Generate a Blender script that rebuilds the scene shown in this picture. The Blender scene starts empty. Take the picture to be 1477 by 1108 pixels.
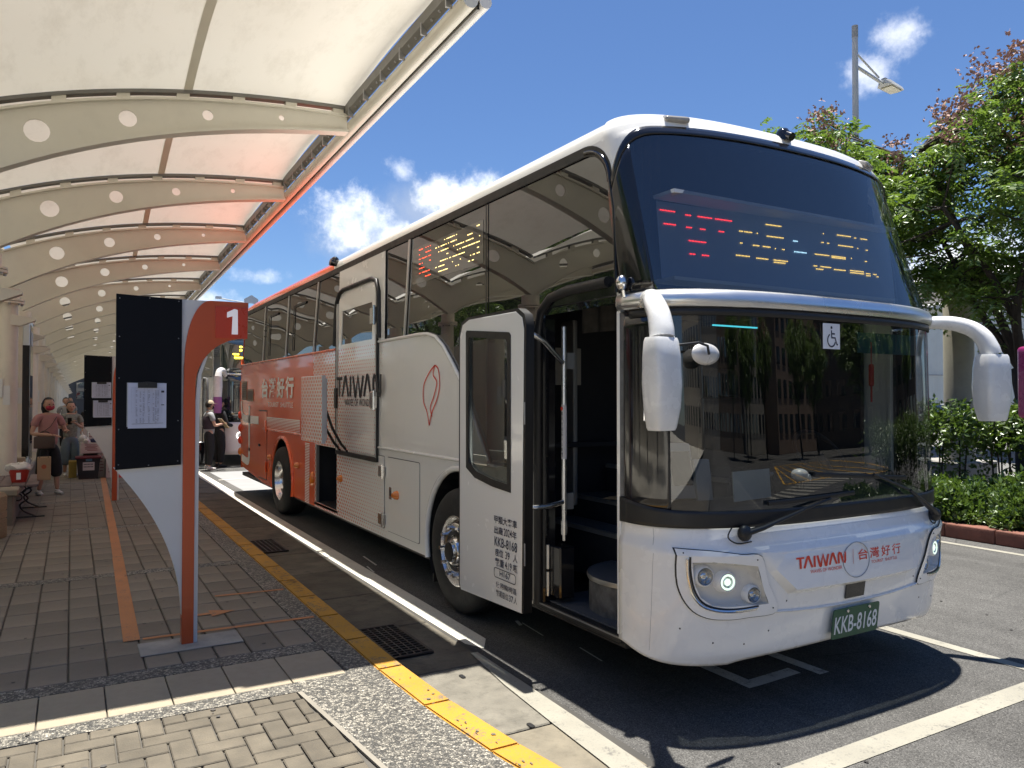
import bpy, bmesh, math, random
import numpy as np
from mathutils import Vector, Matrix, noise
from mathutils.bvhtree import BVHTree
random.seed(7)
R = math.radians
SC = bpy.context.scene
COL = SC.collection

# ---------------------------------------------------------------- camera
cam_d = bpy.data.cameras.new('camera')
cam = bpy.data.objects.new('camera', cam_d); COL.objects.link(cam)
cam_d.sensor_width = 36.0
cam_d.lens = 26.81
cam_d.clip_start = .05
cam_d.clip_end = 3000
cam.location = (0, 0, 1.75)
cam.rotation_euler = (R(91.0), 0, R(-30.0))
SC.camera = cam

# ---------------------------------------------------------------- sun and sky
SUN = Vector((.075, .120, 1.0)).normalized()
sun_d = bpy.data.lights.new('sun', 'SUN')
sun_d.energy = 5.0
sun_d.angle = R(.53)
sun_d.color = (1.0, .955, .87)
sun_o = bpy.data.objects.new('sun', sun_d); COL.objects.link(sun_o)
sun_o.rotation_euler = SUN.to_track_quat('Z', 'Y').to_euler()
sun_o.location = (0, 0, 60)

W = bpy.data.worlds.new('World'); SC.world = W; W.use_nodes = True
wn = W.node_tree.nodes; wl = W.node_tree.links
wn.clear()
def wN(t, **k):
    n = wn.new(t)
    for a, b in k.items(): setattr(n, a, b)
    return n
def build_world():
    out = wN('ShaderNodeOutputWorld'); bg = wN('ShaderNodeBackground')
    sky = wN('ShaderNodeTexSky'); sky.sky_type = 'NISHITA'; sky.sun_disc = False
    sky.sun_elevation = math.asin(SUN.z); sky.sun_rotation = math.atan2(SUN.x, SUN.y)
    sky.air_density = 1.0; sky.dust_density = .15; sky.ozone_density = 4.5; sky.altitude = 0
    bg.inputs['Strength'].default_value = SKY_STRENGTH
    tc = wN('ShaderNodeTexCoord')
    # clouds: a few banks given by direction, broken up by fractal noise
    def fbm(scale, detail=9, rough=.58, off=(0, 0, 0), zs=1.0):
        mp = wN('ShaderNodeMapping'); mp.inputs['Location'].default_value = off
        mp.inputs['Scale'].default_value = (scale, scale, scale*zs)
        wl.new(tc.outputs['Generated'], mp.inputs['Vector'])
        n = wN('ShaderNodeTexNoise'); n.inputs['Scale'].default_value = 1
        n.inputs['Detail'].default_value = detail; n.inputs['Roughness'].default_value = rough
        wl.new(mp.outputs[0], n.inputs['Vector']); return n.outputs['Fac']
    def math_(op, a, b=None, c=None, clamp=False):
        m = wN('ShaderNodeMath', operation=op, use_clamp=clamp)
        for i, v in enumerate((a, b, c)):
            if v is None: continue
            if isinstance(v, (int, float)): m.inputs[i].default_value = v
            else: wl.new(v, m.inputs[i])
        return m.outputs[0]
    def blob(d, r, zr=1.0):
        d = Vector(d).normalized()
        s = wN('ShaderNodeVectorMath', operation='SUBTRACT')
        wl.new(tc.outputs['Generated'], s.inputs[0]); s.inputs[1].default_value = d
        m = wN('ShaderNodeVectorMath', operation='MULTIPLY')
        wl.new(s.outputs[0], m.inputs[0]); m.inputs[1].default_value = (1/r, 1/r, 1/(r*zr))
        l = wN('ShaderNodeVectorMath', operation='LENGTH'); wl.new(m.outputs[0], l.inputs[0])
        return math_('SUBTRACT', 1.0, l.outputs['Value'])
    n1 = fbm(17, 10, .62, (3.1, 1.7, 0.4)); n2 = fbm(55, 6, .6, (1, 2, 3)); n3 = fbm(5, 8, .6, (9.3, 4.2, 2.2), 2.0)
    nn = math_('ADD', math_('MULTIPLY', math_('SUBTRACT', n1, .5), 3.2), math_('MULTIPLY', math_('SUBTRACT', n2, .5), 2.2))
    whites = [((.300, .927, .222), .062, .8), ((.325, .92, .222), .045, .8), ((.352, .912, .205), .05, .45), ((.408, .875, .256), .05, .6), ((.45, .852, .258), .055, .7),
              ((.48, .84, .24), .05, .6), ((.87, .47, .15), .12, .5), ((.80, .58, .12), .12, .4), ((.92, .36, .20), .10, .5)]
    acc = None
    for d, r, z in whites:
        b = blob(d, r, z); acc = b if acc is None else math_('MAXIMUM', acc, b)
    dens = math_('ADD', acc, math_('MULTIPLY', nn, .42))
    ramp = wN('ShaderNodeMapRange'); ramp.interpolation_type = 'SMOOTHSTEP'
    wl.new(dens, ramp.inputs['Value']); ramp.inputs['From Min'].default_value = .06; ramp.inputs['From Max'].default_value = .85
    # thin wisps
    acc2 = None
    for d, r, z in [((.774, .498, .392), .040, .65), ((.765, .535, .36), .032, .9), ((.20, .97, .15), .05, .25), ((.355, .895, .285), .025, .7), ((.10, .98, .12), .10, .2)]:
        b = blob(d, r, z); acc2 = b if acc2 is None else math_('MAXIMUM', acc2, b)
    dens2 = math_('ADD', acc2, math_('MULTIPLY', nn, .55))
    ramp2 = wN('ShaderNodeMapRange'); ramp2.interpolation_type = 'SMOOTHSTEP'
    wl.new(dens2, ramp2.inputs['Value']); ramp2.inputs['From Min'].default_value = .1; ramp2.inputs['From Max'].default_value = 1.25; ramp2.inputs['To Max'].default_value = .62
    # grey-blue bank behind
    acc3 = None
    for d, r, z in [((.325, .925, .205), .10, .62), ((.385, .89, .238), .085, .55), ((.44, .87, .22), .09, .5)]:
        b = blob(d, r, z); acc3 = b if acc3 is None else math_('MAXIMUM', acc3, b)
    dens3 = math_('ADD', acc3, math_('MULTIPLY', nn, .22))
    ramp3 = wN('ShaderNodeMapRange'); ramp3.interpolation_type = 'SMOOTHSTEP'
    wl.new(dens3, ramp3.inputs['Value']); ramp3.inputs['From Min'].default_value = .0; ramp3.inputs['From Max'].default_value = .9; ramp3.inputs['To Max'].default_value = .85
    # general fair-weather cloud low over the horizon all round
    sep = wN('ShaderNodeSeparateXYZ'); wl.new(tc.outputs['Generated'], sep.inputs[0])
    band = wN('ShaderNodeMapRange'); wl.new(sep.outputs['Z'], band.inputs['Value'])
    band.inputs['From Min'].default_value = .02; band.inputs['From Max'].default_value = .16; band.inputs['To Min'].default_value = 1; band.inputs['To Max'].default_value = 0
    g = math_('MULTIPLY', math_('MULTIPLY', math_('SUBTRACT', n3, .52), 5.0, clamp=True), band.outputs[0])
    col1 = wN('ShaderNodeMixRGB'); wl.new(ramp3.outputs[0], col1.inputs['Fac']); tn = wN('ShaderNodeMixRGB', blend_type='MULTIPLY'); tn.inputs['Fac'].default_value = 1; wl.new(sky.outputs[0], tn.inputs['Color1']); tn.inputs['Color2'].default_value = (.76, .885, 1.07, 1); wl.new(tn.outputs[0], col1.inputs['Color1']); col1.inputs['Color2'].default_value = (3.9, 4.8, 6.6, 1)
    shade = wN('ShaderNodeMapRange'); wl.new(n1, shade.inputs['Value']); shade.inputs['From Min'].default_value = .38; shade.inputs['From Max'].default_value = .62
    ccol = wN('ShaderNodeMixRGB'); wl.new(shade.outputs[0], ccol.inputs['Fac']); ccol.inputs['Color1'].default_value = (6.2, 7.2, 9.2, 1); ccol.inputs['Color2'].default_value = (12.0, 12.2, 12.7, 1)
    al = math_('MAXIMUM', math_('MAXIMUM', ramp.outputs[0], ramp2.outputs[0]), g)
    col2 = wN('ShaderNodeMixRGB'); wl.new(al, col2.inputs['Fac']); wl.new(col1.outputs[0], col2.inputs['Color1']); wl.new(ccol.outputs[0], col2.inputs['Color2'])
    wl.new(col2.outputs[0], bg.inputs['Color']); wl.new(bg.outputs[0], out.inputs['Surface'])
SKY_STRENGTH = .055
build_world()
SC.view_settings.view_transform = 'Standard'
SC.view_settings.look = 'None'
SC.view_settings.exposure = 1.2
SC.view_settings.gamma = 1
SC.view_settings.use_curve_mapping = False
SC.render.engine = 'CYCLES'
SC.cycles.max_bounces = 9; SC.cycles.diffuse_bounces = 6; SC.cycles.glossy_bounces = 4
SC.cycles.transparent_max_bounces = 12; SC.cycles.transmission_bounces = 6
SC.cycles.sample_clamp_indirect = 6

# ---------------------------------------------------------------- materials
MATS = {}
class NT:
    """small helper round a node tree"""
    def __init__(s, m): s.t = m.node_tree; s.n = s.t.nodes; s.l = s.t.links
    def new(s, t, ins=None, **k):
        n = s.n.new(t)
        for a, b in k.items(): setattr(n, a, b)
        for a, b in (ins or {}).items():
            if hasattr(b, 'is_output'): s.l.new(b, n.inputs[a])
            else: n.inputs[a].default_value = b
        return n
    def math(s, op, a, b=None, c=None, clamp=False):
        n = s.n.new('ShaderNodeMath'); n.operation = op; n.use_clamp = clamp
        for i, v in enumerate((a, b, c)):
            if v is None: continue
            if hasattr(v, 'is_output'): s.l.new(v, n.inputs[i])
            else: n.inputs[i].default_value = v
        return n.outputs[0]
    def obj(s): return s.new('ShaderNodeTexCoord').outputs['Object']
    def noise(s, vec, scale, detail=4, rough=.55, sc3=None):
        if sc3: vec = s.new('ShaderNodeMapping', {'Vector': vec, 'Scale': sc3}).outputs[0]
        return s.new('ShaderNodeTexNoise', {'Vector': vec, 'Scale': scale, 'Detail': detail, 'Roughness': rough}).outputs['Fac']
    def ramp(s, f, a, b, t0=0., t1=1.):
        return s.new('ShaderNodeMapRange', {'Value': f, 'From Min': a, 'From Max': b, 'To Min': t0, 'To Max': t1}).outputs[0]
    def mix(s, f, a, b, blend='MIX'):
        n = s.n.new('ShaderNodeMixRGB'); n.blend_type = blend
        for i, v in zip(('Fac', 'Color1', 'Color2'), (f, a, b)):
            if hasattr(v, 'is_output'): s.l.new(v, n.inputs[i])
            else: n.inputs[i].default_value = v if i == 'Fac' else (*v[:3], 1)
        return n.outputs[0]
def newmat(name):
    m = bpy.data.materials.new(name); m.use_nodes = True
    MATS[name] = m
    return m, NT(m), m.node_tree.nodes['Principled BSDF']
def mat(name, col, rough=.5, metal=0., var=.12, vs=3., bump=0., bs=60., spec=.5, coat=0., dirt=0., alpha=None, random_tint=0., emit=None, es=0.):
    """painted / plain surface: base colour with soft mottling, optional fine relief and dirt"""
    if name in MATS: return MATS[name]
    m, t, p = newmat(name)
    o = t.obj()
    n = t.noise(o, vs, 5, .6)
    v = t.ramp(n, .25, .75, 1-var, 1+var)
    if random_tint:
        ri = t.new('ShaderNodeObjectInfo').outputs['Random']
        v = t.math('MULTIPLY', v, t.ramp(ri, 0, 1, 1-random_tint, 1+random_tint))
    c = t.new('ShaderNodeVectorMath', {0: (*col,)}, operation='SCALE'); t.l.new(v, c.inputs['Scale'])
    cc = c.outputs[0]
    if dirt:
        d = t.ramp(t.noise(o, vs*2.7, 8, .7), .5, .8, 0, dirt)
        cc = t.mix(d, cc, tuple(x*.35 for x in col))
    t.l.new(cc, p.inputs['Base Color'])
    rr = t.ramp(t.noise(o, vs*4, 3), .3, .7, max(rough-.06, .02), min(rough+.08, 1))
    t.l.new(rr, p.inputs['Roughness'])
    p.inputs['Metallic'].default_value = metal
    p.inputs['Specular IOR Level'].default_value = spec
    p.inputs['Coat Weight'].default_value = coat
    p.inputs['Coat Roughness'].default_value = .04
    if bump:
        b = t.new('ShaderNodeBump', {'Height': t.noise(o, bs, 4, .6), 'Strength': bump, 'Distance': .01})
        t.l.new(b.outputs[0], p.inputs['Normal'])
    if emit:
        p.inputs['Emission Color'].default_value = (*emit, 1); p.inputs['Emission Strength'].default_value = es
    return m
def asphalt_mat(name='asphalt', base=.052):
    m, t, p = newmat(name); o = t.obj()
    big = t.noise(o, .35, 6, .6); mid = t.noise(o, 3.0, 5, .65); fine = t.noise(o, 160, 3, .7)
    agg = t.new('ShaderNodeTexVoronoi', {'Vector': o, 'Scale': 190.}).outputs['Color']
    aggv = t.new('ShaderNodeSeparateColor', {'Color': agg}).outputs['Red']
    v = t.math('MULTIPLY', t.ramp(big, .3, .7, .82, 1.15), t.ramp(mid, .25, .75, .85, 1.15))
    v = t.math('MULTIPLY', v, t.ramp(aggv, 0, 1, .45, 1.65))
    # long oily wheel tracks and pale dust
    st = t.noise(o, 1.0, 5, .6, (3.2, .25, 1)); v = t.math('MULTIPLY', v, t.ramp(st, .35, .7, .78, 1.12))
    crk = t.new('ShaderNodeTexVoronoi', {'Vector': t.mix(.12, o, t.new('ShaderNodeTexNoise', {'Vector': o, 'Scale': 2.5, 'Detail': 6.}).outputs['Color']), 'Scale': .55}, feature='DISTANCE_TO_EDGE').outputs['Distance']
    crk = t.math('MULTIPLY', t.ramp(crk, .0, .006, .55, 0), t.ramp(t.noise(o, .5), .5, .6, 0, 1), clamp=True)
    col = t.new('ShaderNodeVectorMath', {0: (base*1.03, base, base*.95)}, operation='SCALE'); t.l.new(v, col.inputs['Scale'])
    cc = t.mix(crk, col.outputs[0], (.012, .012, .012))
    spk = t.ramp(aggv, .965, .985, 0, .5)
    cc = t.mix(spk, cc, (.22, .21, .19))
    t.l.new(cc, p.inputs['Base Color']); p.inputs['Roughness'].default_value = .86
    p.inputs['Specular IOR Level'].default_value = .3
    h = t.math('ADD', t.math('MULTIPLY', aggv, .6), fine)
    b = t.new('ShaderNodeBump', {'Height': h, 'Strength': .55, 'Distance': .004}); t.l.new(b.outputs[0], p.inputs['Normal'])
    return m
def paint_line_mat(name, col, wear=.5, lo=.045):
    m, t, p = newmat(name); o = t.obj()
    n = t.math('ADD', t.math('MULTIPLY', t.noise(o, 9, 8, .72), .6), t.math('MULTIPLY', t.noise(o, 70, 4, .7), .4))
    f = t.ramp(n, .5+.12*(1-wear)*1.2, .58+.12*(1-wear)*1.2, 0, .85)
    v = t.ramp(t.noise(o, 2.2, 6, .6), .3, .7, .82, 1.08)
    c = t.new('ShaderNodeVectorMath', {0: (*col,)}, operation='SCALE'); t.l.new(v, c.inputs['Scale'])
    cc = t.mix(f, c.outputs[0], (lo*2.2, lo*2.1, lo*1.9))
    spk = t.new('ShaderNodeTexVoronoi', {'Vector': o, 'Scale': 150.}).outputs['Color']
    s2 = t.new('ShaderNodeSeparateColor', {'Color': spk}).outputs['Green']
    cc = t.mix(t.ramp(s2, .8, 1, 0, .35), cc, (lo*3, lo*3, lo*3))
    t.l.new(cc, p.inputs['Base Color']); p.inputs['Roughness'].default_value = .7
    b = t.new('ShaderNodeBump', {'Height': n, 'Strength': .4, 'Distance': .004}); t.l.new(b.outputs[0], p.inputs['Normal'])
    return m
def pebble_mat(name='washed_pebble', dark=(.035, .034, .032), light=(.42, .40, .36)):
    m, t, p = newmat(name); o = t.obj()
    wv = t.mix(.02, o, t.new('ShaderNodeTexNoise', {'Vector': o, 'Scale': 60., 'Detail': 2.}).outputs['Color'])
    vo = t.new('ShaderNodeTexVoronoi', {'Vector': wv, 'Scale': 80.})
    r = t.new('ShaderNodeSeparateColor', {'Color': vo.outputs['Color']})
    ed = t.new('ShaderNodeTexVoronoi', {'Vector': wv, 'Scale': 80.}, feature='DISTANCE_TO_EDGE').outputs['Distance']
    f = t.ramp(r.outputs['Red'], .25, .9, 0, 1)
    c = t.mix(f, (.10, .098, .09), light)
    c = t.mix(t.ramp(r.outputs['Green'], .8, .9, 0, .8), c, (.06, .058, .055))
    c = t.mix(t.ramp(ed, .0, .12, .85, 0), c, dark)
    c = t.mix(t.ramp(t.noise(o, 1.6, 6, .6), .35, .75, 0, .45), c, (.07, .066, .06))
    t.l.new(c, p.inputs['Base Color']); p.inputs['Roughness'].default_value = .6
    b = t.new('ShaderNodeBump', {'Height': t.ramp(ed, 0, .25), 'Strength': .9, 'Distance': .006}); t.l.new(b.outputs[0], p.inputs['Normal'])
    return m
def glass_mat(name, tint=(.02, .022, .024), refl=.16, trans=.0, wav=.0, rough=.0, wscale=1.2, rcol=(1, 1, 1)):
    """window glass: part mirror, part see-through, rest dark film"""
    m = bpy.data.materials.new(name); m.use_nodes = True; MATS[name] = m; t = NT(m)
    t.n.remove(t.n['Principled BSDF']); out = t.n['Material Output']
    o = t.obj()
    gl = t.new('ShaderNodeBsdfGlossy', {'Color': (*rcol, 1), 'Roughness': rough})
    if wav:
        b = t.new('ShaderNodeBump', {'Height': t.noise(o, wscale, 1, .3), 'Strength': wav, 'Distance': .05}); t.l.new(b.outputs[0], gl.inputs['Normal'])
    df = t.new('ShaderNodeBsdfDiffuse', {'Color': (*tint, 1)})
    base = df.outputs[0]
    if trans:
        tr = t.new('ShaderNodeBsdfTransparent', {'Color': (trans*.93, trans*.99, trans, 1)})
        base = t.new('ShaderNodeMixShader', {'Fac': .06}).outputs[0]
        mx = base.node; t.l.new(tr.outputs[0], mx.inputs[1]); t.l.new(df.outputs[0], mx.inputs[2])
    lw = t.new('ShaderNodeLayerWeight', {'Blend': .35}).outputs['Facing']
    f = t.ramp(t.math('POWER', lw, 3.0), 0, 1, refl, min(1, refl+.6))
    mx = t.new('ShaderNodeMixShader', {'Fac': f}); t.l.new(base, mx.inputs[1]); t.l.new(gl.outputs[0], mx.inputs[2])
    t.l.new(mx.outputs[0], out.inputs['Surface'])
    return m
def emis(name, col, s):
    if name in MATS: return MATS[name]
    m, t, p = newmat(name); p.inputs['Base Color'].default_value = (*[c*.3 for c in col], 1)
    p.inputs['Emission Color'].default_value = (*col, 1); p.inputs['Emission Strength'].default_value = s
    return m

# ---------------------------------------------------------------- object helpers
ORG = {}
def tag(o, label=None, cat=None, group=None, kind=None):
    if label: o['label'] = label
    if cat: o['category'] = cat
    if group: o['group'] = group
    if kind: o['kind'] = kind
    return o
def thing(name, label, cat, loc=(0, 0, 0), group=None):
    o = bpy.data.objects.new(name, None); COL.objects.link(o); o.location = loc
    o.empty_display_size = .2
    ORG[o.name] = Vector(loc)
    return tag(o, label, cat, group)
class B:
    def __init__(s): s.b = bmesh.new()
    def _xf(s, vs, bevel=0, seg=1):
        if bevel:
            es = list({e for v in vs for e in v.link_edges})
            bmesh.ops.bevel(s.b, geom=es, offset=bevel, segments=seg, profile=.6, affect='EDGES')
    def box(s, x0, x1, y0, y1, z0, z1, bevel=0, seg=1, M=None):
        vs = [s.b.verts.new((x, y, z)) for x in (x0, x1) for y in (y0, y1) for z in (z0, z1)]
        for f in ((0, 1, 3, 2), (4, 6, 7, 5), (0, 4, 5, 1), (2, 3, 7, 6), (0, 2, 6, 4), (1, 5, 7, 3)):
            s.b.faces.new([vs[i] for i in f])
        if M is not None:
            for v in vs: v.co = M @ v.co
        s._xf(vs, bevel, seg); return s
    def obox(s, c, size, rot=(0, 0, 0), bevel=0, seg=1):
        from mathutils import Euler
        M = Matrix.Translation(c) @ Euler(rot).to_matrix().to_4x4()
        x, y, z = [a/2 for a in size]
        return s.box(-x, x, -y, y, -z, z, bevel, seg, M)
    def cyl(s, p0, p1, r0, r1=None, n=16, caps=True):
        p0 = Vector(p0); p1 = Vector(p1); r1 = r0 if r1 is None else r1
        q = (p1-p0).to_track_quat('Z', 'Y')
        a = []; b = []
        for i in range(n):
            t = 2*math.pi*i/n; d = q @ Vector((math.cos(t), math.sin(t), 0))
            a.append(s.b.verts.new(p0+d*r0)); b.append(s.b.verts.new(p1+d*r1))
        for i in range(n): s.b.faces.new((a[i], a[(i+1) % n], b[(i+1) % n], b[i]))
        if caps: s.b.faces.new(a[::-1]); s.b.faces.new(b)
        return s
    def tube(s, pts, r, n=8, caps=True, flat=1.0):
        pts = [Vector(p) for p in pts]; N = len(pts)
        rr = r if isinstance(r, (list, tuple)) else [r]*N
        T = [(pts[min(i+1, N-1)]-pts[max(i-1, 0)]).normalized() for i in range(N)]
        up = Vector((0, 0, 1)) if abs(T[0].z) < .9 else Vector((0, 1, 0))
        nx = T[0].cross(up).normalized(); rings = []
        for i in range(N):
            nx = (nx - T[i]*nx.dot(T[i])).normalized(); ny = T[i].cross(nx)
            rings.append([s.b.verts.new(pts[i] + (nx*math.cos(2*math.pi*k/n) + ny*math.sin(2*math.pi*k/n)*flat)*rr[i]) for k in range(n)])
        for a, b in zip(rings, rings[1:]):
            for k in range(n): s.b.faces.new((a[k], a[(k+1) % n], b[(k+1) % n], b[k]))
        if caps: s.b.faces.new(rings[0][::-1]); s.b.faces.new(rings[-1])
        return s
    def lathe(s, prof, c, axis='Z', n=24, close=False):
        """prof: list of (r, h) along axis from point c"""
        c = Vector(c); ax = {'X': (Vector((0, 1, 0)), Vector((0, 0, 1)), Vector((1, 0, 0))), 'Y': (Vector((0, 0, 1)), Vector((1, 0, 0)), Vector((0, 1, 0))), 'Z': (Vector((1, 0, 0)), Vector((0, 1, 0)), Vector((0, 0, 1)))}[axis] if isinstance(axis, str) else None
        if ax is None:
            q = Vector(axis).to_track_quat('Z', 'Y'); ax = (q @ Vector((1, 0, 0)), q @ Vector((0, 1, 0)), q @ Vector((0, 0, 1)))
        rings = []
        for r, h in prof:
            if r < 1e-5: rings.append([s.b.verts.new(c+ax[2]*h)]*n)
            else: rings.append([s.b.verts.new(c+ax[2]*h+(ax[0]*math.cos(2*math.pi*k/n)+ax[1]*math.sin(2*math.pi*k/n))*r) for k in range(n)])
        for a, b in zip(rings, rings[1:]):
            for k in range(n):
                q = [a[k], a[(k+1) % n], b[(k+1) % n], b[k]]; u = []
                for v in q:
                    if v not in u: u.append(v)
                if len(u) > 2:
                    try: s.b.faces.new(u)
                    except ValueError: pass
        return s
    def ball(s, c, r, nu=12, nv=8, M=None):
        r = (r, r, r) if isinstance(r, (int, float)) else r
        rows = []
        for j in range(nv+1):
            ph = math.pi*j/nv
            if j in (0, nv): rows.append([s.b.verts.new((c[0], c[1], c[2]+r[2]*math.cos(ph)))]*nu)
            else: rows.append([s.b.verts.new((c[0]+r[0]*math.sin(ph)*math.cos(2*math.pi*k/nu), c[1]+r[1]*math.sin(ph)*math.sin(2*math.pi*k/nu), c[2]+r[2]*math.cos(ph))) for k in range(nu)])
        for a, b in zip(rows, rows[1:]):
            for k in range(nu):
                q = [a[k], b[k], b[(k+1) % nu], a[(k+1) % nu]]; u = []
                for v in q:
                    if v not in u: u.append(v)
                if len(u) > 2: s.b.faces.new(u)
        return s
    def grid(s, f, us, vs, flip=False):
        g = [[s.b.verts.new(f(u, v)) for u in us] for v in vs]
        for j in range(len(vs)-1):
            for i in range(len(us)-1):
                q = (g[j][i], g[j][i+1], g[j+1][i+1], g[j+1][i])
                s.b.faces.new(q[::-1] if flip else q)
        return s
    def prism(s, pts, f0, f1):
        """pts 2-D; f0/f1 map (a,b) to the two faces"""
        a = [s.b.verts.new(f0(*p)) for p in pts]; b = [s.b.verts.new(f1(*p)) for p in pts]
        n = len(pts)
        s.b.faces.new(a); s.b.faces.new(b[::-1])
        for i in range(n): s.b.faces.new((a[i], b[i], b[(i+1) % n], a[(i+1) % n]))
        return s
    def quad(s, *p): s.b.faces.new([s.b.verts.new(q) for q in p]); return s
def root_off(p):
    while p is not None:
        if p.parent is None: return ORG.get(p.name, Vector((0, 0, 0)))
        p = p.parent
    return Vector((0, 0, 0))
def mk(name, b, m, parent=None, smooth=None, normals=True, thick=None):
    """link the shape as ONE mesh object"""
    if isinstance(b, B):
        bm = b.b
        if normals: bmesh.ops.recalc_face_normals(bm, faces=bm.faces)
        me = bpy.data.meshes.new(name); bm.to_mesh(me); bm.free()
    else: me = b
    off = root_off(parent)
    if off.length: me.transform(Matrix.Translation(-off))
    o = bpy.data.objects.new(name, me); COL.objects.link(o)
    if m is not None: me.materials.clear(); me.materials.append(m)
    if smooth is not None:
        me.shade_smooth()
        if smooth < 180: me.set_sharp_from_angle(angle=R(smooth))
    if parent is not None: o.parent = parent
    if thick:
        md = o.modifiers.new('thick', 'SOLIDIFY'); md.thickness = thick; md.offset = 0
    return o
def mks(name, b, m, parent=None, **k):
    """like mk, but every loose piece becomes an object of its own"""
    bm = b.b; seen = set(); outs = []; bm.verts.index_update()
    for v in list(bm.verts):
        if v in seen: continue
        st = [v]; isl = []
        seen.add(v)
        while st:
            u = st.pop(); isl.append(u)
            for e in u.link_edges:
                w = e.other_vert(u)
                if w not in seen: seen.add(w); st.append(w)
        nb = B(); mp = {u: nb.b.verts.new(u.co) for u in isl}
        for f in {f for u in isl for f in u.link_faces}: nb.b.faces.new([mp[q] for q in f.verts])
        outs.append(mk(name, nb, m, parent, **k))
    bm.free(); return outs
def struct(name, b, m, parent=None, **k):
    o = mk(name, b, m, parent, **k)
    if parent is None: o['kind'] = 'structure'
    return o
def copy_tree(o, parent=None):
    c = o.copy(); COL.objects.link(c)
    if parent is not None: c.parent = parent
    for ch in o.children: copy_tree(ch, c)
    if parent is None and o.name in ORG: ORG[c.name] = ORG[o.name]
    return c
def fill2d(loops, ext=.0, bevel=0., res=2):
    """mesh of a flat shape with holes in the XY plane (even-odd), extruded +-ext"""
    cu = bpy.data.curves.new('tmp', 'CURVE'); cu.dimensions = '2D'; cu.fill_mode = 'BOTH'
    cu.extrude = ext; cu.bevel_depth = bevel; cu.bevel_resolution = res
    for lp in loops:
        sp = cu.splines.new('POLY'); sp.points.add(len(lp)-1); sp.use_cyclic_u = True
        for i, p in enumerate(lp): sp.points[i].co = (p[0], p[1], 0, 1)
    o = bpy.data.objects.new('tmp', cu)
    me = bpy.data.meshes.new_from_object(o)
    bpy.data.objects.remove(o); bpy.data.curves.remove(cu)
    return me
def remap(me, f):
    co = np.empty(len(me.vertices)*3, 'f'); me.vertices.foreach_get('co', co); co = co.reshape(-1, 3)
    out = np.array([f(*c) for c in co], 'f'); me.vertices.foreach_set('co', out.ravel()); me.update()
    return me
def arc(cx, cy, r, a0, a1, n=12, ry=None):
    ry = r if ry is None else ry
    return [(cx+r*math.cos(R(a0+(a1-a0)*i/n)), cy+ry*math.sin(R(a0+(a1-a0)*i/n))) for i in range(n+1)]
def rrect(x0, x1, y0, y1, r, n=5):
    return arc(x1-r, y1-r, r, 0, 90, n)+arc(x0+r, y1-r, r, 90, 180, n)+arc(x0+r, y0+r, r, 180, 270, n)+arc(x1-r, y0+r, r, 270, 360, n)
def text_mesh(s, size=1., ext=0., bold=0., align='LEFT', width=None, height=None, shear=0.):
    """lettering as a flat mesh in XY; optionally scaled to a given width / height"""
    cu = bpy.data.curves.new('t', 'FONT'); cu.body = s; cu.size = size; cu.extrude = ext; cu.offset = bold; cu.shear = shear
    cu.resolution_u = 3; cu.align_x = 'LEFT'
    o = bpy.data.objects.new('t', cu); COL.objects.link(o)
    bpy.context.view_layer.update()
    me = bpy.data.meshes.new_from_object(o.evaluated_get(bpy.context.evaluated_depsgraph_get()))
    bpy.data.objects.remove(o); bpy.data.curves.remove(cu)
    if len(me.vertices):
        co = np.empty(len(me.vertices)*3, 'f'); me.vertices.foreach_get('co', co); co = co.reshape(-1, 3)
        mn = co.min(0); mx = co.max(0); co[:, 0] -= mn[0]; co[:, 1] -= mn[1]
        if width: co[:, 0] *= width/(mx[0]-mn[0])
        if height: co[:, 1] *= height/(mx[1]-mn[1])
        me.vertices.foreach_set('co', co.ravel()); me.update()
    return me
# side plane of something facing -X: text runs towards -Y (viewer sees +Y on the left)
def on_side(X, y_left, z0, eps=.004): return lambda a, b, c: (X-eps-c, y_left-a, z0+b)
WHITE = mat('white_bus_paint', (.86, .845, .805), .22, var=.015, coat=.6, vs=1.2)
FRONTW = mat('white_grp_bumper', (.86, .85, .83), .25, var=.02, coat=.5, vs=1.2, dirt=.10)
BLACK = mat('black_rubber', (.012, .012, .013), .45, var=.2)
BLACKG = mat('black_gloss', (.008, .008, .010), .12, var=.05, coat=.5)
CHROME = mat('chrome', (.70, .70, .70), .20, metal=1., var=.01, vs=.6)
BRUSH = mat('brushed_aluminium', (.70, .71, .72), .30, metal=1., var=.01, vs=.6)
STEEL = mat('grey_steel', (.30, .30, .30), .4, metal=.6)
ORANGE = mat('orange_red_paint', (.80, .125, .035), .24, var=.03, coat=.6, vs=1)
RED = mat('red_print', (.72, .06, .025), .45, var=.02)
AMBER = mat('amber_lens', (.75, .20, .015), .15, var=.05, coat=.8)
TYRE = mat('tyre_rubber', (.018, .018, .018), .75, var=.25, bump=.3, bs=40)
DARKIN = mat('dark_bus_interior', (.014, .015, .019), .6, var=.2)
NAVYPR = mat('navy_print', (.02, .022, .05), .5, var=.02)
ASPH = asphalt_mat('asphalt', .078)
LINEW = paint_line_mat('white_road_paint', (.265, .25, .205), .7)
LINEW2 = paint_line_mat('fresh_white_road_paint', (.58, .56, .49), .1)
LINEY = paint_line_mat('yellow_road_paint', (.46, .225, .012), .8)
LINEG = paint_line_mat('faded_white_paint', (.55, .54, .50), .8, .09)
ORTAPE = paint_line_mat('orange_floor_tape', (.46, .19, .07), .65, .05)
PEB = pebble_mat('washed_pebble', (.03, .028, .024), (.52, .48, .40))
CONC = mat('grey_concrete', (.150, .138, .112), .8, var=.3, vs=7, bump=.6, bs=70, dirt=.7)
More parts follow.
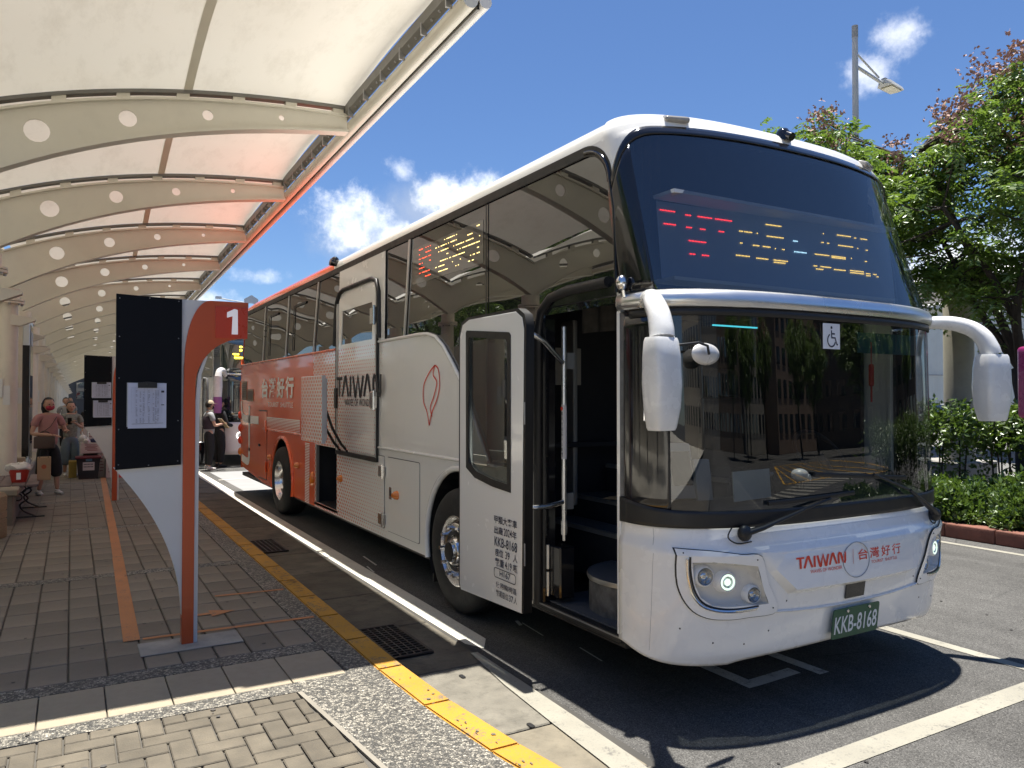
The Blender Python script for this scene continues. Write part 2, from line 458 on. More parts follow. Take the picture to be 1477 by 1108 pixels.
GUTTER = mat('gutter_stone', (.105, .092, .07), .85, var=.5, vs=3.5, bump=1., bs=22, dirt=.9, random_tint=.12)
PAVER = mat('dark_grey_paver', (.185, .158, .125), .75, var=.30, vs=2.3, bump=.3, bs=120, dirt=.35, random_tint=.16)
GRANITE = mat('beige_granite_slab', (.30, .255, .185), .6, var=.08, vs=14, bump=.15, bs=160, dirt=.15, random_tint=.05)
BRICK = mat('greige_paving_brick', (.108, .092, .068), .85, var=.32, vs=6, bump=.4, bs=110, dirt=.25, random_tint=.14)
GROUT = mat('joint_sand', (.09, .083, .072), .95, var=.3, vs=6)
CREAM = mat('cream_steel_paint', (.62, .59, .505), .42, var=.05, vs=1.5, dirt=.12)
# ================================================================ ground, road, pavement
b = B(); b.quad((-400, -300, -.03), (600, -300, -.03), (600, 900, -.03), (-400, 900, -.03))
struct('ground', b, asphalt_mat('far_asphalt', .06))
b = B(); b.quad((1.6, -90, 0), (9.55, -90, 0), (9.55, 90, 0), (1.6, 90, 0))
struct('road', b, ASPH)
b = B(); b.quad((13.2, -2, 0), (60, -2, 0), (60, 160, 0), (13.2, 160, 0))
struct('street', b, mat('sunlit_street_concrete', (.13, .127, .12), .85, var=.12, vs=.5))
def sheet(name, pts, z, m, parent=None):
    b = B(); b.b.faces.new([b.b.verts.new((x, y, z)) for x, y in pts])
    return struct(name, b, m, parent)
road = bpy.data.objects['road']
def mark(pts, m=LINEW, z=.004, name='painted_line'):
    b = B()
    # subdivided sheet with slightly ragged edges
    b.b.faces.new([b.b.verts.new((x, y, z)) for x, y in pts])
    return mk(name, b, m, road)
# stall lines
mark([(2.42, 4.9), (2.50, 4.72), (2.61, 4.9), (2.62, 6), (2.62, 26), (2.44, 26), (2.42, 6)], LINEW2)
mark([(2.60, 2.36), (2.60, 2.50), (5.40, 2.51), (9.3, 2.60), (9.3, 2.46), (5.36, 2.36)], LINEW)
mark([(5.30, 2.512), (5.40, 2.512), (5.44, 15), (5.34, 15)], LINEW)
# wheelchair-bay corner tick under the nose
mark([(3.54, 3.28), (3.64, 3.28), (3.64, 5.5), (3.54, 5.5)], LINEG)
mark([(3.641, 3.28), (3.641, 3.38), (4.02, 3.40), (4.02, 3.30)], LINEG)
mark([(4.10, 3.22), (4.19, 3.22), (4.19, 5.4), (4.10, 5.4)], LINEG)
# chalky scraps between gutter and bus
for (x, y, l, w) in [(3.0, 4.75, .35, .012), (3.05, 4.1, .3, .012), (2.75, 7.6, .5, .02), (2.62, 7.3, .3, .015), (2.98, 5.05, .12, .03)]:
    mark([(x, y), (x+w, y), (x+w+.03, y+l), (x+.03, y+l)], LINEG, .005)
mark([(9.05, -20), (9.15, -20), (9.22, 30), (9.12, 30)], LINEW)
# bay behind the bus
mark([(2.8, 14.9), (2.8, 18.9), (5.2, 18.9), (5.2, 14.9)], mat('pale_road_patch', (.24, .243, .245), .8, var=.08), .003, 'road_patch')
mark([(2.7, 17.0), (5.3, 17.0), (5.3, 17.1), (2.7, 17.1)], LINEW2, .008)
# lane markings, zebra and yellow box ahead of the bus (seen in the windscreen)
for i in range(12):
    a = 11.5+i*1.05; mark([(a, -10.5-i*.25), (a+.5, -10.6-i*.25), (a+1.6, -7.6-i*.25), (a+1.1, -7.5-i*.25)], LINEW, -.02)
YB = paint_line_mat('yellow_box_paint', (.62, .33, .02), .2)
yb = [(16, -13), (27, -9), (35, -22), (24, -27)]
def lerp2(p, q, t_): return (p[0]+(q[0]-p[0])*t_, p[1]+(q[1]-p[1])*t_)
def line(p, q, w, m_, z=-.018):
    d = Vector((q[0]-p[0], q[1]-p[1])).normalized(); n_ = Vector((-d.y, d.x))*w/2
    mark([(p[0]+n_.x, p[1]+n_.y), (q[0]+n_.x, q[1]+n_.y), (q[0]-n_.x, q[1]-n_.y), (p[0]-n_.x, p[1]-n_.y)], m_, z)
for k in range(4): line(yb[k], yb[(k+1) % 4], .22, YB)
for k in range(1, 7):
    line(lerp2(yb[0], yb[1], k/7), lerp2(yb[3], yb[2], max(0, k/7-.18)), .16, YB, -.016)
line((9.4, -3.2), (20, -7.5), .2, LINEW, -.02); line((36, -5), (48, -30), .2, LINEW, -.02)
# gutter
b = B(); b.quad((1.66, 4.4, .012), (2.42, 4.4, .012), (2.42, 90, .012), (1.66, 90, .012)); b.quad((1.66, -30, .012), (2.42, -30, .012), (2.42, 4.4, .012), (1.66, 4.4, .012))
gut = struct('gutter', b, mat('gutter_bed', (.05, .047, .042), .9, var=.3))
yy = 4.42; i = 0
rg = random.Random(3)
while yy < 34:
    L = 1.02 if yy < 24 else 3
    xo = 2.38
    grate_here = any(abs(yy-g) < .02 for g in ())
    b = B(); b.box(1.745, xo, yy+.008, yy+L-.012, .0, .024+rg.uniform(-.002, .002), .008)
    o = mk('stone_slab', b, GUTTER, gut); yy += L; i += 1
yy = 4.42
for L in (1.0, .62, 1.0, .66, 1.0, 1.0, 1.0, 1.0, 1.0, 1.0):
    b = B(); b.box(1.745, 2.36, yy-L+.008, yy-.008, .0, .027+rg.uniform(-.002, .002), .006)
    o = mk('concrete_slab', b, CONC if L == 1 else mat('tan_concrete', (.17, .148, .108), .8, var=.25, vs=6, bump=.5, dirt=.5), gut)
    # oblong drainage slots
    b = B()
    for sx in (1.80, 2.10): b.prism(rrect(-.014+sx, .014+sx, yy-L/2-.0+ .30, yy-L/2+.36, .012, 3), lambda a, c: (a, c, .0325), lambda a, c: (a, c, .0290))
    mk('drain_slot', b, BLACK, gut); yy -= L
# white painted band on the gutter slabs
b = B()
ps = [(2.36, 4.6, .05), (2.315, 4.0, .12), (2.285, 3.4, .15), (2.26, 2.9, .16), (2.2, 2.3, .16), (2.1, 1.5, .16), (1.9, .5, .16)]
prev = None
for x, y, w in ps:
    a = b.b.verts.new((x-w/2, y, .0335)); c = b.b.verts.new((x+w/2, y, .0335))
    if prev: b.b.faces.new((prev[0], prev[1], c, a))
    prev = (a, c)
mk('painted_band', b, LINEW, gut)
# cast iron grates
def grate(x0, x1, y0, y1, label):
    t = thing('drain_grate', label, 'drain grate', ((x0+x1)/2, (y0+y1)/2, .02), 'iron drain grates in the gutter')
    IRON = mat('rusty_cast_iron', (.05, .042, .036), .6, metal=.5, var=.3, bump=.4)
    b = B(); b.box(x0, x1, y0, y1, .0285, .0295)
    mk('pit', b, mat('drain_dark', (.004, .004, .004), .9), t)
    b = B()
    for (a0, a1, c0, c1) in ((x0, x1, y0, y0+.025), (x0, x1, y1-.025, y1), (x0, x0+.025, y0+.025, y1-.025), (x1-.025, x1, y0+.025, y1-.025)):
        b.box(a0, a1, c0, c1, .0296, .044, .003)
    mk('frame', b, IRON, t)
    for k in range(1, 5):
        x = x0+.025+(x1-x0-.05)*k/5; b = B(); b.box(x-.006, x+.006, y0+.025, y1-.025, .0296, .041); mk('bar', b, IRON, t)
    n = int((y1-y0)/.05)
    for k in range(1, n):
        y = y0+.025+(y1-y0-.05)*k/n; b = B(); b.box(x0+.025, x1-.025, y-.007, y+.007, .0296, .0405); mk('bar', b, IRON, t)
grate(1.83, 2.13, 4.74, 5.46, 'near rectangular iron grate in the gutter, level with the orange sign post')
grate(1.83, 2.12, 8.66, 9.44, 'far rectangular iron grate in the gutter beside the bus luggage hatch')
# yellow kerb stones (bend outward near the camera)
def kx(y):
    return (1.575 + max(0, (4.4-y))**2*.045) if y > 0 else 1.575+.87-.4*y
kerb = struct('kerb', B().box(1.3, 1.6, -12, -11.9, -.02, 0.0), CONC)
yy = 1.2; n = 0
YST = mat('yellow_kerb_edge', (.20, .19, .17), .8, var=.2, dirt=.3)
while yy < 40:
    L = .62 if yy < 20 else 2.5
    b = B()
    def f(u, v, y0=yy, L=L): return (kx(y0+L*v)+.155*u, y0+.004+(L-.008)*v, .152)
    pts = [(0, 0), (1, 0), (1, 1), (0, 1)]
    b.prism(pts, lambda u, v: f(u, v), lambda u, v: (f(u, v)[0]+(.006 if u else 0), f(u, v)[1], -.0))
    bmesh.ops.bevel(b.b, geom=[e for e in b.b.edges], offset=.008, segments=2, affect='EDGES')
    mk('kerb_stone', b, LINEY, kerb, smooth=40); yy += L; n += 1
# pavement bed
b = B(); b.box(-14, 1.60, -12, 70, -.02, .135)
side = struct('pavement', b, GROUT)
sheet('bounce_sheet', [(-60, -40), (-4.7, -40), (-4.7, 75), (-60, 75)], .157, mat('pale_bounce_surface', (.54, .505, .43), .85, var=.12, vs=.6, dirt=.2))  # unseen pale sheet added to bounce sunlight onto the coach side
# washed pebble bands
def band(x0, x1, y0, y1, nm='pebble_band', z=.1495):
    b = B(); b.box(x0, x1, y0, y1, .136, z); return mk(nm, b, PEB, side)
b = B(); 
pts = [(1.40, 4.80), (1.42, 4.38), (1.10, 4.34), (1.10, 4.18), (1.19, 3.15), (1.28, 2.2), (1.5, .8), (2.1, .8), (kx(1.2)-.005, 1.2)] + [(kx(v)-.005, v) for v in (1.6, 2., 2.5, 3, 3.5, 4, 4.4, 4.8)]
b.prism(pts, lambda x, y: (x, y, .1495), lambda x, y: (x, y, .136)); mk('pebble_border', b, PEB, side)
band(1.40, 1.57, 4.80, 60, 'pebble_border')
BY = [4.82]+[7.70+2.85*k for k in range(0, 15)]
for k, y in enumerate(BY): band(-13, 1.398, y, y+.16)
band(-13, 1.099, 4.20, 4.335, 'pebble_border')
# pale edge strip between bricks and pebbles
b = B(); b.prism([(1.075, 4.19), (1.10, 4.19), (1.195, 3.15), (1.29, 2.2), (1.5, .8), (1.47, .8), (1.265, 2.2), (1.17, 3.15)], lambda x, y: (x, y, .1515), lambda x, y: (x, y, .14))
mk('edge_strip', b, mat('pale_mortar', (.22, .20, .165), .8, var=.15), side)
# granite slabs
me = None
for k in range(-8, 6):
    x1 = 1.395 - .307*(5-k) if k < 6 else 0
    b = B(); b.box(x1-.302, x1-.001, 4.343, 4.812, .137, .1505, .003)
    o = mk('granite_slab', b, GRANITE, side)
# dark pavers, each one a stone
b = B(); b.box(-.0965, .0965, -.1735, .1735, -.014, 0, .006); pm = None
proto = mk('paver', b, PAVER, side)
proto_me = proto.data; first = True; count = 0
far = B()
rg = random.Random(5)
for bi in range(len(BY)-1):
    y0 = BY[bi]+.163; y1 = BY[bi+1]-.003; rows = 8
    dy = (y1-y0)/rows
    cols = 24 if bi < 2 else 40
    for r_ in range(rows):
        for c in range(cols):
            x = 1.296-.2*c; y = y0+dy*(r_+.5)
            near = (bi == 0 or (bi == 1 and r_ < 7))
            if near and count < 295 and x > (-1.1-.05*y):
                o = proto if first else bpy.data.objects.new('paver', proto_me)
                if not first: COL.objects.link(o); o.parent = side
                first = False; count += 1
                o.location = (x, y, .1505+rg.uniform(-.002, .002)); o.scale = (1, dy/.353, 1)
                o.rotation_euler = (rg.uniform(-.004, .004), rg.uniform(-.006, .006), 0)
            else:
                z = .1505+rg.uniform(-.002, .002)
                far.box(x-.0965, x+.0965, y-dy/2+.003, y+dy/2-.003, .137, z)
o = mk('paver_field', far, PAVER, side); o['kind'] = 'stuff'
# sunlit herringbone bricks
def inside(x, y): 
    xe = 1.075 if y > 4.1 else 1.075+(4.19-y)*.095
    return x < xe and y < 4.195
bw, bl = .105, .21
herr = []
for i in range(-26, 26):
    for j in range(-26, 26):
        # classic 2:1 herringbone on a unit of one brick width
        k = (i-j) % 4
        if k == 0: herr.append((i, j, 'h'))
        elif k == 2 : pass
for i in range(-30, 30):
    for j in range(-30, 30):
        if (i-j) % 4 == 0: herr.append((i, j, 'H'))
        if (i-j) % 4 == 3: herr.append((i, j, 'V'))
herr = [h for h in herr if h[2] in 'HV']
cnt = 0
BO = (.4, 3.15)
b2 = B()
for i, j, t_ in herr:
    x0, y0 = BO[0]+i*bw, BO[1]+j*bw
    x1, y1 = (x0+bl, y0+bw) if t_ == 'H' else (x0+bw, y0+bl)
    if t_ == 'V': pass
    g = .0035
    xe = 1.07+max(0, (4.19-(y0+y1)/2))*.092
    x1c = min(x1, xe); y1c = min(y1, 4.196)
    if x1c-x0 < .03 or y1c-y0 < .03 or y0 < 2.0 or x0 < -1.6: continue
    b = B(); z = .150+rg.uniform(-.0025, .0025)
    b.box(x0+g, x1c-g, y0+g, y1c-g, .136, z, .005, 1)
    if cnt < 290 and y1 > 2.55: mk('paving_brick', b, BRICK, side); cnt += 1
    else: b.b.free(); b2.box(x0+g, x1c-g, y0+g, y1c-g, .136, z)
b2.box(-13, -1.62, 2.0, 4.19, .136, .149); b2.box(-13, 1.2, -10, 1.9, .136, .149)
o = mk('brick_field', b2, BRICK, side); o['kind'] = 'stuff'
# slits and chips worn through the yellow paint
b = B()
for k in range(120):
    y = rg.choice((rg.uniform(2.2, 4.6), rg.uniform(5.6, 7.4), rg.uniform(8.4, 12.5), rg.uniform(6.4, 7.2))); xk = kx(y)+rg.uniform(.01, .11); w = rg.uniform(.015, .05) if y > 5 else rg.uniform(.006, .022); h = rg.uniform(.004, .012) if y > 5 else rg.uniform(.004, .016)
    n_ = 7; b.b.faces.new([b.b.verts.new((xk+w*(1+math.cos(2*math.pi*q/n_))*.5*rg.uniform(.7, 1.1), y+h*math.sin(2*math.pi*q/n_)*rg.uniform(.6, 1.3), .1565)) for q in range(n_)])
mk('paint_chips', b, mat('bare_kerb_concrete', (.14, .12, .08), .85, var=.3), kerb)['kind'] = 'stuff'
# orange tape on the pavers
def tape(pts, z=.1545):
    b = B(); b.b.faces.new([b.b.verts.new((x, y, z)) for x, y in pts]); return mk('floor_tape', b, ORTAPE, side)
tape([(.305, 5.60), (.405, 5.60), (.46, 8.6), (.365, 8.6)]); tape([(.37, 8.62), (.46, 8.62), (.60, 17.2), (.51, 17.2)])
tape([(.42, 5.585), (1.54, 5.53), (1.54, 5.575), (.42, 5.63)]); tape([(1.01, 6.50), (1.54, 6.45), (1.54, 6.49), (1.01, 6.54)])
tape([(.80, 5.995), (.90, 5.995), (.90, 5.93), (1.08, 6.02), (.90, 6.11), (.90, 6.045), (.80, 6.045)])
# chewing gum and drip spots trodden into the paving
rg = random.Random(77)
b = B()
for k in range(130):
    x = rg.uniform(-1.5, 1.35); y = rg.uniform(2.6, 9.5); r_ = rg.uniform(.006, .016)
    if 4.33 < y < 4.98 and rg.random() < .5: continue
    b.b.faces.new([b.b.verts.new((x+r_*math.cos(a)*rg.uniform(.8, 1.2), y+r_*math.sin(a)*rg.uniform(.8, 1.2), .1556)) for a in np.linspace(0, 2*math.pi, 9)[:-1]])
mk('gum_spots', b, mat('trodden_gum', (.055, .05, .045), .7, var=.3), side)['kind'] = 'stuff'
b = B()
for k in range(110):
    x = rg.uniform(2.7, 8.5); y = rg.uniform(-1, 4.8); r_ = rg.uniform(.004, .013)
    b.b.faces.new([b.b.verts.new((x+r_*math.cos(a)*rg.uniform(.6, 1.3), y+r_*math.sin(a)*rg.uniform(.6, 1.3), .0058)) for a in np.linspace(0, 2*math.pi, 12)[:-1]])
mk('oil_spots', b, mat('oil_drip', (.028, .026, .024), .55, var=.3), road)['kind'] = 'stuff'
# painted concrete footing round the sign post
b = B(); b.box(.38, .99, 5.22, 5.50, .151, .158, .004)
struct('post_footing', b, mat('footing_cement', (.30, .285, .26), .85, var=.3, vs=5, bump=.4, bs=60, dirt=.3))
# ================================================================ station canopy
def cn(x, y, z):           # canopy frame: slightly skew to the stalls and falling away for drainage
    return (x+.012*(y-7.7), y, z-.02*(y-7.7))
PR = [(-.95, 4.00), (-.55, 4.16), (.07, 4.36), (.42, 4.44), (.90, 4.525), (1.38, 4.59), (1.88, 4.64), (2.46, 4.66)]    # rib top
PB = [(-.95, 3.42), (-.70, 3.60), (-.54, 3.74), (.40, 4.06), (.95, 4.235), (1.42, 4.37), (1.95, 4.48), (2.46, 4.50)]    # rib bottom
PM = [(-.95, 4.09), (-.55, 4.245), (.07, 4.43), (.42, 4.51), (.90, 4.595), (1.38, 4.66), (1.88, 4.71), (2.44, 4.735)]  # membrane rail
def interp(P, x): return float(np.interp(x, [p[0] for p in P], [p[1] for p in P]))
def smooth_interp(P, x):
    c = np.polyfit([p[0] for p in P], [p[1] for p in P], 4); return float(np.polyval(c, x))
cT = np.polyfit(*zip(*PR), 3); cB = np.polyfit(*zip(*PB), 3); cM = np.polyfit(*zip(*PM), 3)
fT = lambda x: float(np.polyval(cT, x)); fB = lambda x: float(np.polyval(cB, x)); fM = lambda x: float(np.polyval(cM, x))
CT = thing('station_canopy', 'long cream steel bus station canopy with white membrane roof on a row of round columns', 'canopy', (0, 5, 0))
mem, t, p = newmat('white_membrane')
o_ = t.obj()
t.n.remove(p)
c_ = t.mix(t.ramp(t.noise(o_, .7, 5, .6), .3, .75, 0, .5), (.84, .80, .71), (.77, .72, .62))
c_ = t.mix(t.ramp(t.noise(o_, 4, 8, .72, (1, .35, 1)), .50, .78, 0, .30), c_, (.40, .35, .26))
d_ = t.new('ShaderNodeBsdfDiffuse', {'Color': c_}); tr_ = t.new('ShaderNodeBsdfTranslucent', {'Color': c_})
m_ = t.new('ShaderNodeMixShader', {'Fac': .135}); t.l.new(d_.outputs[0], m_.inputs[1]); t.l.new(tr_.outputs[0], m_.inputs[2])
t.l.new(m_.outputs[0], t.n['Material Output'].inputs['Surface'])
SEAMM = mat('membrane_seam', (.62, .58, .47), .7, var=.05)
RAILM = mat('dark_gap_rail', (.16, .155, .14), .5, var=.1)
HOLEX = [(-.28, .10), (.42, .076), (1.10, .05), (1.79, .028)]
RIBY = [4.97]+[7.7+2.85*k for k in range(0, 18)]
def side_xy(me, y, w):
    return remap(me, lambda a, b, c: cn(a, y+c, b))
def build_rib(y, mirror=False):
    sg = -1 if mirror else 1
    xs = np.linspace(-.95, 2.46, 22)
    out = [(x, fB(x)) for x in xs]+[(x, fT(x)) for x in xs[::-1]]
    holes = [arc(hx, (fT(hx)+fB(hx))/2+.01, r, 0, 360, 15)[:-1] for hx, r in HOLEX]
    me = fill2d([out]+holes, ext=.009)
    remap(me, lambda a, b, c: (sg*(a+.95)-.95, y+c, b)); remap(me, cn)
    return me
def rib_extras(y, sg):
    X = lambda x: sg*(x+.95)-.95
    fl = B(); xs = np.linspace(-.95, 2.46, 22)
    for f, dz, hw in ((fB, -.012, .065), (fT, .012, .05)):
        for a, c in zip(xs, xs[1:]):
            pass
        rows = [[fl.b.verts.new(cn(X(x), y+s*hw, f(x)+q)) for (s, q) in ((-1, dz*2), (1, dz*2), (1, 0), (-1, 0))] for x in xs]
        for r0, r1 in zip(rows, rows[1:]):
            for k in range(4): fl.b.faces.new((r0[k], r0[(k+1) % 4], r1[(k+1) % 4], r1[k]))
        fl.b.faces.new(rows[0]); fl.b.faces.new(rows[-1][::-1])
    return fl
def rail(y, sg):
    X = lambda x: sg*(x+.95)-.95
    b = B(); xs = np.linspace(-.92, 2.44, 22)
    rows = [[b.b.verts.new(cn(X(x), y+s*.045, fM(x)+q)) for (s, q) in ((-1, -.004), (1, -.004), (1, .028), (-1, .028))] for x in xs]
    for r0, r1 in zip(rows, rows[1:]):
        for k in range(4): b.b.faces.new((r0[k], r0[(k+1) % 4], r1[(k+1) % 4], r1[k]))
    b.b.faces.new(rows[0]); b.b.faces.new(rows[-1][::-1])
    return b
for k, y in enumerate(RIBY):
    for mir in (False, True):
        sg = -1 if mir else 1
        if (mir and k > 9) or k == 0: continue
        rb = mk('rib', build_rib(y, mir), CREAM, CT)
        mk('flange', rib_extras(y, sg), CREAM, rb, smooth=40)
        mk('membrane_rail', rail(y, sg), RAILM, CT, smooth=40)
        bk = B()
        for x in (-.62, -.12, .38, .88, 1.38, 1.88, 2.36):
            w = .055; xx = sg*(x+.95)-.95
            A = [cn(xx-w, y-.03, fT(x-w*sg)+.024), cn(xx+w, y-.03, fT(x+w*sg)+.024), cn(xx+w, y-.03, fM(x+w*sg)-.004), cn(xx-w, y-.03, fM(x-w*sg)-.004)]
            C_ = [(q[0], q[1]+.06, q[2]) for q in A]
            va = [bk.b.verts.new(q) for q in A]; vb = [bk.b.verts.new(q) for q in C_]
            bk.b.faces.new(va); bk.b.faces.new(vb[::-1])
            for i in range(4): bk.b.faces.new((va[i], vb[i], vb[(i+1) % 4], va[(i+1) % 4]))
        mks('bracket', bk, CREAM, rb)
# membrane bays: tensioned cloth, bowed up between the ribs
for k in range(len(RIBY)-1):
    y0, y1 = RIBY[k]+.04, RIBY[k+1]-.04
    if k == 0: y0 = RIBY[0]+.0
    for sg in (1, -1):
        if sg == -1 and k > 9: continue
        X = lambda x: sg*(x+.95)-.95
        def f(u, v):
            x = -.90+3.34*u; y = y0+(y1-y0)*v
            return cn(X(x), y, fM(x)+.03+.13*math.sin(math.pi*v)*(.4+.6*math.sin(math.pi*min(1, u*1.05))) )
        b = B(); b.grid(f, np.linspace(0, 1, 20), np.linspace(0, 1, 9))
        mp = mk('membrane_panel', b, mem, CT, smooth=180)
        b = B()
        def fs(u, v):
            p_ = f(.545+.0115*u, v); return (p_[0], p_[1], p_[2]-.006)
        b.grid(fs, (-1, 1), np.linspace(0, 1, 9)); mk('seam', b, SEAMM, mp, smooth=180)
# edge: gutter tube, lip and the slotted dark rail behind it
for sg in (1, -1):
    X = lambda x: sg*(x+.95)-.95
    L0, L1 = 4.93, RIBY[-1] if sg == 1 else RIBY[9]
    n = 14
    ys = np.linspace(L0, L1, n)
    b = B(); b.tube([cn(X(2.53), y, 4.60) for y in ys], .062, 14); mk('edge_tube', b, CREAM, CT, smooth=40)
    b = B(); b.tube([cn(X(2.655), y, 4.615) for y in ys], .052, 14); mk('edge_tube', b, mat('pale_edge_tube', (.66, .64, .60), .35, var=.04), CT, smooth=40)
    b = B()
    for (dx, dz, w, h) in ((2.595, 4.59, .010, .05),):
        rows = [[b.b.verts.new(cn(X(dx+s*w), y, dz+q*h)) for s, q in ((-1, -1), (1, -1), (1, 1), (-1, 1))] for y in ys]
        for r0, r1 in zip(rows, rows[1:]):
            for k in range(4): b.b.faces.new((r0[k], r0[(k+1) % 4], r1[(k+1) % 4], r1[k]))
    mk('gutter_strip', b, RAILM, CT)
    b = B(); rows = [[b.b.verts.new(cn(X(x), y, z)) for x, z in ((2.425, 4.69), (2.475, 4.64), (2.475, 4.78), (2.425, 4.78))] for y in ys]
    for r0, r1 in zip(rows, rows[1:]):
        for k in range(4): b.b.faces.new((r0[k], r0[(k+1) % 4], r1[(k+1) % 4], r1[k]))
    dr_ = mk('clamp_rail', b, RAILM, CT)
    b = B()
    y = L0+.2
    while y < min(L1, 32):
        c0 = cn(X(2.445), y, 4.66); b.obox(c0, (.05, .02, .10))
        if y < 14: b.ball(cn(X(2.447), y+.17, 4.662), .012, 6, 4); b.ball(cn(X(2.447), y+.32, 4.662), .012, 6, 4)
        y += .48
    if sg == 1: mks('clamp', b, STEEL, dr_)
    else: b.b.free()
# end bow of the canopy
b = B(); b.prism([(1.2, 0), (2.60, 0), (2.60, .09), (1.2, .09)], lambda a, c: cn(a-.0, 4.93, fM(min(a, 2.45))-.13+c), lambda a, c: cn(a, 4.98, fM(min(a, 2.45))-.13+c))
mk('end_plate', b, CREAM, CT)
# columns
COLM = mat('column_paint', (.66, .60, .50), .5, var=.08, vs=1.2, dirt=.3)
def column(y, full):
    cx, cy, _ = cn(-.90, y, 0); topz = 3.30-.02*(y-7.7)
    b = B(); b.lathe([(.14, .12), (.14, topz+.1)], (cx, cy, 0), 'Z', 24); c = mk('column', b, COLM, CT, smooth=40)
    b = B(); b.lathe([(.14, 0), (.215, 0), (.215, .028), (.14, .028)], (cx, cy, topz-.06), 'Z', 24)
    b.lathe([(.14, 0), (.215, 0), (.215, .028), (.14, .028)], (cx, cy, topz-.022), 'Z', 24)
    b.lathe([(.155, .0), (.155, .16)], (cx, cy, topz), 'Z', 24); mk('collar', b, COLM, c, smooth=30)
    if full:
        b = B()
        for k in range(8):
            a = k*math.pi/4+.2; b.cyl((cx+.185*math.cos(a), cy+.185*math.sin(a), topz-.085), (cx+.185*math.cos(a), cy+.185*math.sin(a), topz-.06), .018, n=6)
        mks('bolt', b, STEEL, c)
    # triangular luminaire arm
    z = 2.93-.02*(y-7.7)
    b = B(); b.prism([(.02, 0), (.02, .15), (.36, .10), (.36, .07), (.16, -.02)], lambda a, q: (cx+a, cy-.13, z+q), lambda a, q: (cx+a, cy+.05, z+q))
    mk('lamp_arm', b, mat('luminaire_grey', (.56, .52, .45), .5, var=.06), CT)
    b = B(); b.box(cx-.085, cx-.035, cy-.165, cy-.135, 1.75, 2.02); b.box(cx-.03, cx+.055, cy-.1455, cy-.1425, 1.64, 1.92)
    mk('notice', b, mat('white_notice', (.62, .62, .60), .5, var=.03), c)
for k, y in enumerate(RIBY[1:]): column(y, k < 6)
# low stone ledge under the columns
LED = mat('ledge_stone', (.20, .17, .135), .75, var=.2, vs=4, bump=.2, dirt=.3)
lg = thing('stone_ledge', 'long low brown stone ledge that carries the row of canopy columns', 'ledge', (-1.3, 20, .15))
b = B(); b.box(-2.0, -.62, 11.4, 62, .14, .52, .01); mk('base', b, LED, lg)
b = B(); b.box(-2.05, -.57, 11.35, 62, .52, .60, .012); mk('coping', b, mat('ledge_coping', (.30, .26, .20), .7, var=.15, vs=5, dirt=.3), lg)
# ticket booths / wall behind the columns
b = B(); b.box(-2.35, -2.15, 13.0, 62, .60, 2.9)
wl_ = mk('wall', b, mat('cream_wall_panel', (.62, .57, .48), .6, var=.06, dirt=.2)); tag(wl_, 'long cream panel wall running behind the row of canopy columns', 'wall')
gb = thing('glass_poster_case', 'tall glass poster case with silver frame between the two nearest columns', 'display case', (-.66, 15.3, .6))
b = B(); b.box(-.70, -.60, 14.75, 15.85, .55, 3.05, .01); mk('frame', b, BRUSH, gb)
b = B(); b.box(-.598, -.592, 14.85, 15.75, .70, 2.95); mk('pane', b, glass_mat('case_glass', (.03, .035, .045), .25), gb)
b = B(); b.box(-.7, -.6, 14.742, 14.748, .7, 2.6); mk('side_panel', b, BLACKG, gb)
b = B(); b.box(-.590, -.588, 14.95, 15.6, 2.62, 2.85); mk('notice', b, mat('poster_grey', (.4, .4, .4), .5), gb)
# ================================================================ the big coach
BUS = thing('tour_coach', 'large white and orange coach parked in front with its passenger door open', 'bus', (4.0, 9.0, 0))
X0, X1 = 2.75, 5.29; XM = (X0+X1)/2; HW = (X1-X0)/2
ZC = [.26, .34, .6, .84, .90, .95, 1.04, 1.12, 2.24, 2.36, 3.30, 3.42, 3.52]
YC = [3.0, 2.96, 2.91, 2.88, 2.865, 2.90, 2.93, 2.93, 2.965, 2.99, 3.29, 3.38, 3.62]
ZK = [.28, 2.3, 3.3, 3.52]; YK = [3.50, 3.50, 3.66, 3.80]
def hwz(z): return HW + (.022*max(0, min(1, (1.0-z)/.12)) if z < 1 else 0)
def fY(X, z, off=0.):
    h = HW+.02*max(0., min(1., (.98-z)/.06))
    u = min(abs((X-XM)/h), 1.); k = float(np.interp(z, ZK, YK)); c = float(np.interp(z, ZC, YC)); n = 2.9
    return k-(k-c)*(1-u**n)**(1/n)-off
def FS(th, z, off=0.):
    """front shell by angle: th -90..90 deg"""
    h = HW+.02*max(0., min(1., (.98-z)/.06)) - (max(0, (z-2.35))*.03 if th > 0 else 0) + off
    k = float(np.interp(z, ZK, YK)); c = float(np.interp(z, ZC, YC)); n = 2.9-.65*max(0, min(1, (z-2.35)/1.0))
    s, co = math.sin(R(th)), math.cos(R(th))
    x = XM+h*math.copysign(abs(s)**(2/n), s); y = k-(k-c+off)*abs(co)**(2/n)
    return (x, y, z)
TH = np.degrees(np.arcsin(np.linspace(-1, 1, 75)))
TH = np.array([math.copysign(90*(abs(t_)/90)**1.0, t_) for t_ in TH])
def shell(zlo, zhi, nz, t0=-90, t1=90, off=0., nt=64, flip=False):
    zl = zlo if callable(zlo) else (lambda t_: zlo); zh = zhi if callable(zhi) else (lambda t_: zhi)
    b = B(); ts = [t0+(t1-t0)*(i/nt) for i in range(nt+1)]
    b.grid(lambda t_, v: FS(t_, zl(t_)+(zh(t_)-zl(t_))*v, off), ts, [j/nz for j in range(nz+1)])
    return b
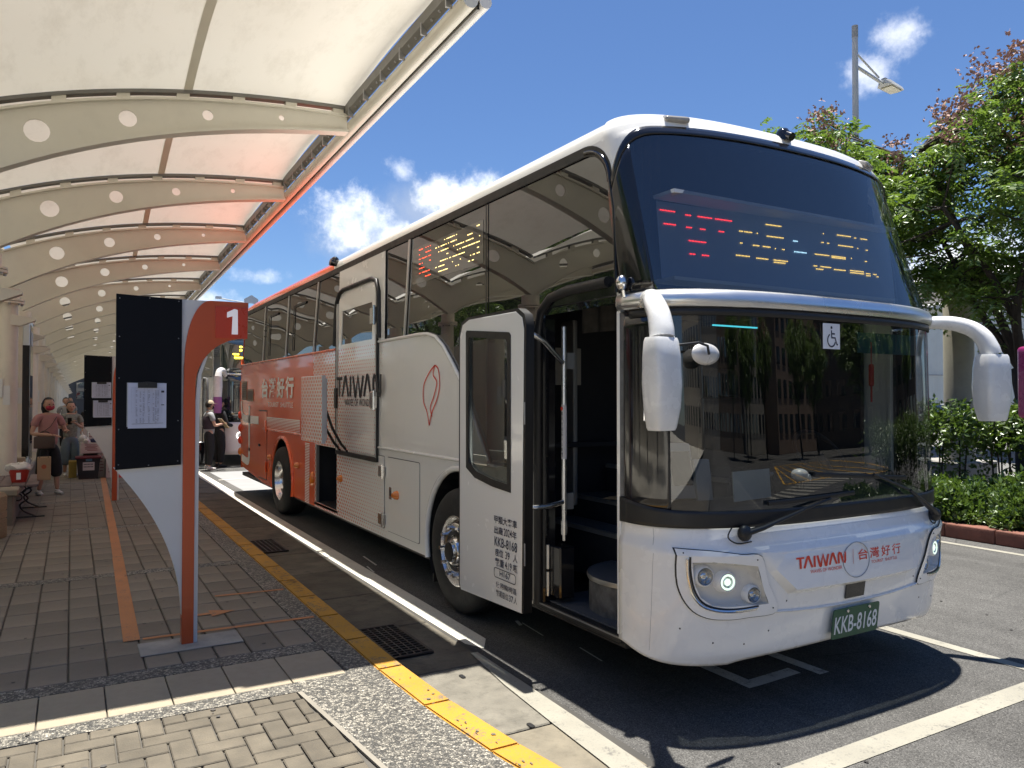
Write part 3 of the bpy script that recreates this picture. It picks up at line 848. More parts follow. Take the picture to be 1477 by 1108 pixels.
# ---- lower front mask
sk = shell(lambda t_: .285+.085*(abs(t_)/90)**5+.05*max(0, 1-abs(t_/35.))**.5, 1.045, 44, nt=130)
LI = [(2.885, .865), (2.98, .868), (3.12, .852), (3.225, .835), (3.275, .70), (3.315, .62), (3.18, .622), (3.06, .62), (2.985, .632), (2.93, .675), (2.90, .75)]
def in_poly(p, x, y):
    r_ = False; j = len(p)-1
    for i in range(len(p)):
        if (p[i][1] > y) != (p[j][1] > y) and x < (p[j][0]-p[i][0])*(y-p[i][1])/(p[j][1]-p[i][1])+p[i][0]: r_ = not r_
        j = i
    return r_
LI2 = [(3.10+(x-3.10)*1.05, .74+(z-.74)*1.05) for x, z in LI]
dl = []
for f in sk.b.faces:
    c = f.calc_center_median(); x = c.x if c.x < XM else 2*XM-c.x
    if in_poly(LI2, x, c.z): dl.append(f)
bmesh.ops.delete(sk.b, geom=dl, context='FACES')
bump_ = mk('front_bumper', sk, FRONTW, BUS, smooth=50, thick=.006)
# left/right return of the bumper into the side
for xx, sg in ((X0, -1), (X1, 1)):
    b = B(); xa, xb = sorted((xx+.012*sg, xx-.02*sg)); b.box(xa, xb, 3.498, 3.53, .385, 2.25, .004); mk('front_pillar', b, WHITE, BUS)
# windscreen gasket
b = shell(1.04, lambda t_: 1.13+.05*(abs(t_)/90)**6, 5, off=.012); mk('windscreen_gasket', b, BLACK, BUS, smooth=50, thick=.006)
for a, c in ((-90, -64), (78, 90)):
    b = shell(1.10, 2.24, 12, a, c, off=.008, nt=12); mk('corner_post', b, BLACKG, BUS, smooth=50, thick=.006)
WSG = glass_mat('windscreen_glass', (.02, .03, .03), .08, trans=.52, wav=.05, wscale=1.6)
b = shell(1.12, 2.23, 14, -84, 84, off=.004); mk('lower_windscreen', b, WSG, BUS, smooth=180)
b = shell(2.20, 2.245, 2, -86, 86, off=.012); mk('windscreen_gasket', b, BLACK, BUS, smooth=50, thick=.006)
# chrome brow
b = B(); ts = [-90+180*i/60 for i in range(61)]
prof = [(.0, 2.245), (.022, 2.25), (.034, 2.275), (.036, 2.30), (.026, 2.33), (.0, 2.345)]
b.grid(lambda t_, j: FS(t_, prof[int(j)][1], prof[int(j)][0]+.004), ts, range(len(prof))); mk('chrome_brow', b, BRUSH, BUS, smooth=60, thick=.004)
# upper windscreen
def utop(t_):
    a = abs(t_)/86; return 3.315-.05*a**2-.25*max(0, (a-.62)/.38)**2.4
b = shell(2.34, utop, 16, -88, 88, off=.004); mk('upper_windscreen', b, glass_mat('upper_windscreen_glass', (.020, .026, .045), .13, trans=.48, wav=.0), BUS, smooth=180)
b = shell(lambda t_: utop(t_)-.002, lambda t_: utop(t_)+.055, 3, -88, 88, off=.012); mk('windscreen_gasket', b, BLACKG, BUS, smooth=50, thick=.006)
for a, c in ((-90, -70), (74, 90)):
    b = shell(2.35, lambda t_: utop(min(88, abs(t_)))+.01, 14, a, c, off=.010, nt=14); mk('corner_post', b, BLACKG, BUS, smooth=50, thick=.006)
# white roof brow over the windscreen
def browpt(t_, v):
    za = utop(min(88, abs(t_)))+.05; w_ = abs(math.sin(R(t_)))**4; zm = 3.385-.075*w_; zt_ = 3.528-.022*w_
    if v <= .4: return FS(t_, za+(zm-za)*v/.4, .003)
    p = FS(t_, zm, .003); ph = (v-.4)/.6*math.pi/2; d = .42*(1-math.cos(ph)); q = Vector((XM-p[0], 4.7-p[1])).normalized()
    return (p[0]+q.x*d, p[1]+q.y*d, zm+(zt_-zm)*math.sin(ph))
b = B(); b.grid(browpt, np.linspace(-90, 90, 65), np.linspace(0, 1, 16))
mk('roof_brow', b, WHITE, BUS, smooth=60)
# white strip down the front corners beside the windscreen
for sg in (-1, 1):
    xx = X0 if sg < 0 else X1
    b = B()
    pts = [(3.46, 2.30), (3.535, 2.30), (3.555, 2.7)] + arc(3.86, 3.03, .285, 180, 90, 10, .268) + [(3.68, 3.298), (3.63, 3.25), (3.575, 3.12), (3.525, 3.0), (3.49, 2.7)]
    b.prism(pts, lambda y, z: (xx+.0015*sg, y, z), lambda y, z: (xx-.03*sg, y, z)); mk('corner_strip', b, WHITE, BUS)
# ---- roof: lofted cross sections
b = B()
ys = [3.65, 3.8, 4.0, 4.2, 5, 7, 9.2, 9.21, 12, 13.8, 14.4, 14.62]
def roofsec(y, a):
    # a 0..1 across from left rail to right rail
    th = math.pi*a
    fr = 1.
    rr = max(0, min(1, (14.75-y)/.9)); rr = math.sqrt(1-(1-rr)**2)
    crown = .235*min(fr, 1)*.9+.0; zb = 3.29+.12*(1-fr)
    zt = 3.29+ (.235)*min(1, .55+.45*fr)*min(1, .3+.7*rr)
    c = -math.cos(th); s = math.sin(th)
    x = XM+HW*math.copysign(abs(c)**(2/3.2), c); z = zb+(zt-zb)*abs(s)**(2/3.2)
    return (x, y, z)
b.grid(lambda a, y: roofsec(y, a), np.linspace(0, 1, 33), ys)
# livery: white front, orange back on the roof and the sides by length
def livery(name):
    m, t, p = newmat(name); o = t.obj(); s = t.new('ShaderNodeSeparateXYZ', {'Vector': o})
    Y = t.math('ADD', s.outputs['Y'], 9.0); Z = s.outputs['Z']
    # halftone: dots in staggered rows; radius grows towards the back
    gx = t.math('DIVIDE', Y, .066); gz = t.math('DIVIDE', Z, .038)
    row = t.math('FLOOR', gz); par = t.math('MULTIPLY', t.math('MODULO', t.math('ABSOLUTE', row), 2.0), .5)
    fx = t.math('SUBTRACT', t.math('FRACT', t.math('ADD', gx, par)), .5); fz = t.math('SUBTRACT', t.math('FRACT', gz), .5)
    dx = t.math('MULTIPLY', fx, .066); dz = t.math('MULTIPLY', fz, .038)
    # the fade leans: further forward at the bottom
    edge = t.math('ADD', 7.55, t.math('MULTIPLY', t.math('ABSOLUTE', t.math('SUBTRACT', Z, 1.5)), -.25))
    rad = t.ramp(t.math('SUBTRACT', Y, edge), 0, 2.3, .004, .0205); rad = t.math('MULTIPLY', rad, t.math('GREATER_THAN', Y, edge))
    inside_ = t.math('LESS_THAN', t.math('ADD', t.math('MULTIPLY', dx, dx), t.math('MULTIPLY', dz, dz)), t.math('MULTIPLY', rad, rad))
    full = t.math('GREATER_THAN', Y, t.math('ADD', 9.98, t.math('MULTIPLY', t.math('LESS_THAN', Z, 1.2), -.08)))
    oran = t.math('MAXIMUM', inside_, full)
    oran = t.math('MULTIPLY', oran, t.math('LESS_THAN', Z, 2.31))
    # roof changes over at 8.9
    oran = t.math('MAXIMUM', oran, t.math('MULTIPLY', t.math('GREATER_THAN', Y, t.math('ADD', 8.95, t.math('MULTIPLY', t.noise(o, 6, 3), .3))), t.math('GREATER_THAN', Z, 2.31)))
    c = t.mix(oran, (.86, .845, .80), (.80, .125, .035))
    c = t.mix(t.ramp(t.noise(o, 3, 7, .7), .55, .8, 0, .10), c, (.35, .31, .26))
    t.l.new(c, p.inputs['Base Color']); p.inputs['Roughness'].default_value = .22
    p.inputs['Coat Weight'].default_value = .6; p.inputs['Coat Roughness'].default_value = .04
    # faint unevenness of the hand-skinned panels
    bp = t.new('ShaderNodeBump', {'Height': t.noise(o, 1.6, 2, .4), 'Strength': .12, 'Distance': .03}); t.l.new(bp.outputs[0], p.inputs['Normal'])
    return m
LIV = livery('coach_livery')
mk('roof', b, LIV, BUS, smooth=60)
# ---- left side skin with wheel arches, door and luggage openings
WF, WR = 5.60, 11.66
def archy(yc, r, z0, n=18):
    a0 = math.degrees(math.asin((z0-.50)/r)); return arc(yc, .50, r, a0, 180-a0, n)
def side_skin(X, sg, door):
    yf = 4.45 if door else 3.50
    lo = []
    top = []
    # bottom edge from rear to front with arches cut in
    pts = [(14.88, .62), (14.86, .50), (13.6, .36)] + [(WR+1.0, .33)] + archy(WR, .665, .33)[::1] + [(WF+1.2, .33)] + archy(WF, .675, .33)
    pts = [(14.88, .62), (14.80, .48), (13.0, .335)]
    pts += archy(WR, .64, .335)          # starts at +y side, ends at -y side
    pts += archy(WF, .66, .335)
    pts += [(yf, .335), (yf, 1.24)]
    if door: pts += [(5.10, 1.24), (5.30, 1.48), (5.56, 1.84), (5.73, 2.00), (5.93, 2.17), (6.08, 2.26), (6.25, 2.30), (6.45, 2.315)]
    else: pts += [(yf, 2.315)]
    pts += [(14.72, 2.335), (14.86, 2.30), (14.93, 2.0), (14.95, 1.2)]
    holes = []
    if door: holes.append([(9.86, .40), (9.86, 1.14), (8.95, 1.14), (8.95, .40)])
    me = fill2d([pts]+holes, ext=.004)
    remap(me, lambda a, c, e: (X+e*1.0, a, c)); return me
mk('side_panel', side_skin(X0+.004, -1, True), LIV, BUS)
mk('side_panel', side_skin(X1-.004, 1, False), LIV, BUS)
# wheel-arch lips
for yc, r, m_ in ((WF, .67, WHITE), (WR, .65, ORANGE)):
    for xx, sg in ((X0, -1), (X1, 1)):
        b = B(); a = archy(yc, r, .335, 24)
        b.tube([(xx+sg*.004, y, z) for y, z in a], .026, 8); mk('wheel_arch', b, m_, BUS, smooth=60)
        b = B(); pr_ = archy(yc, r-.01, .2, 20)
        b.grid(lambda i, x: (x, pr_[int(i)][0], pr_[int(i)][1]), range(len(pr_)), (xx-sg*.01, xx-sg*.5)); mk('wheel_well', b, BLACK, BUS)
# belt bead, waist bead, skirt bead
b = B(); b.tube([(X0-.006, y, z) for y, z in [(5.12, 1.26), (5.30, 1.50), (5.56, 1.86), (5.73, 2.02), (5.93, 2.19), (6.08, 2.275), (6.25, 2.315), (6.45, 2.325), (8.9, 2.325)]], .017, 8)
mk('belt_moulding', b, WHITE, BUS, smooth=60)
b = B(); b.tube([(X0-.006, 8.9, 2.325), (X0-.006, 14.7, 2.345), (X0-.006, 14.83, 2.36), (X0-.0, 14.85, 2.45)], .017, 8); mk('belt_moulding', b, ORANGE, BUS, smooth=60)
b = B(); b.tube([(X0-.004, 5.0, 1.235), (X0-.004, 8.93, 1.235)], .014, 8); mk('waist_moulding', b, WHITE, BUS, smooth=60)
b = B(); b.tube([(X0-.004, 9.9, 1.235), (X0-.004, 13.0, 1.235)], .014, 8); mk('waist_moulding', b, ORANGE, BUS, smooth=60)
# ---- glazing band
WIN = glass_mat('side_window_film', (.012, .012, .013), .17, trans=.0, wav=.35, rough=.0, wscale=.55, rcol=(.95, .96, .97))
def glass_outline(door):
    if door: return [(14.70, 2.33), (14.76, 2.42), (14.50, 3.18), (14.40, 3.245), *arc(3.86, 3.03, .25, 90, 180, 8, .22), (3.57, 2.8), (3.53, 2.40), (3.53, 2.30), (4.42, 2.30), (4.42, 1.20), (5.02, 1.22), (5.30, 1.52), (5.56, 1.87), (5.73, 2.03), (5.93, 2.20), (6.08, 2.285), (6.25, 2.32)]
    return [(14.70, 2.33), (14.76, 2.42), (14.50, 3.18), (14.40, 3.245), (3.70, 3.245), (3.56, 3.0), (3.53, 2.33)]
for X, sg, d in ((X0, -1, True), (X1, 1, False)):
    me = fill2d([glass_outline(d)], ext=.002); remap(me, lambda a, c, e: (X-sg*(.010)+e, a, c)); mk('side_glazing', me, WIN, BUS)
    me = fill2d([[(14.42, 3.235), (14.36, 3.302), *arc(3.86, 3.03, .285, 90, 180, 10, .272), *arc(3.86, 3.03, .235, 180, 90, 10, .21)]], ext=.004)
    remap(me, lambda a, c, e: (X+sg*.002+e, a, c)); mk('cant_rail', me, BLACK, BUS)
b = B(); b.tube([(X0-.004, 3.535, 2.36), (X0-.004, 3.545, 2.62), (X0-.004, 3.56, 2.86), *[(X0-.004, y_, z_) for y_, z_ in arc(3.86, 3.03, .262, 178, 92, 10, .232)]], .014, 8); mk('window_gasket', b, BLACKG, BUS, smooth=60)
for y, yb in ((12.84, 13.04), (11.28, 11.48), (9.74, 9.98)):
    b = B(); b.prism([(y-.022, 3.235), (y+.022, 3.235), (yb+.022, 2.35), (yb-.022, 2.35)], lambda a, c: (X0-.001, a, c), lambda a, c: (X0-.010, a, c)); mk('window_pillar', b, BRUSH, BUS)
b = B(); b.prism([(6.66, 3.235), (6.70, 3.235), (6.83, 2.335), (6.79, 2.335)], lambda a, c: (X0-.001, a, c), lambda a, c: (X0-.010, a, c)); mk('window_pillar', b, BRUSH, BUS)
b = B(); b.box(X0-.004, X0-.001, 5.15, 5.162, 1.3, 3.235); mk('window_joint', b, BLACK, BUS)
# sliding sashes (black inverted-L frames)
for yy, y2 in ((12.55, 11.95), (11.0, 10.35)):
    b = B(); b.prism([(yy, 3.06), (y2, 3.06), (y2, 3.03), (yy-.03, 3.03), (yy+.06, 2.42), (yy+.09, 2.42)], lambda a, c: (X0-.001, a, c), lambda a, c: (X0-.008, a, c)); mk('sash_frame', b, BLACK, BUS)
# white panel over the emergency door
me = fill2d([[(8.83, 3.235), (8.9, 2.42), (8.88, 2.34), (7.34, 2.34), (7.32, 3.235)]], ext=.003); remap(me, lambda a, c, e: (X0-.006+e, a, c)); mk('upper_panel', me, WHITE, BUS)
# ---- emergency door
ED = bpy.data.objects.new('emergency_door', fill2d([[(8.84, 1.15), (8.76, 2.90), (7.55, 2.90), (7.56, 1.15)], [(8.70, 2.36), (8.65, 2.75), (7.64, 2.75), (7.64, 2.36)]], ext=.010)); COL.objects.link(ED)
remap(ED.data, lambda a, c, e: (X0-.022+e-4.0, a-9.0, c)); ED.data.materials.append(LIV); ED.parent = BUS
me = fill2d([[(8.70, 2.36), (8.65, 2.75), (7.64, 2.75), (7.64, 2.36)]], ext=.002); remap(me, lambda a, c, e: (X0-.022+e, a, c)); mk('pane', me, WIN, ED)
b = B()
b.tube([(X0-.026, 8.97, 2.36), (X0-.026, 8.93, 2.72), (X0-.026, 8.88, 2.88), (X0-.026, 8.78, 2.975), (X0-.026, 8.62, 3.0), (X0-.026, 7.68, 3.0), (X0-.026, 7.53, 2.96), (X0-.026, 7.46, 2.84), (X0-.026, 7.45, 2.36)], .026, 8); mk('rubber_surround', b, BLACK, BUS, smooth=60)
b = B(); b.box(X0-.034, X0-.004, 8.86, 8.885, 1.12, 2.86, .004); b.box(X0-.034, X0-.004, 7.515, 7.54, 1.12, 2.84, .004); mks('frame', b, mat('satin_frame', (.52, .51, .49), .4, metal=.2), ED)
b = B(); b.box(X0-.036, X0-.006, 8.888, 8.905, 1.10, 2.45); b.box(X0-.036, X0-.006, 7.50, 8.90, 1.08, 1.125); b.box(X0-.034, X0-.006, 7.503, 7.512, 1.10, 2.4); mk('seal', b, BLACK, ED)
for z in (2.60, 1.72):
    b = B(); b.box(X0-.055, X0-.02, 7.50, 7.66, z-.09, z+.09, .01); b.cyl((X0-.06, 7.50, z-.10), (X0-.06, 7.50, z+.10), .016, n=10); mk('hinge', b, CHROME, ED)
b = B(); b.box(X0-.05, X0-.03, 8.82, 8.92, 1.62, 1.86, .006); mk('handle', b, BLACK, ED)
# ---- luggage bay opening and raised hatch
lb = B()
lb.box(X0+.012, X0+1.3, 8.93, 9.88, .385, .40); lb.box(X0+1.28, X0+1.3, 8.93, 9.88, .40, 1.16); lb.box(X0+.012, X0+1.3, 9.865, 9.88, .40, 1.16); lb.box(X0+.012, X0+1.3, 8.92, 8.935, .40, 1.16); lb.box(X0+.012, X0+1.3, 8.93, 9.88, 1.145, 1.16)
mk('luggage_bay', lb, DARKIN, BUS)
b = B(); b.box(X0+.0, X0+.03, 8.90, 9.92, .36, .398, .004); b.box(X0+.0, X0+.03, 9.80, 9.86, .40, 1.14); mk('bay_sill', b, STEEL, BUS)
hb = B(); hb.box(X0-.47, X0-.43, 7.98, 8.81, 1.26, 1.985, .008)
# hatch hangs parallel to the side on two arms, shifted out
def shiftY(b, d): 
    for v in b.b.verts: v.co.y += d
shiftY(hb, -.02)
shiftY(hb, 1.05); hatch = mk('luggage_hatch', hb, LIV, BUS); hatch.location.y = -1.05
b = B(); b.box(X0-.429, X0-.40, 7.99, 8.74, 1.29, 1.95, .004); shiftY(b, 1.05); b.box(X0-.469, X0-.431, 8.997, 9.0085, 1.262, 1.983); mk('hatch_lining', b, mat('grey_hatch_lining', (.42, .42, .44), .5), hatch)
b = B()
for yy in (8.35, 8.62): b.tube([(X0-.41, yy, 1.62), (X0-.30, yy+.02, 1.60), (X0-.22, yy+.05, 1.40), (X0-.10, yy+.12, 1.22), (X0+.03, yy+.2, 1.10)], .016, 8)
shiftY(b, 1.05); mk('hatch_arm', b, BLACK, hatch, smooth=60)
# lower compartment doors: proud panels with dark shut lines
def comp_door(y0, y1, z0, z1, name='compartment_door'):
    me = fill2d([rrect(y0, y1, z0, z1, .02, 3)], ext=.003); remap(me, lambda a, c, e: (X0-.0045+e, a, c)); return mk(name, me, LIV, BUS)
def shut_line(y0, y1, z0, z1, w=.008, m_=BLACK):
    me = fill2d([rrect(y0-w, y1+w, z0-w, z1+w, .024, 3)], ext=.0012); remap(me, lambda a, c, e: (X0-.0015+e, a, c)); mk('shut_line', me, m_, BUS)
for y0, y1 in ((7.32, 8.90), (6.42, 7.28)):
    shut_line(y0+.02, y1-.03, .43 if y0 > 7 else .42, 1.15, .006); comp_door(y0+.02, y1-.03, .43 if y0 > 7 else .42, 1.15)
shut_line(12.72, 13.30, .42, 1.52, .018, BLACK); comp_door(12.72, 13.30, .42, 1.52, 'engine_door')
b = B(); b.box(X0-.03, X0-.008, 13.18, 13.26, .93, .97, .004); mk('handle', b, BLACK, BUS)
for z in (1.28, .62):
    b = B(); b.box(X0-.03, X0-.006, 12.70, 12.78, z-.09, z+.09, .006); mk('hinge', b, ORANGE, BUS)
for z in (1.0, .52):
    b = B(); b.box(X0-.034, X0-.006, 7.30, 7.45, z-.06, z+.06, .008); b.cyl((X0-.034, 7.315, z-.07), (X0-.034, 7.315, z+.07), .014, n=8); mk('hinge', b, CHROME, BUS)
b = B(); b.box(X0-.012, X0-.006, 7.12, 7.19, .74, .86, .002); mk('lock_plate', b, CHROME, BUS)
b = B(); b.box(X0-.015, X0-.010, 7.135, 7.165, .77, .83, .002); mk('lock', b, BLACK, BUS)
for y in (12.45, 10.74, 8.75, 6.98):
    b = B(); b.lathe([(.0, .055), (.022, .054), (.04, .03), (.045, .0)], (X0-.005, y, .80), (-1, 0, 0), 12)
    for v in b.b.verts: v.co.y = y+(v.co.y-y)*1.25
    mk('side_marker', b, AMBER, BUS, smooth=40)
b = B(); b.lathe([(.0, .05), (.04, .03), (.05, 0)], (X0-.005, 9.98, .68), (-1, 0, 0), 12)
for v in b.b.verts: v.co.z = .68+(v.co.z-.68)*2
mk('reflector', b, AMBER, BUS, smooth=40)
# tail lamps and vents
for z in (1.42, 1.18, .95, .74):
    b = B(); b.ball((X0+.0, 14.93, z), (.05, .05, .075), 10, 8); mk('tail_lamp', b, RED if z > .8 else AMBER, BUS, smooth=60)
VEN = mat('grey_vent', (.12, .11, .10), .6)
for (y0, y1, z0, z1) in ((14.36, 14.78, 1.70, 2.04), (13.78, 14.28, 1.68, 1.89)):
    b = B(); b.box(X0-.010, X0-.004, y0, y1, z0, z1, .002); v_ = mk('vent', b, mat('vent_frame', (.30, .22, .16), .5), BUS)
    b = B(); b.box(X0-.011, X0-.0101, y0+.03, y1-.03, z0+.03, z1-.03); mk('grille', b, VEN, v_)
    b = B(); n = 8
    for k in range(n): b.box(X0-.018, X0-.0112, y0+.04, y1-.04, z0+.035+(z1-z0-.07)*k/n, z0+.035+(z1-z0-.07)*(k+.45)/n)
    mk('slat', b, mat('vent_slat', (.22, .19, .16), .5), v_)
# rear wall
b = B()
rs = [(14.95, .45), (14.98, 1.0), (14.97, 2.2), (14.82, 2.5), (14.62, 3.3)]
b.grid(lambda x, j: (x, rs[int(j)][0], rs[int(j)][1]), (X0+.01, XM, X1-.01), range(len(rs))); mk('rear_wall', b, ORANGE, BUS, smooth=60)
b = B(); b.box(X0+.03, X1-.03, 3.5, 14.9, .30, .36); mk('underbody', b, BLACK, BUS)
# painted graphics on the side
def decal(me, y_left, z0, m_, name='lettering', X=X0, eps=.012):
    remap(me, on_side(X, y_left, z0, eps)); return mk(name, me, m_, BUS)
WPR = mat('white_print', (.86, .85, .81), .35, var=.02)
BPR = mat('black_print', (.014, .014, .018), .4, var=.02)
for k, ch in enumerate('台灣好行'): decal(text_mesh(ch, 1, bold=.032, width=.48, height=.32), 13.08-.545*k, 1.735, WPR)
decal(text_mesh('TOURIST  SHUTTLE', 1, bold=.006, width=1.62, height=.075), 12.62, 1.60, WPR)
def rbl(w, h): return [(0, 0), (w, 0), (w, h), (0, h)]
# the "TAIWAN" wordmark, drawn as strokes
def stroke_mesh(strokes, w):
    """strokes in a unit space -> flat ribbons"""
    b = B()
    for st in strokes:
        p = [Vector((x, y, 0)) for x, y in st]; n = len(p); L = []; Rr = []
        for i in range(n):
            d = (p[min(i+1, n-1)]-p[max(i-1, 0)]).normalized(); nn = Vector((-d.y, d.x, 0))
            if 0 < i < n-1:
                d1 = (p[i]-p[i-1]).normalized(); d2 = (p[i+1]-p[i]).normalized(); c = max(.5, math.sqrt(max(0, (1+d1.dot(d2))/2)))
                nn = nn/c
            L.append(b.b.verts.new(p[i]+nn*w/2)); Rr.append(b.b.verts.new(p[i]-nn*w/2))
        for i in range(n-1): b.b.faces.new((L[i], L[i+1], Rr[i+1], Rr[i]))
    me = bpy.data.meshes.new('s'); b.b.to_mesh(me); b.b.free(); return me
def humps(x0, x1, up=True, h=1., n=7):
    xm = (x0+x1)/2; r = (x1-x0)*.5
    a = [(xm-r*.22*math.cos(math.pi*i/n)*1.0, h-.12+.12*math.sin(math.pi*i/n)) for i in range(n+1)]
    return [(x0, 0)]+a+[(x1, 0)] if up else [(x0, h)]+[(x, h-y) for x, y in a]+[(x1, h)]
def taiwan(width, height):
    w = .165
    S_ = [[(0, .93), (.62, .93)], [(.31, .93), (.31, 0)],
          humps(.60, 1.22), [(1.42, 1), (1.42, 0)],
          humps(1.66, 2.12, False)+humps(2.12, 2.58, False)[1:],
          humps(2.66, 3.26), [(3.46, 0), (3.46, .80), (3.55, .97), (3.66, .92), (3.86, .08), (3.98, .03), (4.05, .2), (4.05, 1)]]
    me = stroke_mesh(S_, w)
    co = np.empty(len(me.vertices)*3, 'f'); me.vertices.foreach_get('co', co); co = co.reshape(-1, 3)
    co[:, 0] *= width/4.13; co[:, 1] *= height; me.vertices.foreach_set('co', co.ravel()); me.update(); return me
def wm(y0, z0, w, h, m_):
    me = taiwan(w, h); decal(me, y0, z0, m_, 'wordmark', eps=.036)
wm(8.86, 1.76, 1.52, .225, BPR)
decal(text_mesh('WAVES OF WONDER', 1, bold=.004, width=.95, height=.075), 8.55, 1.655, BPR, eps=.036)
# red leaf-shaped outline mark
leaf = [(6.10, 2.03), (6.22, 1.97), (6.34, 1.86), (6.35, 1.72), (6.27, 1.62), (6.22, 1.50)]; lf2 = [(6.22, 1.50), (6.16, 1.62), (6.05, 1.74), (6.0, 1.86), (6.03, 1.99), (6.10, 2.03)]
lf3 = [(6.10, 2.03), (6.14, 1.95), (6.06, 1.88), (6.12, 1.76), (6.20, 1.66), (6.16, 1.58)]
def catm(P, n=6):
    out = []
    for i in range(len(P)-1):
        p0 = P[max(i-1, 0)]; p1 = P[i]; p2 = P[i+1]; p3 = P[min(i+2, len(P)-1)]
        for k in range(n):
            t_ = k/n; out.append(tuple(.5*((2*p1[j])+(-p0[j]+p2[j])*t_+(2*p0[j]-5*p1[j]+4*p2[j]-p3[j])*t_*t_+(-p0[j]+3*p1[j]-3*p2[j]+p3[j])*t_**3) for j in range(len(p1))))
    out.append(P[-1]); return out
me = stroke_mesh([catm(leaf), catm(lf2), catm(lf3)], .014)
remap(me, lambda a, b_, c: (X0-.006, a, b_)); mk('leaf_mark', me, RED, BUS)
# white stripes, bow and ladder print on the orange rear
for k in range(9):
    z = 1.25+.021*k*1.0; b = B(); b.quad((X0-.0095, 10.62, z), (X0-.0095, 12.70, z), (X0-.0095, 12.70, z+.004+.0012*k), (X0-.0095, 10.62, z+.006+.0012*k)); mk('print_stripe', b, WPR, BUS)
for k in range(38):
    z = .34+.0212*k; b = B(); b.quad((X0-.0055, 10.14, z), (X0-.0055, 10.36, z), (X0-.0055, 10.36, z+.011), (X0-.0055, 10.14, z+.011)); mk('print_stripe', b, WPR, BUS)
bow = [(14.86, 1.68), (14.82, 1.50), (14.66, 1.38), (14.2, 1.36), (13.34, 1.36)]
me = stroke_mesh([catm(bow, 5), [(14.12, 1.60), (14.12, .80)], catm([(14.12, .85), (14.14, .66), (14.3, .60), (14.8, .64)], 5)], .135); remap(me, lambda a, b_, c: (X0-.0055, a, b_)); mk('print_bow', me, WPR, BUS)
# ---- wheels
def wheel(yc, X, sg, front):
    x = X+sg*.02; b = B(); zc = .505; rT = .505
    prof = [(.28, .0), (.285, .03), (.33, .045), (.42, .040), (.465, .025), (.49, -.0), (.503, -.03), (.505, -.06), (.505, -.24), (.49, -.28), (.42, -.30), (.28, -.28)]
    b.lathe([(r, h) for r, h in prof], (x, yc, zc), (sg, 0, 0), 48)
    w = mk('wheel', b, TYRE, BUS, smooth=50)
    # tread grooves: thin rings
    b = B()
    for d in (-.08, -.12, -.17, -.21): b.lathe([(.5055, d-.004), (.5062, d), (.5055, d+.004)], (x, yc, zc), (sg, 0, 0), 48)
    mk('tread_groove', b, BLACK, w)
    b = B()
    if front: pr_ = [(.285, .028), (.275, .03), (.265, .005), (.255, -.02), (.235, -.02), (.225, .02), (.20, .035), (.175, .035), (.165, .03), (.155, -.01), (.13, -.02), (.12, .03), (.105, .06), (.085, .065), (.08, .085), (.0, .088)]
    else: pr_ = [(.285, .028), (.275, .03), (.262, -.02), (.25, -.08), (.20, -.13), (.17, -.15), (.12, -.15), (.11, -.05), (.095, -.03), (.0, -.028)]
    b.lathe(pr_, (x, yc, zc), (sg, 0, 0), 40); mk('rim', b, CHROME, w, smooth=40)
    b = B()
    for k in range(10):
        a = 2*math.pi*k/10; r = .1725+.02*front; h0 = .03 if front else -.15
        b.cyl((x+sg*h0, yc+r*math.cos(a), zc+r*math.sin(a)), (x+sg*(h0+.05), yc+r*math.cos(a), zc+r*math.sin(a)), .017, n=6)
    mks('wheel_nut', b, CHROME, w)
    if front:
        b = B(); b.lathe([(.165, .031), (.13, .031)], (x, yc, zc), (sg, 0, 0), 30); b.lathe([(.075, .089), (.0, .092)], (x, yc, zc), (sg, 0, 0), 20)
        mk('hub_recess', b, BLACK, w)
for yc, f in ((WF, True), (WR, False)):
    wheel(yc, X0, -1, f); wheel(yc, X1, 1, f)
b = B(); b.box(X0+.03, X0+.32, 6.20, 6.215, .12, .55); mk('mudflap', b, BLACK, BUS)
# ---- front passenger door, swung out and slid back along the side
XD = 2.47
dt_ = [(4.13, .40), (4.98, .365), (5.0, .40), (5.0, 2.19), (4.96, 2.27), (4.86, 2.30), (4.20, 2.295), (4.12, 2.25), (4.10, 2.18)]
dw = [(4.27, 1.15), (4.5, 1.165), (4.75, 1.20), (4.88, 1.26), (4.885, 2.20), (4.87, 2.215), (4.29, 2.16), (4.27, 2.14)]
me = fill2d([dt_, dw], ext=.016, bevel=.004); remap(me, lambda a, c, e: (XD+e, a, c)); DOOR = mk('passenger_door', me, WHITE, BUS)
def loop_tube(pts, X, r, m_, nm, par, closed=True):
    b = B(); p = pts+[pts[0]] if closed else pts; b.tube([(X, y, z) for y, z in p], r, 8); return mk(nm, b, m_, par, smooth=60)
me = fill2d([[(y+(.022 if y > 4.5 else -.03), z+(.022 if z > 1 else -.0)) for y, z in dt_], dt_], ext=.030); remap(me, lambda a, c, e: (XD+.012+e, a, c)); mk('door_seal', me, BLACK, DOOR)
mid = [(4.60+(y-4.60)*1.0, z) for y, z in dw]
inn = [(4.575+(y-4.575)*.90, 1.69+(z-1.69)*.93) for y, z in dw]
out_ = [(4.575+(y-4.575)*1.04, 1.69+(z-1.69)*1.025) for y, z in dw]
me = fill2d([out_, inn], ext=.004); remap(me, lambda a, c, e: (XD-.022+e, a, c)); fr_ = mk('window_frame', me, BLACK, DOOR)
me = fill2d([[(4.575+(y-4.575)*.97, 1.69+(z-1.69)*.975) for y, z in dw]], ext=.002); remap(me, lambda a, c, e: (XD-.006+e, a, c)); mk('pane', me, glass_mat('door_glass', (.015, .015, .015), .10, trans=.55), DOOR)
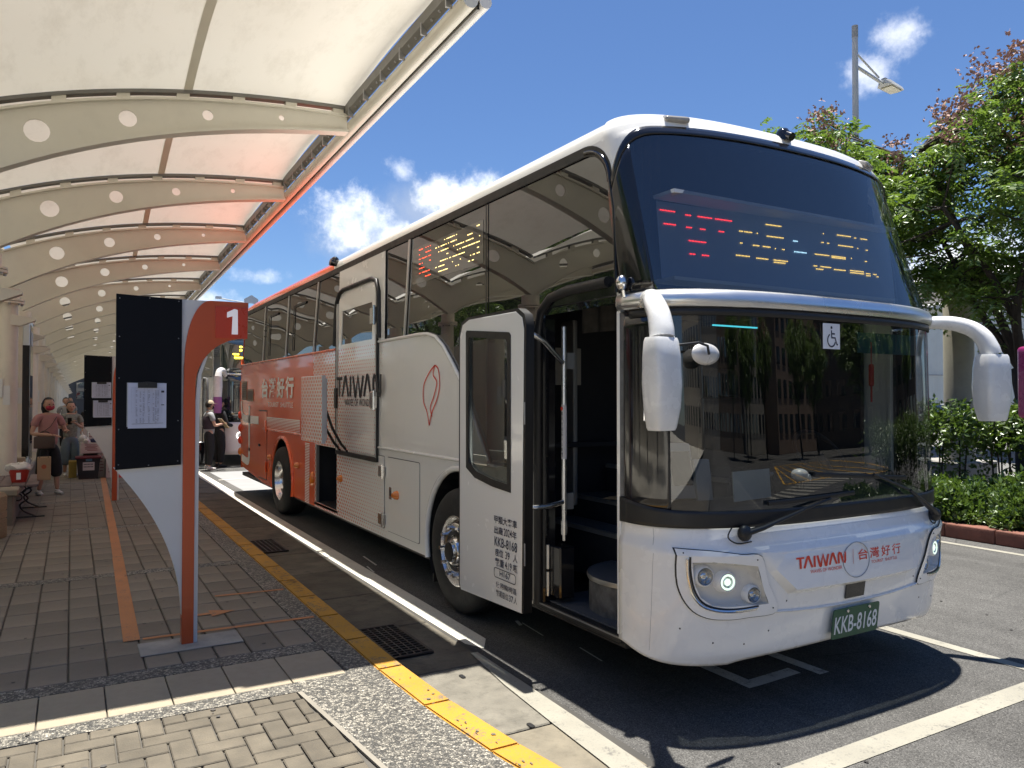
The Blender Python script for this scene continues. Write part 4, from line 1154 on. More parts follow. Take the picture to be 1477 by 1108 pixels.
b = B(); b.box(XD-.024, XD-.018, 4.078, 4.092, .70, .84, .002); b.box(XD-.024, XD-.018, 4.078, 4.092, 1.58, 1.72, .002); mks('hinge_plate', b, STEEL, DOOR)
b = B(); b.box(XD+.02, XD+.05, 4.10, 4.96, .40, 2.26, .01); mk('inner_skin', b, mat('dark_door_lining', (.03, .03, .033), .55), DOOR) if False else b.b.free()
# door lettering
def ddec(s, y, z, w, h, bold=.01): decal(text_mesh(s, 1, bold=bold, width=w, height=h), y, z, NAVYPR, X=XD-.020, eps=.004)
ddec('甲類大客車', 4.475, .915, .30, .052); ddec('出廠', 4.475, .845, .12, .052); ddec('2024', 4.345, .847, .105, .05, .006); ddec('年', 4.235, .845, .055, .052)
ddec('KKB-8168', 4.47, .765, .295, .062, .006); ddec('座位', 4.462, .70, .11, .05); ddec('39', 4.325, .70, .055, .05, .006); ddec('人', 4.225, .70, .055, .05)
ddec('載重', 4.462, .635, .12, .052); ddec('4.19', 4.328, .636, .085, .05, .006); ddec('噸', 4.225, .635, .055, .052)
ddec('H167', 4.40, .575, .14, .038, .004); me = fill2d([rrect(0, .285, 0, .066, .02), rrect(.005, .280, .005, .061, .016)], ext=.0005); decal(me, 4.462, .561, NAVYPR, X=XD-.020)
ddec('使用輪椅區', 4.45, .495, .27, .040, .006); ddec('載運座位', 4.45, .438, .165, .042, .006); ddec('37', 4.275, .438, .05, .04, .004); ddec('人', 4.215, .438, .042, .042, .006)
# door arms and pole
b = B(); b.tube([(XD+.03, 4.16, 2.14), (XD+.07, 4.13, 2.15), (XD+.16, 4.14, 2.11), (X0+.06, 4.20, 1.98)], .017, 8); b.tube([(XD+.03, 4.16, 1.06), (XD+.08, 4.13, 1.05), (XD+.18, 4.14, 1.05), (X0+.07, 4.22, 1.055)], .017, 8); mks('door_arm', b, CHROME, BUS, smooth=60)
px_, py_ = X0+.09, 4.225
b = B(); b.cyl((px_, py_, .90), (px_, py_, 2.22), .017, n=12); b.cyl((px_, py_, .80), (px_, py_, .86), .013, n=10); b.cyl((px_, py_, .84), (px_, py_, .93), .022, n=10); mk('door_pole', b, BRUSH, BUS, smooth=60)
b = B(); b.box(px_+.005, px_+.10, py_+.02, py_+.025, 1.94, 2.05, .002); b.box(px_+.005, px_+.09, py_+.02, py_+.025, 1.0, 1.11, .002); mks('pole_bracket', b, STEEL, BUS)
b = B()
b.lathe([(.0185, 0), (.0185, .36)], (px_, py_, 1.34), 'Z', 14); mk('pole_sticker', b, mat('sticker_white', (.6, .58, .56), .5), BUS)
me = text_mesh('請勿靠近車門小心夾傷', .03, bold=.0008)
bb_ = [text_mesh(ch, 1, width=.022, height=.024, bold=.012) for ch in '請扶好站穩小心車門']
for k, me in enumerate(bb_): remap(me, lambda a, c, e, k=k: (px_-.0195, py_+.011-a, 1.63-.034*k+c)); mk('lettering', me, BPR, BUS)
b = B(); b.lathe([(.0, .001), (.014, .001)], (px_-.0190, py_, 1.675), (-1, 0, 0), 14); mk('warning_disc', b, RED, BUS)
# door aperture frame
loop = [(4.40, .36), (4.40, 2.20), (4.36, 2.33), (4.24, 2.41), (4.05, 2.435), (3.62, 2.435)]
b = B(); b.tube([(X0-.002, y, z) for y, z in loop], .034, 8); mk('door_aperture', b, BLACK, BUS, smooth=50)
b = B(); b.box(X0-.0, X0+.10, 4.335, 4.43, .36, 2.33, .01); b.box(X0+.0, X0+.10, 3.52, 4.35, 2.34, 2.43, .01); mk('door_jamb', b, BLACKG, BUS)
b = B(); b.box(X0-.02, X0+.015, 4.47, 4.50, .36, 1.30, .004); mk('jamb_trim', b, STEEL, BUS)
b = B(); b.box(X0-.012, X0+.05, 3.50, 4.46, .335, .375, .006); mk('door_sill', b, BLACK, BUS)
b = B(); b.box(X0-.014, X0-.0125, 3.51, 4.45, .362, .372); mk('sill_trim', b, STEEL, BUS)
# ---- stairwell and cab interior
INT = DARKIN
TREAD = mat('ribbed_grey_tread', (.10, .10, .105), .7, var=.2, vs=60, bump=.8, bs=220)
CARP = mat('patterned_grey_carpet', (.095, .092, .088), .9, var=.6, vs=14, bump=.5, bs=40)
NOSE = mat('step_nosing', (.35, .34, .32), .35, metal=.7)
b = B(); b.box(X0+.05, X0+.9, 3.55, 4.42, .375, .385); mk('entry_floor', b, TREAD, BUS)
for k, (x, z) in enumerate(((3.28, .80), (3.52, .975), (3.85, 1.20))):
    b = B(); b.box(x, x+.7, 3.75, 5.1, z-.35, z-.012); st = mk('step', b, INT, BUS)
    b = B(); b.box(x-.012, x+.02, 3.75, 5.1, z-.03, z); mk('nosing', b, NOSE, st)
    b = B(); b.box(x+.021, x+.68, 3.75, 5.1, z-.011, z-.002); mk('tread', b, TREAD, st)
# rounded pedestals by the door
def halfround(x, y, r, z0, z1, m1):
    b = B(); b.lathe([(r, z0), (r, z1-.03)], (x, y, 0), 'Z', 28); p_ = mk('pedestal', b, m1, BUS, smooth=60)
    b = B(); b.lathe([(r+.012, z1-.03), (r+.015, z1-.015), (r+.012, z1)], (x, y, 0), 'Z', 28); mk('nosing', b, NOSE, p_, smooth=60)
    b = B(); b.lathe([(0, z1-.002), (r+.01, z1-.002)], (x, y, 0), 'Z', 28); mk('tread', b, TREAD, p_)
halfround(3.27, 3.86, .40, .385, .615, CARP)
halfround(3.75, 4.18, .26, .80, 1.215, CARP)
b = B(); b.box(X0+.04, X0+.16, 4.20, 4.34, .42, .76, .01); mk('door_motor_box', b, BLACKG, BUS)
b = B(); b.cyl((X0+.03, 4.33, .42), (X0+.03, 4.33, .58), .012); b.cyl((X0+.03, 4.33, .60), (X0+.03, 4.33, .76), .012); mk('grab_pin', b, BRUSH, BUS)
# bulkhead walls
b = B()
b.box(X0+.06, X1-.08, 5.15, 5.20, .38, 3.25)      # rear screen of the cab
b.box(X1-.09, X1-.05, 3.7, 5.2, .9, 3.2); b.box(X0+.06, X1-.06, 3.65, 5.2, 2.44, 2.47)
mk('cab_bulkhead', b, INT, BUS)
b = B(); b.box(3.42, 3.46, 4.95, 5.14, .9, 2.36, .01); mk('inner_panel_edge', b, STEEL, BUS)
b = B(); b.box(3.30, 3.62, 5.135, 5.145, 1.85, 2.15, .002); mk('safety_notice', b, mat('notice_cream', (.42, .40, .36), .5), BUS)
for k, s in enumerate(('0-77119', '電話: 02', '0-816  167')):
    me = text_mesh(s, 1, width=.36, height=.06); remap(me, lambda a, c, e, k=k: (3.02+a, 5.12, 2.02-.09*k+c)); mk('lettering', me, mat('silver_print', (.35, .35, .36), .5), BUS)
b = B(); b.box(3.0, 4.3, 4.9, 4.98, 1.36, 1.40, .005); mk('shelf_edge', b, INT, BUS)
CURT = mat('dark_patterned_curtain', (.07, .065, .06), .9, var=.5, vs=12)
b = B(); b.grid(lambda u, v: (3.25+u, 4.6+.03*math.sin(u*40), 2.22+v+.04*math.sin(u*3)), np.linspace(0, .9, 50), (0, .2)); mk('curtain', b, CURT, BUS, smooth=180)
# dashboard and cab furniture
DASH = mat('dash_grey', (.055, .053, .05), .6, var=.15)
b = B(); b.grid(lambda t_, v: (FS(t_, 1.0, -.03)[0]*(1-.0*v)+(XM-FS(t_, 1.0)[0])*.06*v, FS(t_, 1.1, -.03)[1]+.02+v*.48, 1.10+.05*math.sin(v*math.pi)+.02*v), np.linspace(-80, 84, 40), np.linspace(0, 1, 6)); mk('dashboard', b, DASH, BUS, smooth=180)
b = B(); b.box(4.1, 5.1, 3.35, 3.62, 1.10, 1.24, .05, 3); mk('instrument_binnacle', b, DASH, BUS, smooth=60)
b = B(); b.tube([(4.62+.22*math.cos(a), 3.62+.12*math.sin(a)+.0, 1.34+.20*math.sin(a)*.8) for a in np.linspace(0, 2*math.pi, 33)], .016, 8); b.cyl((4.62, 3.62, 1.34), (4.62, 3.5, 1.18), .03); mk('steering_wheel', b, BLACK, BUS, smooth=60)
def seat(x, y, z=.0):
    b = B(); b.box(x-.24, x+.24, y, y+.48, z+.95, z+1.10, .05, 3); b.box(x-.24, x+.24, y+.42, y+.56, z+1.08, z+1.75, .06, 3); b.box(x-.15, x+.15, y+.43, y+.53, z+1.76, z+1.98, .05, 3); b.box(x-.1, x+.1, y+.1, y+.4, z+.6, z+.96)
    return mk('seat', b, mat('seat_charcoal', (.03, .03, .034), .8), BUS, smooth=50)
seat(4.62, 4.05)
# payment reader, white card and camera behind the glass
b = B(); b.obox((3.06, 3.36, 1.32), (.17, .05, .33), (R(-14), 0, R(-12)), .02, 2); pr2 = mk('ticket_reader', b, mat('pale_grey_plastic', (.42, .42, .42), .45), BUS, smooth=50)
b = B(); b.obox((3.055, 3.333, 1.34), (.13, .006, .2), (R(-14), 0, R(-12)), .004); mk('screen', b, BLACKG, pr2)
b = B(); b.cyl((3.06, 3.38, 1.08), (3.06, 3.37, 1.2), .02); mk('stalk', b, STEEL, pr2)
b = B(); b.obox((3.44, 3.16, 1.24), (.36, .006, .17), (R(-4), 0, R(8)), 0); wb = mk('white_card', b, mat('card_white', (.52, .56, .54), .5), BUS)
b = B(); b.ball((3.30, 3.17, 1.295), .012, 8, 6); b.ball((3.57, 3.13, 1.30), .012, 8, 6); mk('suction_cup', b, STEEL, wb)
b = B(); b.ball((3.68, 3.02, 1.30), (.05, .05, .035), 14, 10); b.cyl((3.70, 3.0, 1.28), (3.71, 2.97, 1.285), .02, n=12); mk('camera', b, mat('white_plastic', (.7, .7, .7), .35), BUS, smooth=60)
b = B(); b.obox((3.18, 3.30, 1.26), (.11, .05, .26), (R(-10), 0, R(-10)), .015, 2); mk('card_reader', b, mat('pale_grey_plastic', (.42, .42, .42), .45), BUS, smooth=50)
b = B(); b.box(4.36, 4.40, 3.035, 3.045, 1.82, 1.96, .01); b.cyl((4.38, 3.04, 1.72), (4.38, 3.04, 1.82), .006, n=6); b.cyl((4.38, 3.04, 1.96), (4.38, 3.04, 2.1), .003, n=6); mk('red_tassel', b, mat('red_charm', (.5, .02, .02), .5), BUS)
b = B(); b.box(4.28, 4.95, 3.06, 3.07, 2.03, 2.16); mk('sun_blind', b, mat('teal_blind', (.02, .10, .11), .5), BUS)
b = B(); b.box(3.10, 3.45, 3.12, 3.13, 2.150, 2.158); mk('light_strip', b, emis('cyan_led', (.1, .75, .9), .8), BUS)
# access sign on the glass
sg_ = B(); sg_.box(3.805, 3.955, fY(3.88, 2.1)-.012, fY(3.88, 2.1)-.009, 2.035, 2.185)
AS = mk('wheelchair_sign', sg_, mat('sign_white', (.72, .73, .76), .4), BUS)
wc = [[(.50, .95), (.50, .94)], [(.50, .80), (.52, .45), (.78, .45), (.92, .12)], [(.52, .64), (.76, .64)], [(.92, .12), (1.0, .15)]]
circ = [(.50+.30*math.cos(a), .33+.30*math.sin(a)) for a in np.linspace(R(115), R(360-15), 18)]
b1 = stroke_mesh(wc[1:]+[circ], .075); remap(b1, lambda a, c, e: (3.82+a*.115, fY(3.88, 2.1)-.0135, 2.045+c*.125)); mk('symbol', b1, NAVYPR, AS)
b = B(); b.lathe([(0, 0), (.0085, 0)], (3.82+.5*.115, fY(3.88, 2.1)-.0136, 2.045+.93*.125), (0, -1, 0), 12); mk('symbol', b, NAVYPR, AS)
# ---- upper deck: LED destination board behind the glass
b = B(); b.box(X0+.1, X1-.1, 3.62, 3.66, 2.36, 3.42); mk('upper_bulkhead', b, INT, BUS)
BRD = mat('led_board_face', (.30, .37, .48), .6, var=.05)
ax, az, bx, bz = 2.95, 2.46, 4.80, 2.90
byf = lambda x: 3.44 - .10*((x-2.95)/1.85)
b = B(); b.b.faces.new([b.b.verts.new((x, byf(x)-.0 - .0+ (z-2.46)*.10, z)) for x, z in ((3.0, 2.44), (5.06, 2.44), (5.06, 2.92), (3.0, 2.92))]); LEDB = mk('led_board', b, BRD, BUS)
b = B()
for (xa, xb, za, zb) in ((2.96, 5.0, 2.92, 2.94), (2.96, 5.0, 2.42, 2.44)): b.box(xa, xb, 3.28, 3.46, za, zb)
mk('board_frame', b, mat('board_frame_grey', (.55, .58, .62), .5), LEDB)
b = B(); b.grid(lambda u, v: (2.82+u, 3.56+.02*math.sin(u*90), 2.4+v), np.linspace(0, .28, 40), (0, .95)); mk('curtain', b, mat('brown_curtain', (.05, .035, .028), .9), BUS, smooth=180)
# LED runs: (x, z, length) in board units measured on the display
def leds(runs, col, s, nm):
    b = B()
    for (u, v, L) in runs:
        n = max(1, int(L*2.12/.0117*.55)+1)
        for k in range(n):
            x = 3.02+2.12*u+.0117*k; z = 2.44+.48*v; y = byf(x)+(z-2.46)*.10-.006
            b.quad((x, y, z), (x+.0075, y, z), (x+.0075, y, z+.0065), (x, y, z+.0065))
    mk(nm, b, emis(nm+'_glow', col, s), LEDB)['kind'] = 'stuff'
rr = [(.0, .88, .10), (.09, .86, .04), (.135, .86, .10), (.20, .86, .12), (.01, .71, .08), (.09, .70, .04), (.14, .70, .04), (.21, .70, .04), (.095, .53, .12), (.095, .36, .04), (.14, .36, .05)]
leds(rr, (1, .03, .03), 2.6, 'led_red')
ye = [(.40, .88, .12), (.29, .74, .03), (.31, .74, .06), (.36, .74, .01), (.40, .72, .13), (.29, .58, .02), (.34, .57, .05), (.38, .57, .06), (.43, .56, .01), (.46, .56, .02), (.27, .41, .10), (.35, .40, .09), (.42, .40, .11), (.42, .37, .09),
      (.645, .86, .01), (.71, .87, .12), (.79, .86, .02), (.82, .86, .06), (.635, .73, .02), (.66, .73, .02), (.71, .72, .13), (.80, .71, .01), (.84, .70, .02), (.60, .55, .12), (.675, .55, .12), (.675, .53, .12), (.765, .55, .01), (.83, .53, .02),
      (.59, .38, .03), (.62, .38, .09), (.68, .36, .10), (.755, .37, .12), (.755, .34, .12), (.83, .35, .04), (.865, .35, .03), (.60, .34, .06), (.83, .32, .04), (.88, .32, .02)]
leds(ye, (1, .62, .12), 1.9, 'led_amber')
leds([(.51, .70, .02), (.52, .70, .02), (.51, .55, .10)], (.55, .85, 1), 1.8, 'led_white')
# side destination display behind the first long window
b = B(); b.quad((X0+.006, 6.66, 2.80), (X0+.006, 5.22, 2.79), (X0+.006, 5.22, 3.13), (X0+.006, 6.62, 3.13)); SD = mk('side_display', b, glass_mat('side_display_panel', (.13, .12, .105), .14, wav=.25, wscale=.55), BUS)
rg = random.Random(11)
for nm, col, y0, y1 in (('led_red', (1, .08, .03), 6.48, 6.22), ('led_amber', (1, .72, .25), 6.12, 5.28)):
    b = B()
    for r_ in range(7):
        z = 2.84+.043*r_; y = y0
        while y > y1:
            L = rg.choice((1, 2, 4, 6))*.018
            if rg.random() < .72:
                yy = y
                while yy > max(y-L, y1): b.quad((X0+.005, yy, z), (X0+.005, yy-.014, z), (X0+.005, yy-.014, z+.007), (X0+.005, yy, z+.007)); yy -= .018
            y -= L+.03
    mk(nm, b, emis(nm+'_dim', col, 1.6), SD)['kind'] = 'stuff'
# ---- headlamp clusters
def fpt(X, z, off): return (X, fY(X, z, off), z)
def patch(outline, off, name, m_, par, hw=.0, n=16):
    """panel on the nose: fills outline (X,z) with a dense grid following the shell"""
    xs = [p[0] for p in outline]; zs = [p[1] for p in outline]
    me = fill2d([outline], ext=0)
    bm = bmesh.new(); bm.from_mesh(me)
    for _ in range(3): bmesh.ops.subdivide_edges(bm, edges=[e for e in bm.edges if e.calc_length() > .05], cuts=1, use_grid_fill=False)
    bmesh.ops.triangulate(bm, faces=bm.faces)
    bm.to_mesh(me); bm.free()
    remap(me, lambda a, c, e: fpt(a, c, off if not callable(off) else off(a, c)))
    o = mk(name, me, m_, par, smooth=40)
    return o
def head_unit(mir):
    mx = (lambda x: 2*XM-x) if mir else (lambda x: x)
    P = [(2.825, .935), (2.98, .925), (3.12, .905), (3.24, .888), (3.30, .74), (3.38, .575), (3.2, .555), (3.08, .550), (2.965, .565), (2.885, .62), (2.835, .74)]
    PP = [(mx(x), z) for x, z in P]
    # a cavity is modelled by a separate bowl set behind a bezel ring
    Pc = catm(P+[P[0]], 4)[:-1]; PP = [(mx(x), z) for x, z in Pc]; P = Pc
    I = [(2.885, .865), (2.98, .868), (3.12, .852), (3.225, .835), (3.275, .70), (3.315, .62), (3.18, .622), (3.06, .62), (2.985, .632), (2.93, .675), (2.90, .75)]
    II = [(mx(x), z) for x, z in I]
    me = fill2d([[(mx(3.09+(x-3.09)*1.018), .745+(z-.745)*1.022) for x, z in P], II], ext=0)
    bm = bmesh.new(); bm.from_mesh(me)
    for _ in range(3): bmesh.ops.subdivide_edges(bm, edges=[e for e in bm.edges if e.calc_length() > .05], cuts=1)
    bmesh.ops.triangulate(bm, faces=bm.faces); bm.to_mesh(me); bm.free()
    remap(me, lambda a, c, e: fpt(a, c, .012)); mk('headlamp_shadow_gap', me, BLACK, BUS)
    me = fill2d([PP, II], ext=0)
    bm = bmesh.new(); bm.from_mesh(me)
    for _ in range(3): bmesh.ops.subdivide_edges(bm, edges=[e for e in bm.edges if e.calc_length() > .04], cuts=1)
    bmesh.ops.triangulate(bm, faces=bm.faces); bm.to_mesh(me); bm.free()
    remap(me, lambda a, c, e: fpt(a, c, .016)); HU = mk('headlamp_bezel', me, FRONTW, BUS, smooth=40)
    # bowl: scaled loops going inward
    b = B(); cx, cz = 3.10, .735
    Ic = catm(I+[I[0]], 3)[:-1]
    rings = []
    lamps = [(2.915+.045, .785, .045), (3.075, .752, .045), (3.235, .672, .040)]
    for s, d in ((1.0, .016), (.975, .008), (.95, -.012), (.90, -.034), (.82, -.044), (.60, -.046), (.35, -.046)):
        rings.append([b.b.verts.new(fpt(mx(cx+(x-cx)*s), cz+(z-cz)*s, d)) for x, z in Ic])
    n = len(Ic)
    for r0, r1 in zip(rings, rings[1:]):
        for k in range(n): b.b.faces.new((r0[k], r0[(k+1) % n], r1[(k+1) % n], r1[k]))
    b.b.faces.new(rings[-1]); mk('headlamp_bowl', b, mat('headlamp_liner', (.62, .60, .56), .3, var=.03, coat=.3), HU, smooth=60)
    CG = mat('lamp_chrome', (.55, .56, .57), .15, metal=.9); 
    for k, (lx, lz, lr) in enumerate(lamps):
        x = mx(lx); y = fY(x, lz, -.012); ax_ = Vector(((x-XM)*.25, -1, 0)).normalized()
        b = B(); b.lathe([(lr*1.55, -.060), (lr*1.3, -.02), (lr*1.2, .006), (lr*1.08, .010), (lr*1.0, .004)], (x, y, lz), ax_, 24); mk('lamp_collar', b, FRONTW, HU, smooth=60)
        b = B(); b.lathe([(lr, .010), (lr*.95, -.006), (lr*.6, -.02), (lr*.55, -.01), (lr*.3, -.004), (0, .0)], (x, y, lz), ax_, 24); L_ = mk('lamp', b, CG, HU, smooth=50)
        if k == 1:
            b = B(); b.lathe([(lr*.98, .008), (lr*.86, .013), (lr*.70, .008)], (x, y, lz), ax_, 24); b.lathe([(lr*.45, .006), (lr*.25, .010), (0, .012)], (x, y, lz), ax_, 16); mk('halo_ring', b, emis('halo', (.80, 1, .84), .5), L_, smooth=60)
    # running-light groove
    g = catm([(2.862, .885), (2.872, .78), (2.895, .69), (2.94, .63), (3.02, .602), (3.12, .596), (3.235, .604)], 4)
    b = B(); b.tube([fpt(mx(x), z, .020) for x, z in g], .009, 6); mk('running_light', b, CHROME, HU, smooth=60)
    b = B(); b.tube([fpt(mx(x+.012), z+.010, .016) for x, z in g], .006, 6); mk('groove', b, BLACK, HU, smooth=60)
    b = B()
    for x, z in ((2.85, .915), (3.215, .872), (3.345, .595)): b.ball(fpt(mx(x), z, .017), .0045, 6, 4)
    mks('screw', b, BLACK, HU)
    # tapered fin between lamp and nose panel
head_unit(False); head_unit(True)
# seams and fasteners of the bumper
for th_ in (-74, 74):
    b = B(); b.tube([FS(th_, z, .0015) for z in np.linspace(.36, 1.03, 16)], .0022, 5); mk('bumper_seam', b, mat('flap_gap', (.36, .36, .37), .5), BUS)
b = B(); b.tube([fpt(x, .995+.012*math.cos((x-XM)*1.2), .0015) for x in np.linspace(2.95, 5.1, 40)], .0020, 5); mk('bonnet_seam', b, MATS['flap_gap'], BUS)
b = B()
for x, z in ((3.02, .42), (3.35, .46), (4.75, .46), (5.0, .42), (2.86, .50), (3.45, .62), (4.62, .62), (3.2, .40)): b.ball(fpt(x, z, .001), .006, 6, 4)
mks('bumper_screw', b, BLACK, BUS)
# nose panel: tilted trapezoid carrying the lettering
def npo(a, c):
    t_ = max(0, min(1, (.905-c)/.215)); return .004+.045*t_
Ptr = [(3.24, .905), (3.42, .915), (4.02, .925), (4.60, .915), (4.76, .905), (4.66, .79), (4.56, .69), (4.0, .682), (3.47, .69), (3.36, .79)]
me = fill2d([Ptr], ext=0)
bm = bmesh.new(); bm.from_mesh(me)
for _ in range(4): bmesh.ops.subdivide_edges(bm, edges=[e for e in bm.edges if e.calc_length() > .04], cuts=1)
bmesh.ops.triangulate(bm, faces=bm.faces)
bd = [e for e in bm.edges if e.is_boundary]
ex = bmesh.ops.extrude_edge_only(bm, edges=bd)
nv = {v for v in ex['geom'] if isinstance(v, bmesh.types.BMVert)}
idx = {v.index for v in nv}
bm.verts.index_update(); idx = {v.index for v in nv}
co = {}
for v in bm.verts:
    a, c = v.co.x, v.co.y
    if v.index in idx: a2 = XM+(a-XM)*1.035; c2 = c-.035*(c < .88); co[v.index] = fpt(a2, c2, -.004)
    else: co[v.index] = fpt(a, c, npo(a, c))
for v in bm.verts: v.co = co[v.index]
bm.to_mesh(me); bm.free()
NP = mk('nose_panel', me, FRONTW, BUS, smooth=35)
def nose_text(me, x0, z0, m_, e=.0025, nm='lettering'):
    bm = bmesh.new(); bm.from_mesh(me); bmesh.ops.triangulate(bm, faces=bm.faces); bm.to_mesh(me); bm.free()
    remap(me, lambda a, c, q: fpt(x0+a, z0+c, npo(x0+a, z0+c)+e)); mk(nm, me, m_, NP)
nose_text(taiwan(.40, .062), 3.475, .800, RED, nm='wordmark')
nose_text(text_mesh('WAVES OF WONDER', 1, bold=.002, width=.26, height=.019), 3.575, .768, RED)
for k, ch in enumerate('台灣好行'): nose_text(text_mesh(ch, 1, bold=.01, width=.088, height=.062), 3.985+.108*k, .800, RED)
nose_text(text_mesh('TOURIST  SHUTTLE', 1, bold=.002, width=.25, height=.017), 4.10, .770, RED)
nose_text(rbl_ := fill2d([rbl(.004, .085)]), 3.935, .785, mat('pale_red_print', (.55, .25, .22), .5), nm='divider')
# round service flap outline
b = B(); b.tube([fpt(3.965+.118*math.cos(a), .806+.100*math.sin(a), npo(3.965, .806+.100*math.sin(a))+.0015) for a in np.linspace(0, 2*math.pi, 49)], .0028, 6, caps=False); mk('flap_line', b, mat('flap_gap', (.36, .36, .37), .5), NP)
# black sensor window, number plate
b = B(); b.grid(lambda x, z: fpt(x, z, .012), (3.92, 4.0, 4.09), (.575, .63, .675)); 
mk('sensor_window', b, BLACKG, BUS, thick=.006)
me = fill2d([rrect(-.21, .21, -.088, .088, .014)], ext=.0022); yP = 2.905
remap(me, lambda a, c, e: (4.02+a, yP-e-c*.12, .435+c)); PL = mk('number_plate', me, mat('plate_green', (.012, .085, .04), .45, var=.03), BUS)
me = text_mesh('KKB-8168', 1, bold=.012, width=.385, height=.105); remap(me, lambda a, c, e: (3.828+a, yP-.0035-(c-.06)*.12, .375+c)); mk('lettering', me, mat('plate_white', (.68, .72, .75), .4), PL)
b = B()
for x in (3.93, 4.13): b.lathe([(.011, 0), (.009, .006), (0, .007)], (x, yP-.012, .505), (0, -1, 0), 10)
mk('plate_bolt', b, CHROME, PL)
# lower bumper creases: a shallow scoop under the nose panel
b = B(); b.tube([fpt(x, .545+.02*abs((x-XM)/.6)**2, .004) for x in np.linspace(3.35, 4.72, 24)], .012, 8, flat=.6); mk('crease', b, FRONTW, BUS, smooth=60)
# ---- wipers
def wiper(base, elbow, tip, blade, nm='wiper'):
    (x0, z0), (x1, z1), (x2, z2) = base, elbow, tip
    b = B(); b.tube([fpt(x0, z0, .045), fpt(x0+(x1-x0)*.25, z0+(z1-z0)*.25, .062), fpt(x1, z1, .050)], [.030, .024, .013], 10, flat=.6)
    b.ball(fpt(x0, z0, .040), (.045, .035, .045), 12, 8)
    w = mk(nm, b, BLACK, BUS, smooth=60)
    b = B(); b.tube([fpt(x0+(x1-x0)*.45, z0+(z1-z0)*.45, .056), fpt(x1, z1, .046), fpt(x2, z2, .032)], .008, 8)
    mk('arm', b, BLACK, w, smooth=60)
    (xa, za), (xb, zb) = blade
    b = B(); b.tube([fpt(xa+(xb-xa)*k/16, za+(zb-za)*k/16, .022) for k in range(17)], .009, 6, flat=1.6); mk('blade', b, BLACK, w, smooth=60)
    b = B(); b.tube(catm([fpt(x0-.06, z0+.03, .03), fpt(x0-.09, z0-.02, .03), fpt(x0-.04, z0-.055, .02), fpt(x0+.05, z0-.05, .012)], 4), .004, 6); mk('washer_hose', b, BLACK, w)
wiper((3.16, 1.015), (3.55, 1.12), (3.80, 1.165), ((3.33, 1.165), (4.02, 1.185)))
wiper((4.90, .985), (4.55, 1.17), (4.20, 1.285), ((3.68, 1.31), (4.55, 1.245)))
# ---- mirrors
def mirror(mir):
    sx = (lambda x: x) if not mir else (lambda x: 2*XM-x+.07)
    MW = mat('mirror_white', (.76, .76, .75), .25, var=.03, coat=.5, dirt=.1)
    b = B(); b.tube([(sx(2.93), 3.42, 2.285), (sx(2.84), 3.36, 2.285), (sx(2.755), 3.28, 2.285)], .040, 14); st = mk('mirror_bracket', b, BLACK, BUS, smooth=60)
    pts = [(2.765, 3.29, 2.285), (2.715, 3.22, 2.287), (2.665, 3.13, 2.275), (2.605, 3.04, 2.235), (2.578, 2.975, 2.17), (2.565, 2.94, 2.09), (2.56, 2.93, 2.05)]
    b = B(); b.tube(catm([(sx(x), y, z) for x, y, z in pts], 4), [.042+.022*min(1, i/24*1.2) for i in range(25)], 16, flat=1.0); arm = mk('mirror_arm', b, MW, BUS, smooth=60)
    # housing: rounded box lofted in z
    b = B(); rows = []
    for z, w, d, dx in ((2.048, .098, .060, 0), (2.03, .104, .068, 0), (1.95, .110, .078, .002), (1.82, .112, .084, .004), (1.70, .104, .078, .004), (1.60, .088, .060, .0), (1.585, .082, .052, 0)):
        rows.append([b.b.verts.new((sx(2.555+dx)+ (w*math.copysign(abs(math.cos(a))**.45, math.cos(a)))*.94, 2.93+.34*(w*math.copysign(abs(math.cos(a))**.45, math.cos(a)))*(-1 if not mir else 1)*(-.6)+d*math.copysign(abs(math.sin(a))**.6, math.sin(a))+0, z)) for a in np.linspace(0, 2*math.pi, 29)[:-1]])
    for r0, r1 in zip(rows, rows[1:]):
        for k in range(28): b.b.faces.new((r0[k], r0[(k+1) % 28], r1[(k+1) % 28], r1[k]))
    b.b.faces.new(rows[0]); b.b.faces.new(rows[-1][::-1]); hd = mk('mirror_housing', b, MW, BUS, smooth=50)
    b = B(); b.box(sx(2.555)-.062, sx(2.555)+.062, 2.99, 3.0, 1.63, 2.0, .003); mk('mirror_glass', b, mat('mirror_glass', (.8, .8, .8), .02, metal=1., var=0), hd)
    if not mir:
        b = B(); b.tube([(2.66, 2.93, 2.015), (2.78, 2.90, 2.03), (2.83, 2.89, 2.015), (2.84, 2.89, 1.97)], .007, 8); mk('spot_mirror_arm', b, BLACK, hd, smooth=60)
        b = B(); b.lathe([(0, .022), (.06, .018), (.092, .004), (.097, -.008), (.09, -.012), (0, -.012)], (2.855, 2.93, 1.975), (.1, -1, .0), 24)
        for v in b.b.verts: v.co.z = 1.975+(v.co.z-1.975)*.60; v.co.x = 2.86+(v.co.x-2.855)*1.08
        mk('spot_mirror', b, mat('satin_mirror_back', (.62, .61, .60), .3, metal=.3), hd, smooth=60)
        b = B(); b.ball((2.70, 3.43, 2.40), (.035, .035, .045), 12, 8); b.cyl((2.72, 3.43, 2.32), (2.71, 3.43, 2.37), .012); b.tube([(2.74, 3.40, 2.33), (2.78, 3.38, 2.37), (2.80, 3.38, 2.40)], .006); mk('kerb_mirror', b, CHROME, BUS, smooth=60)
mirror(False); mirror(True)
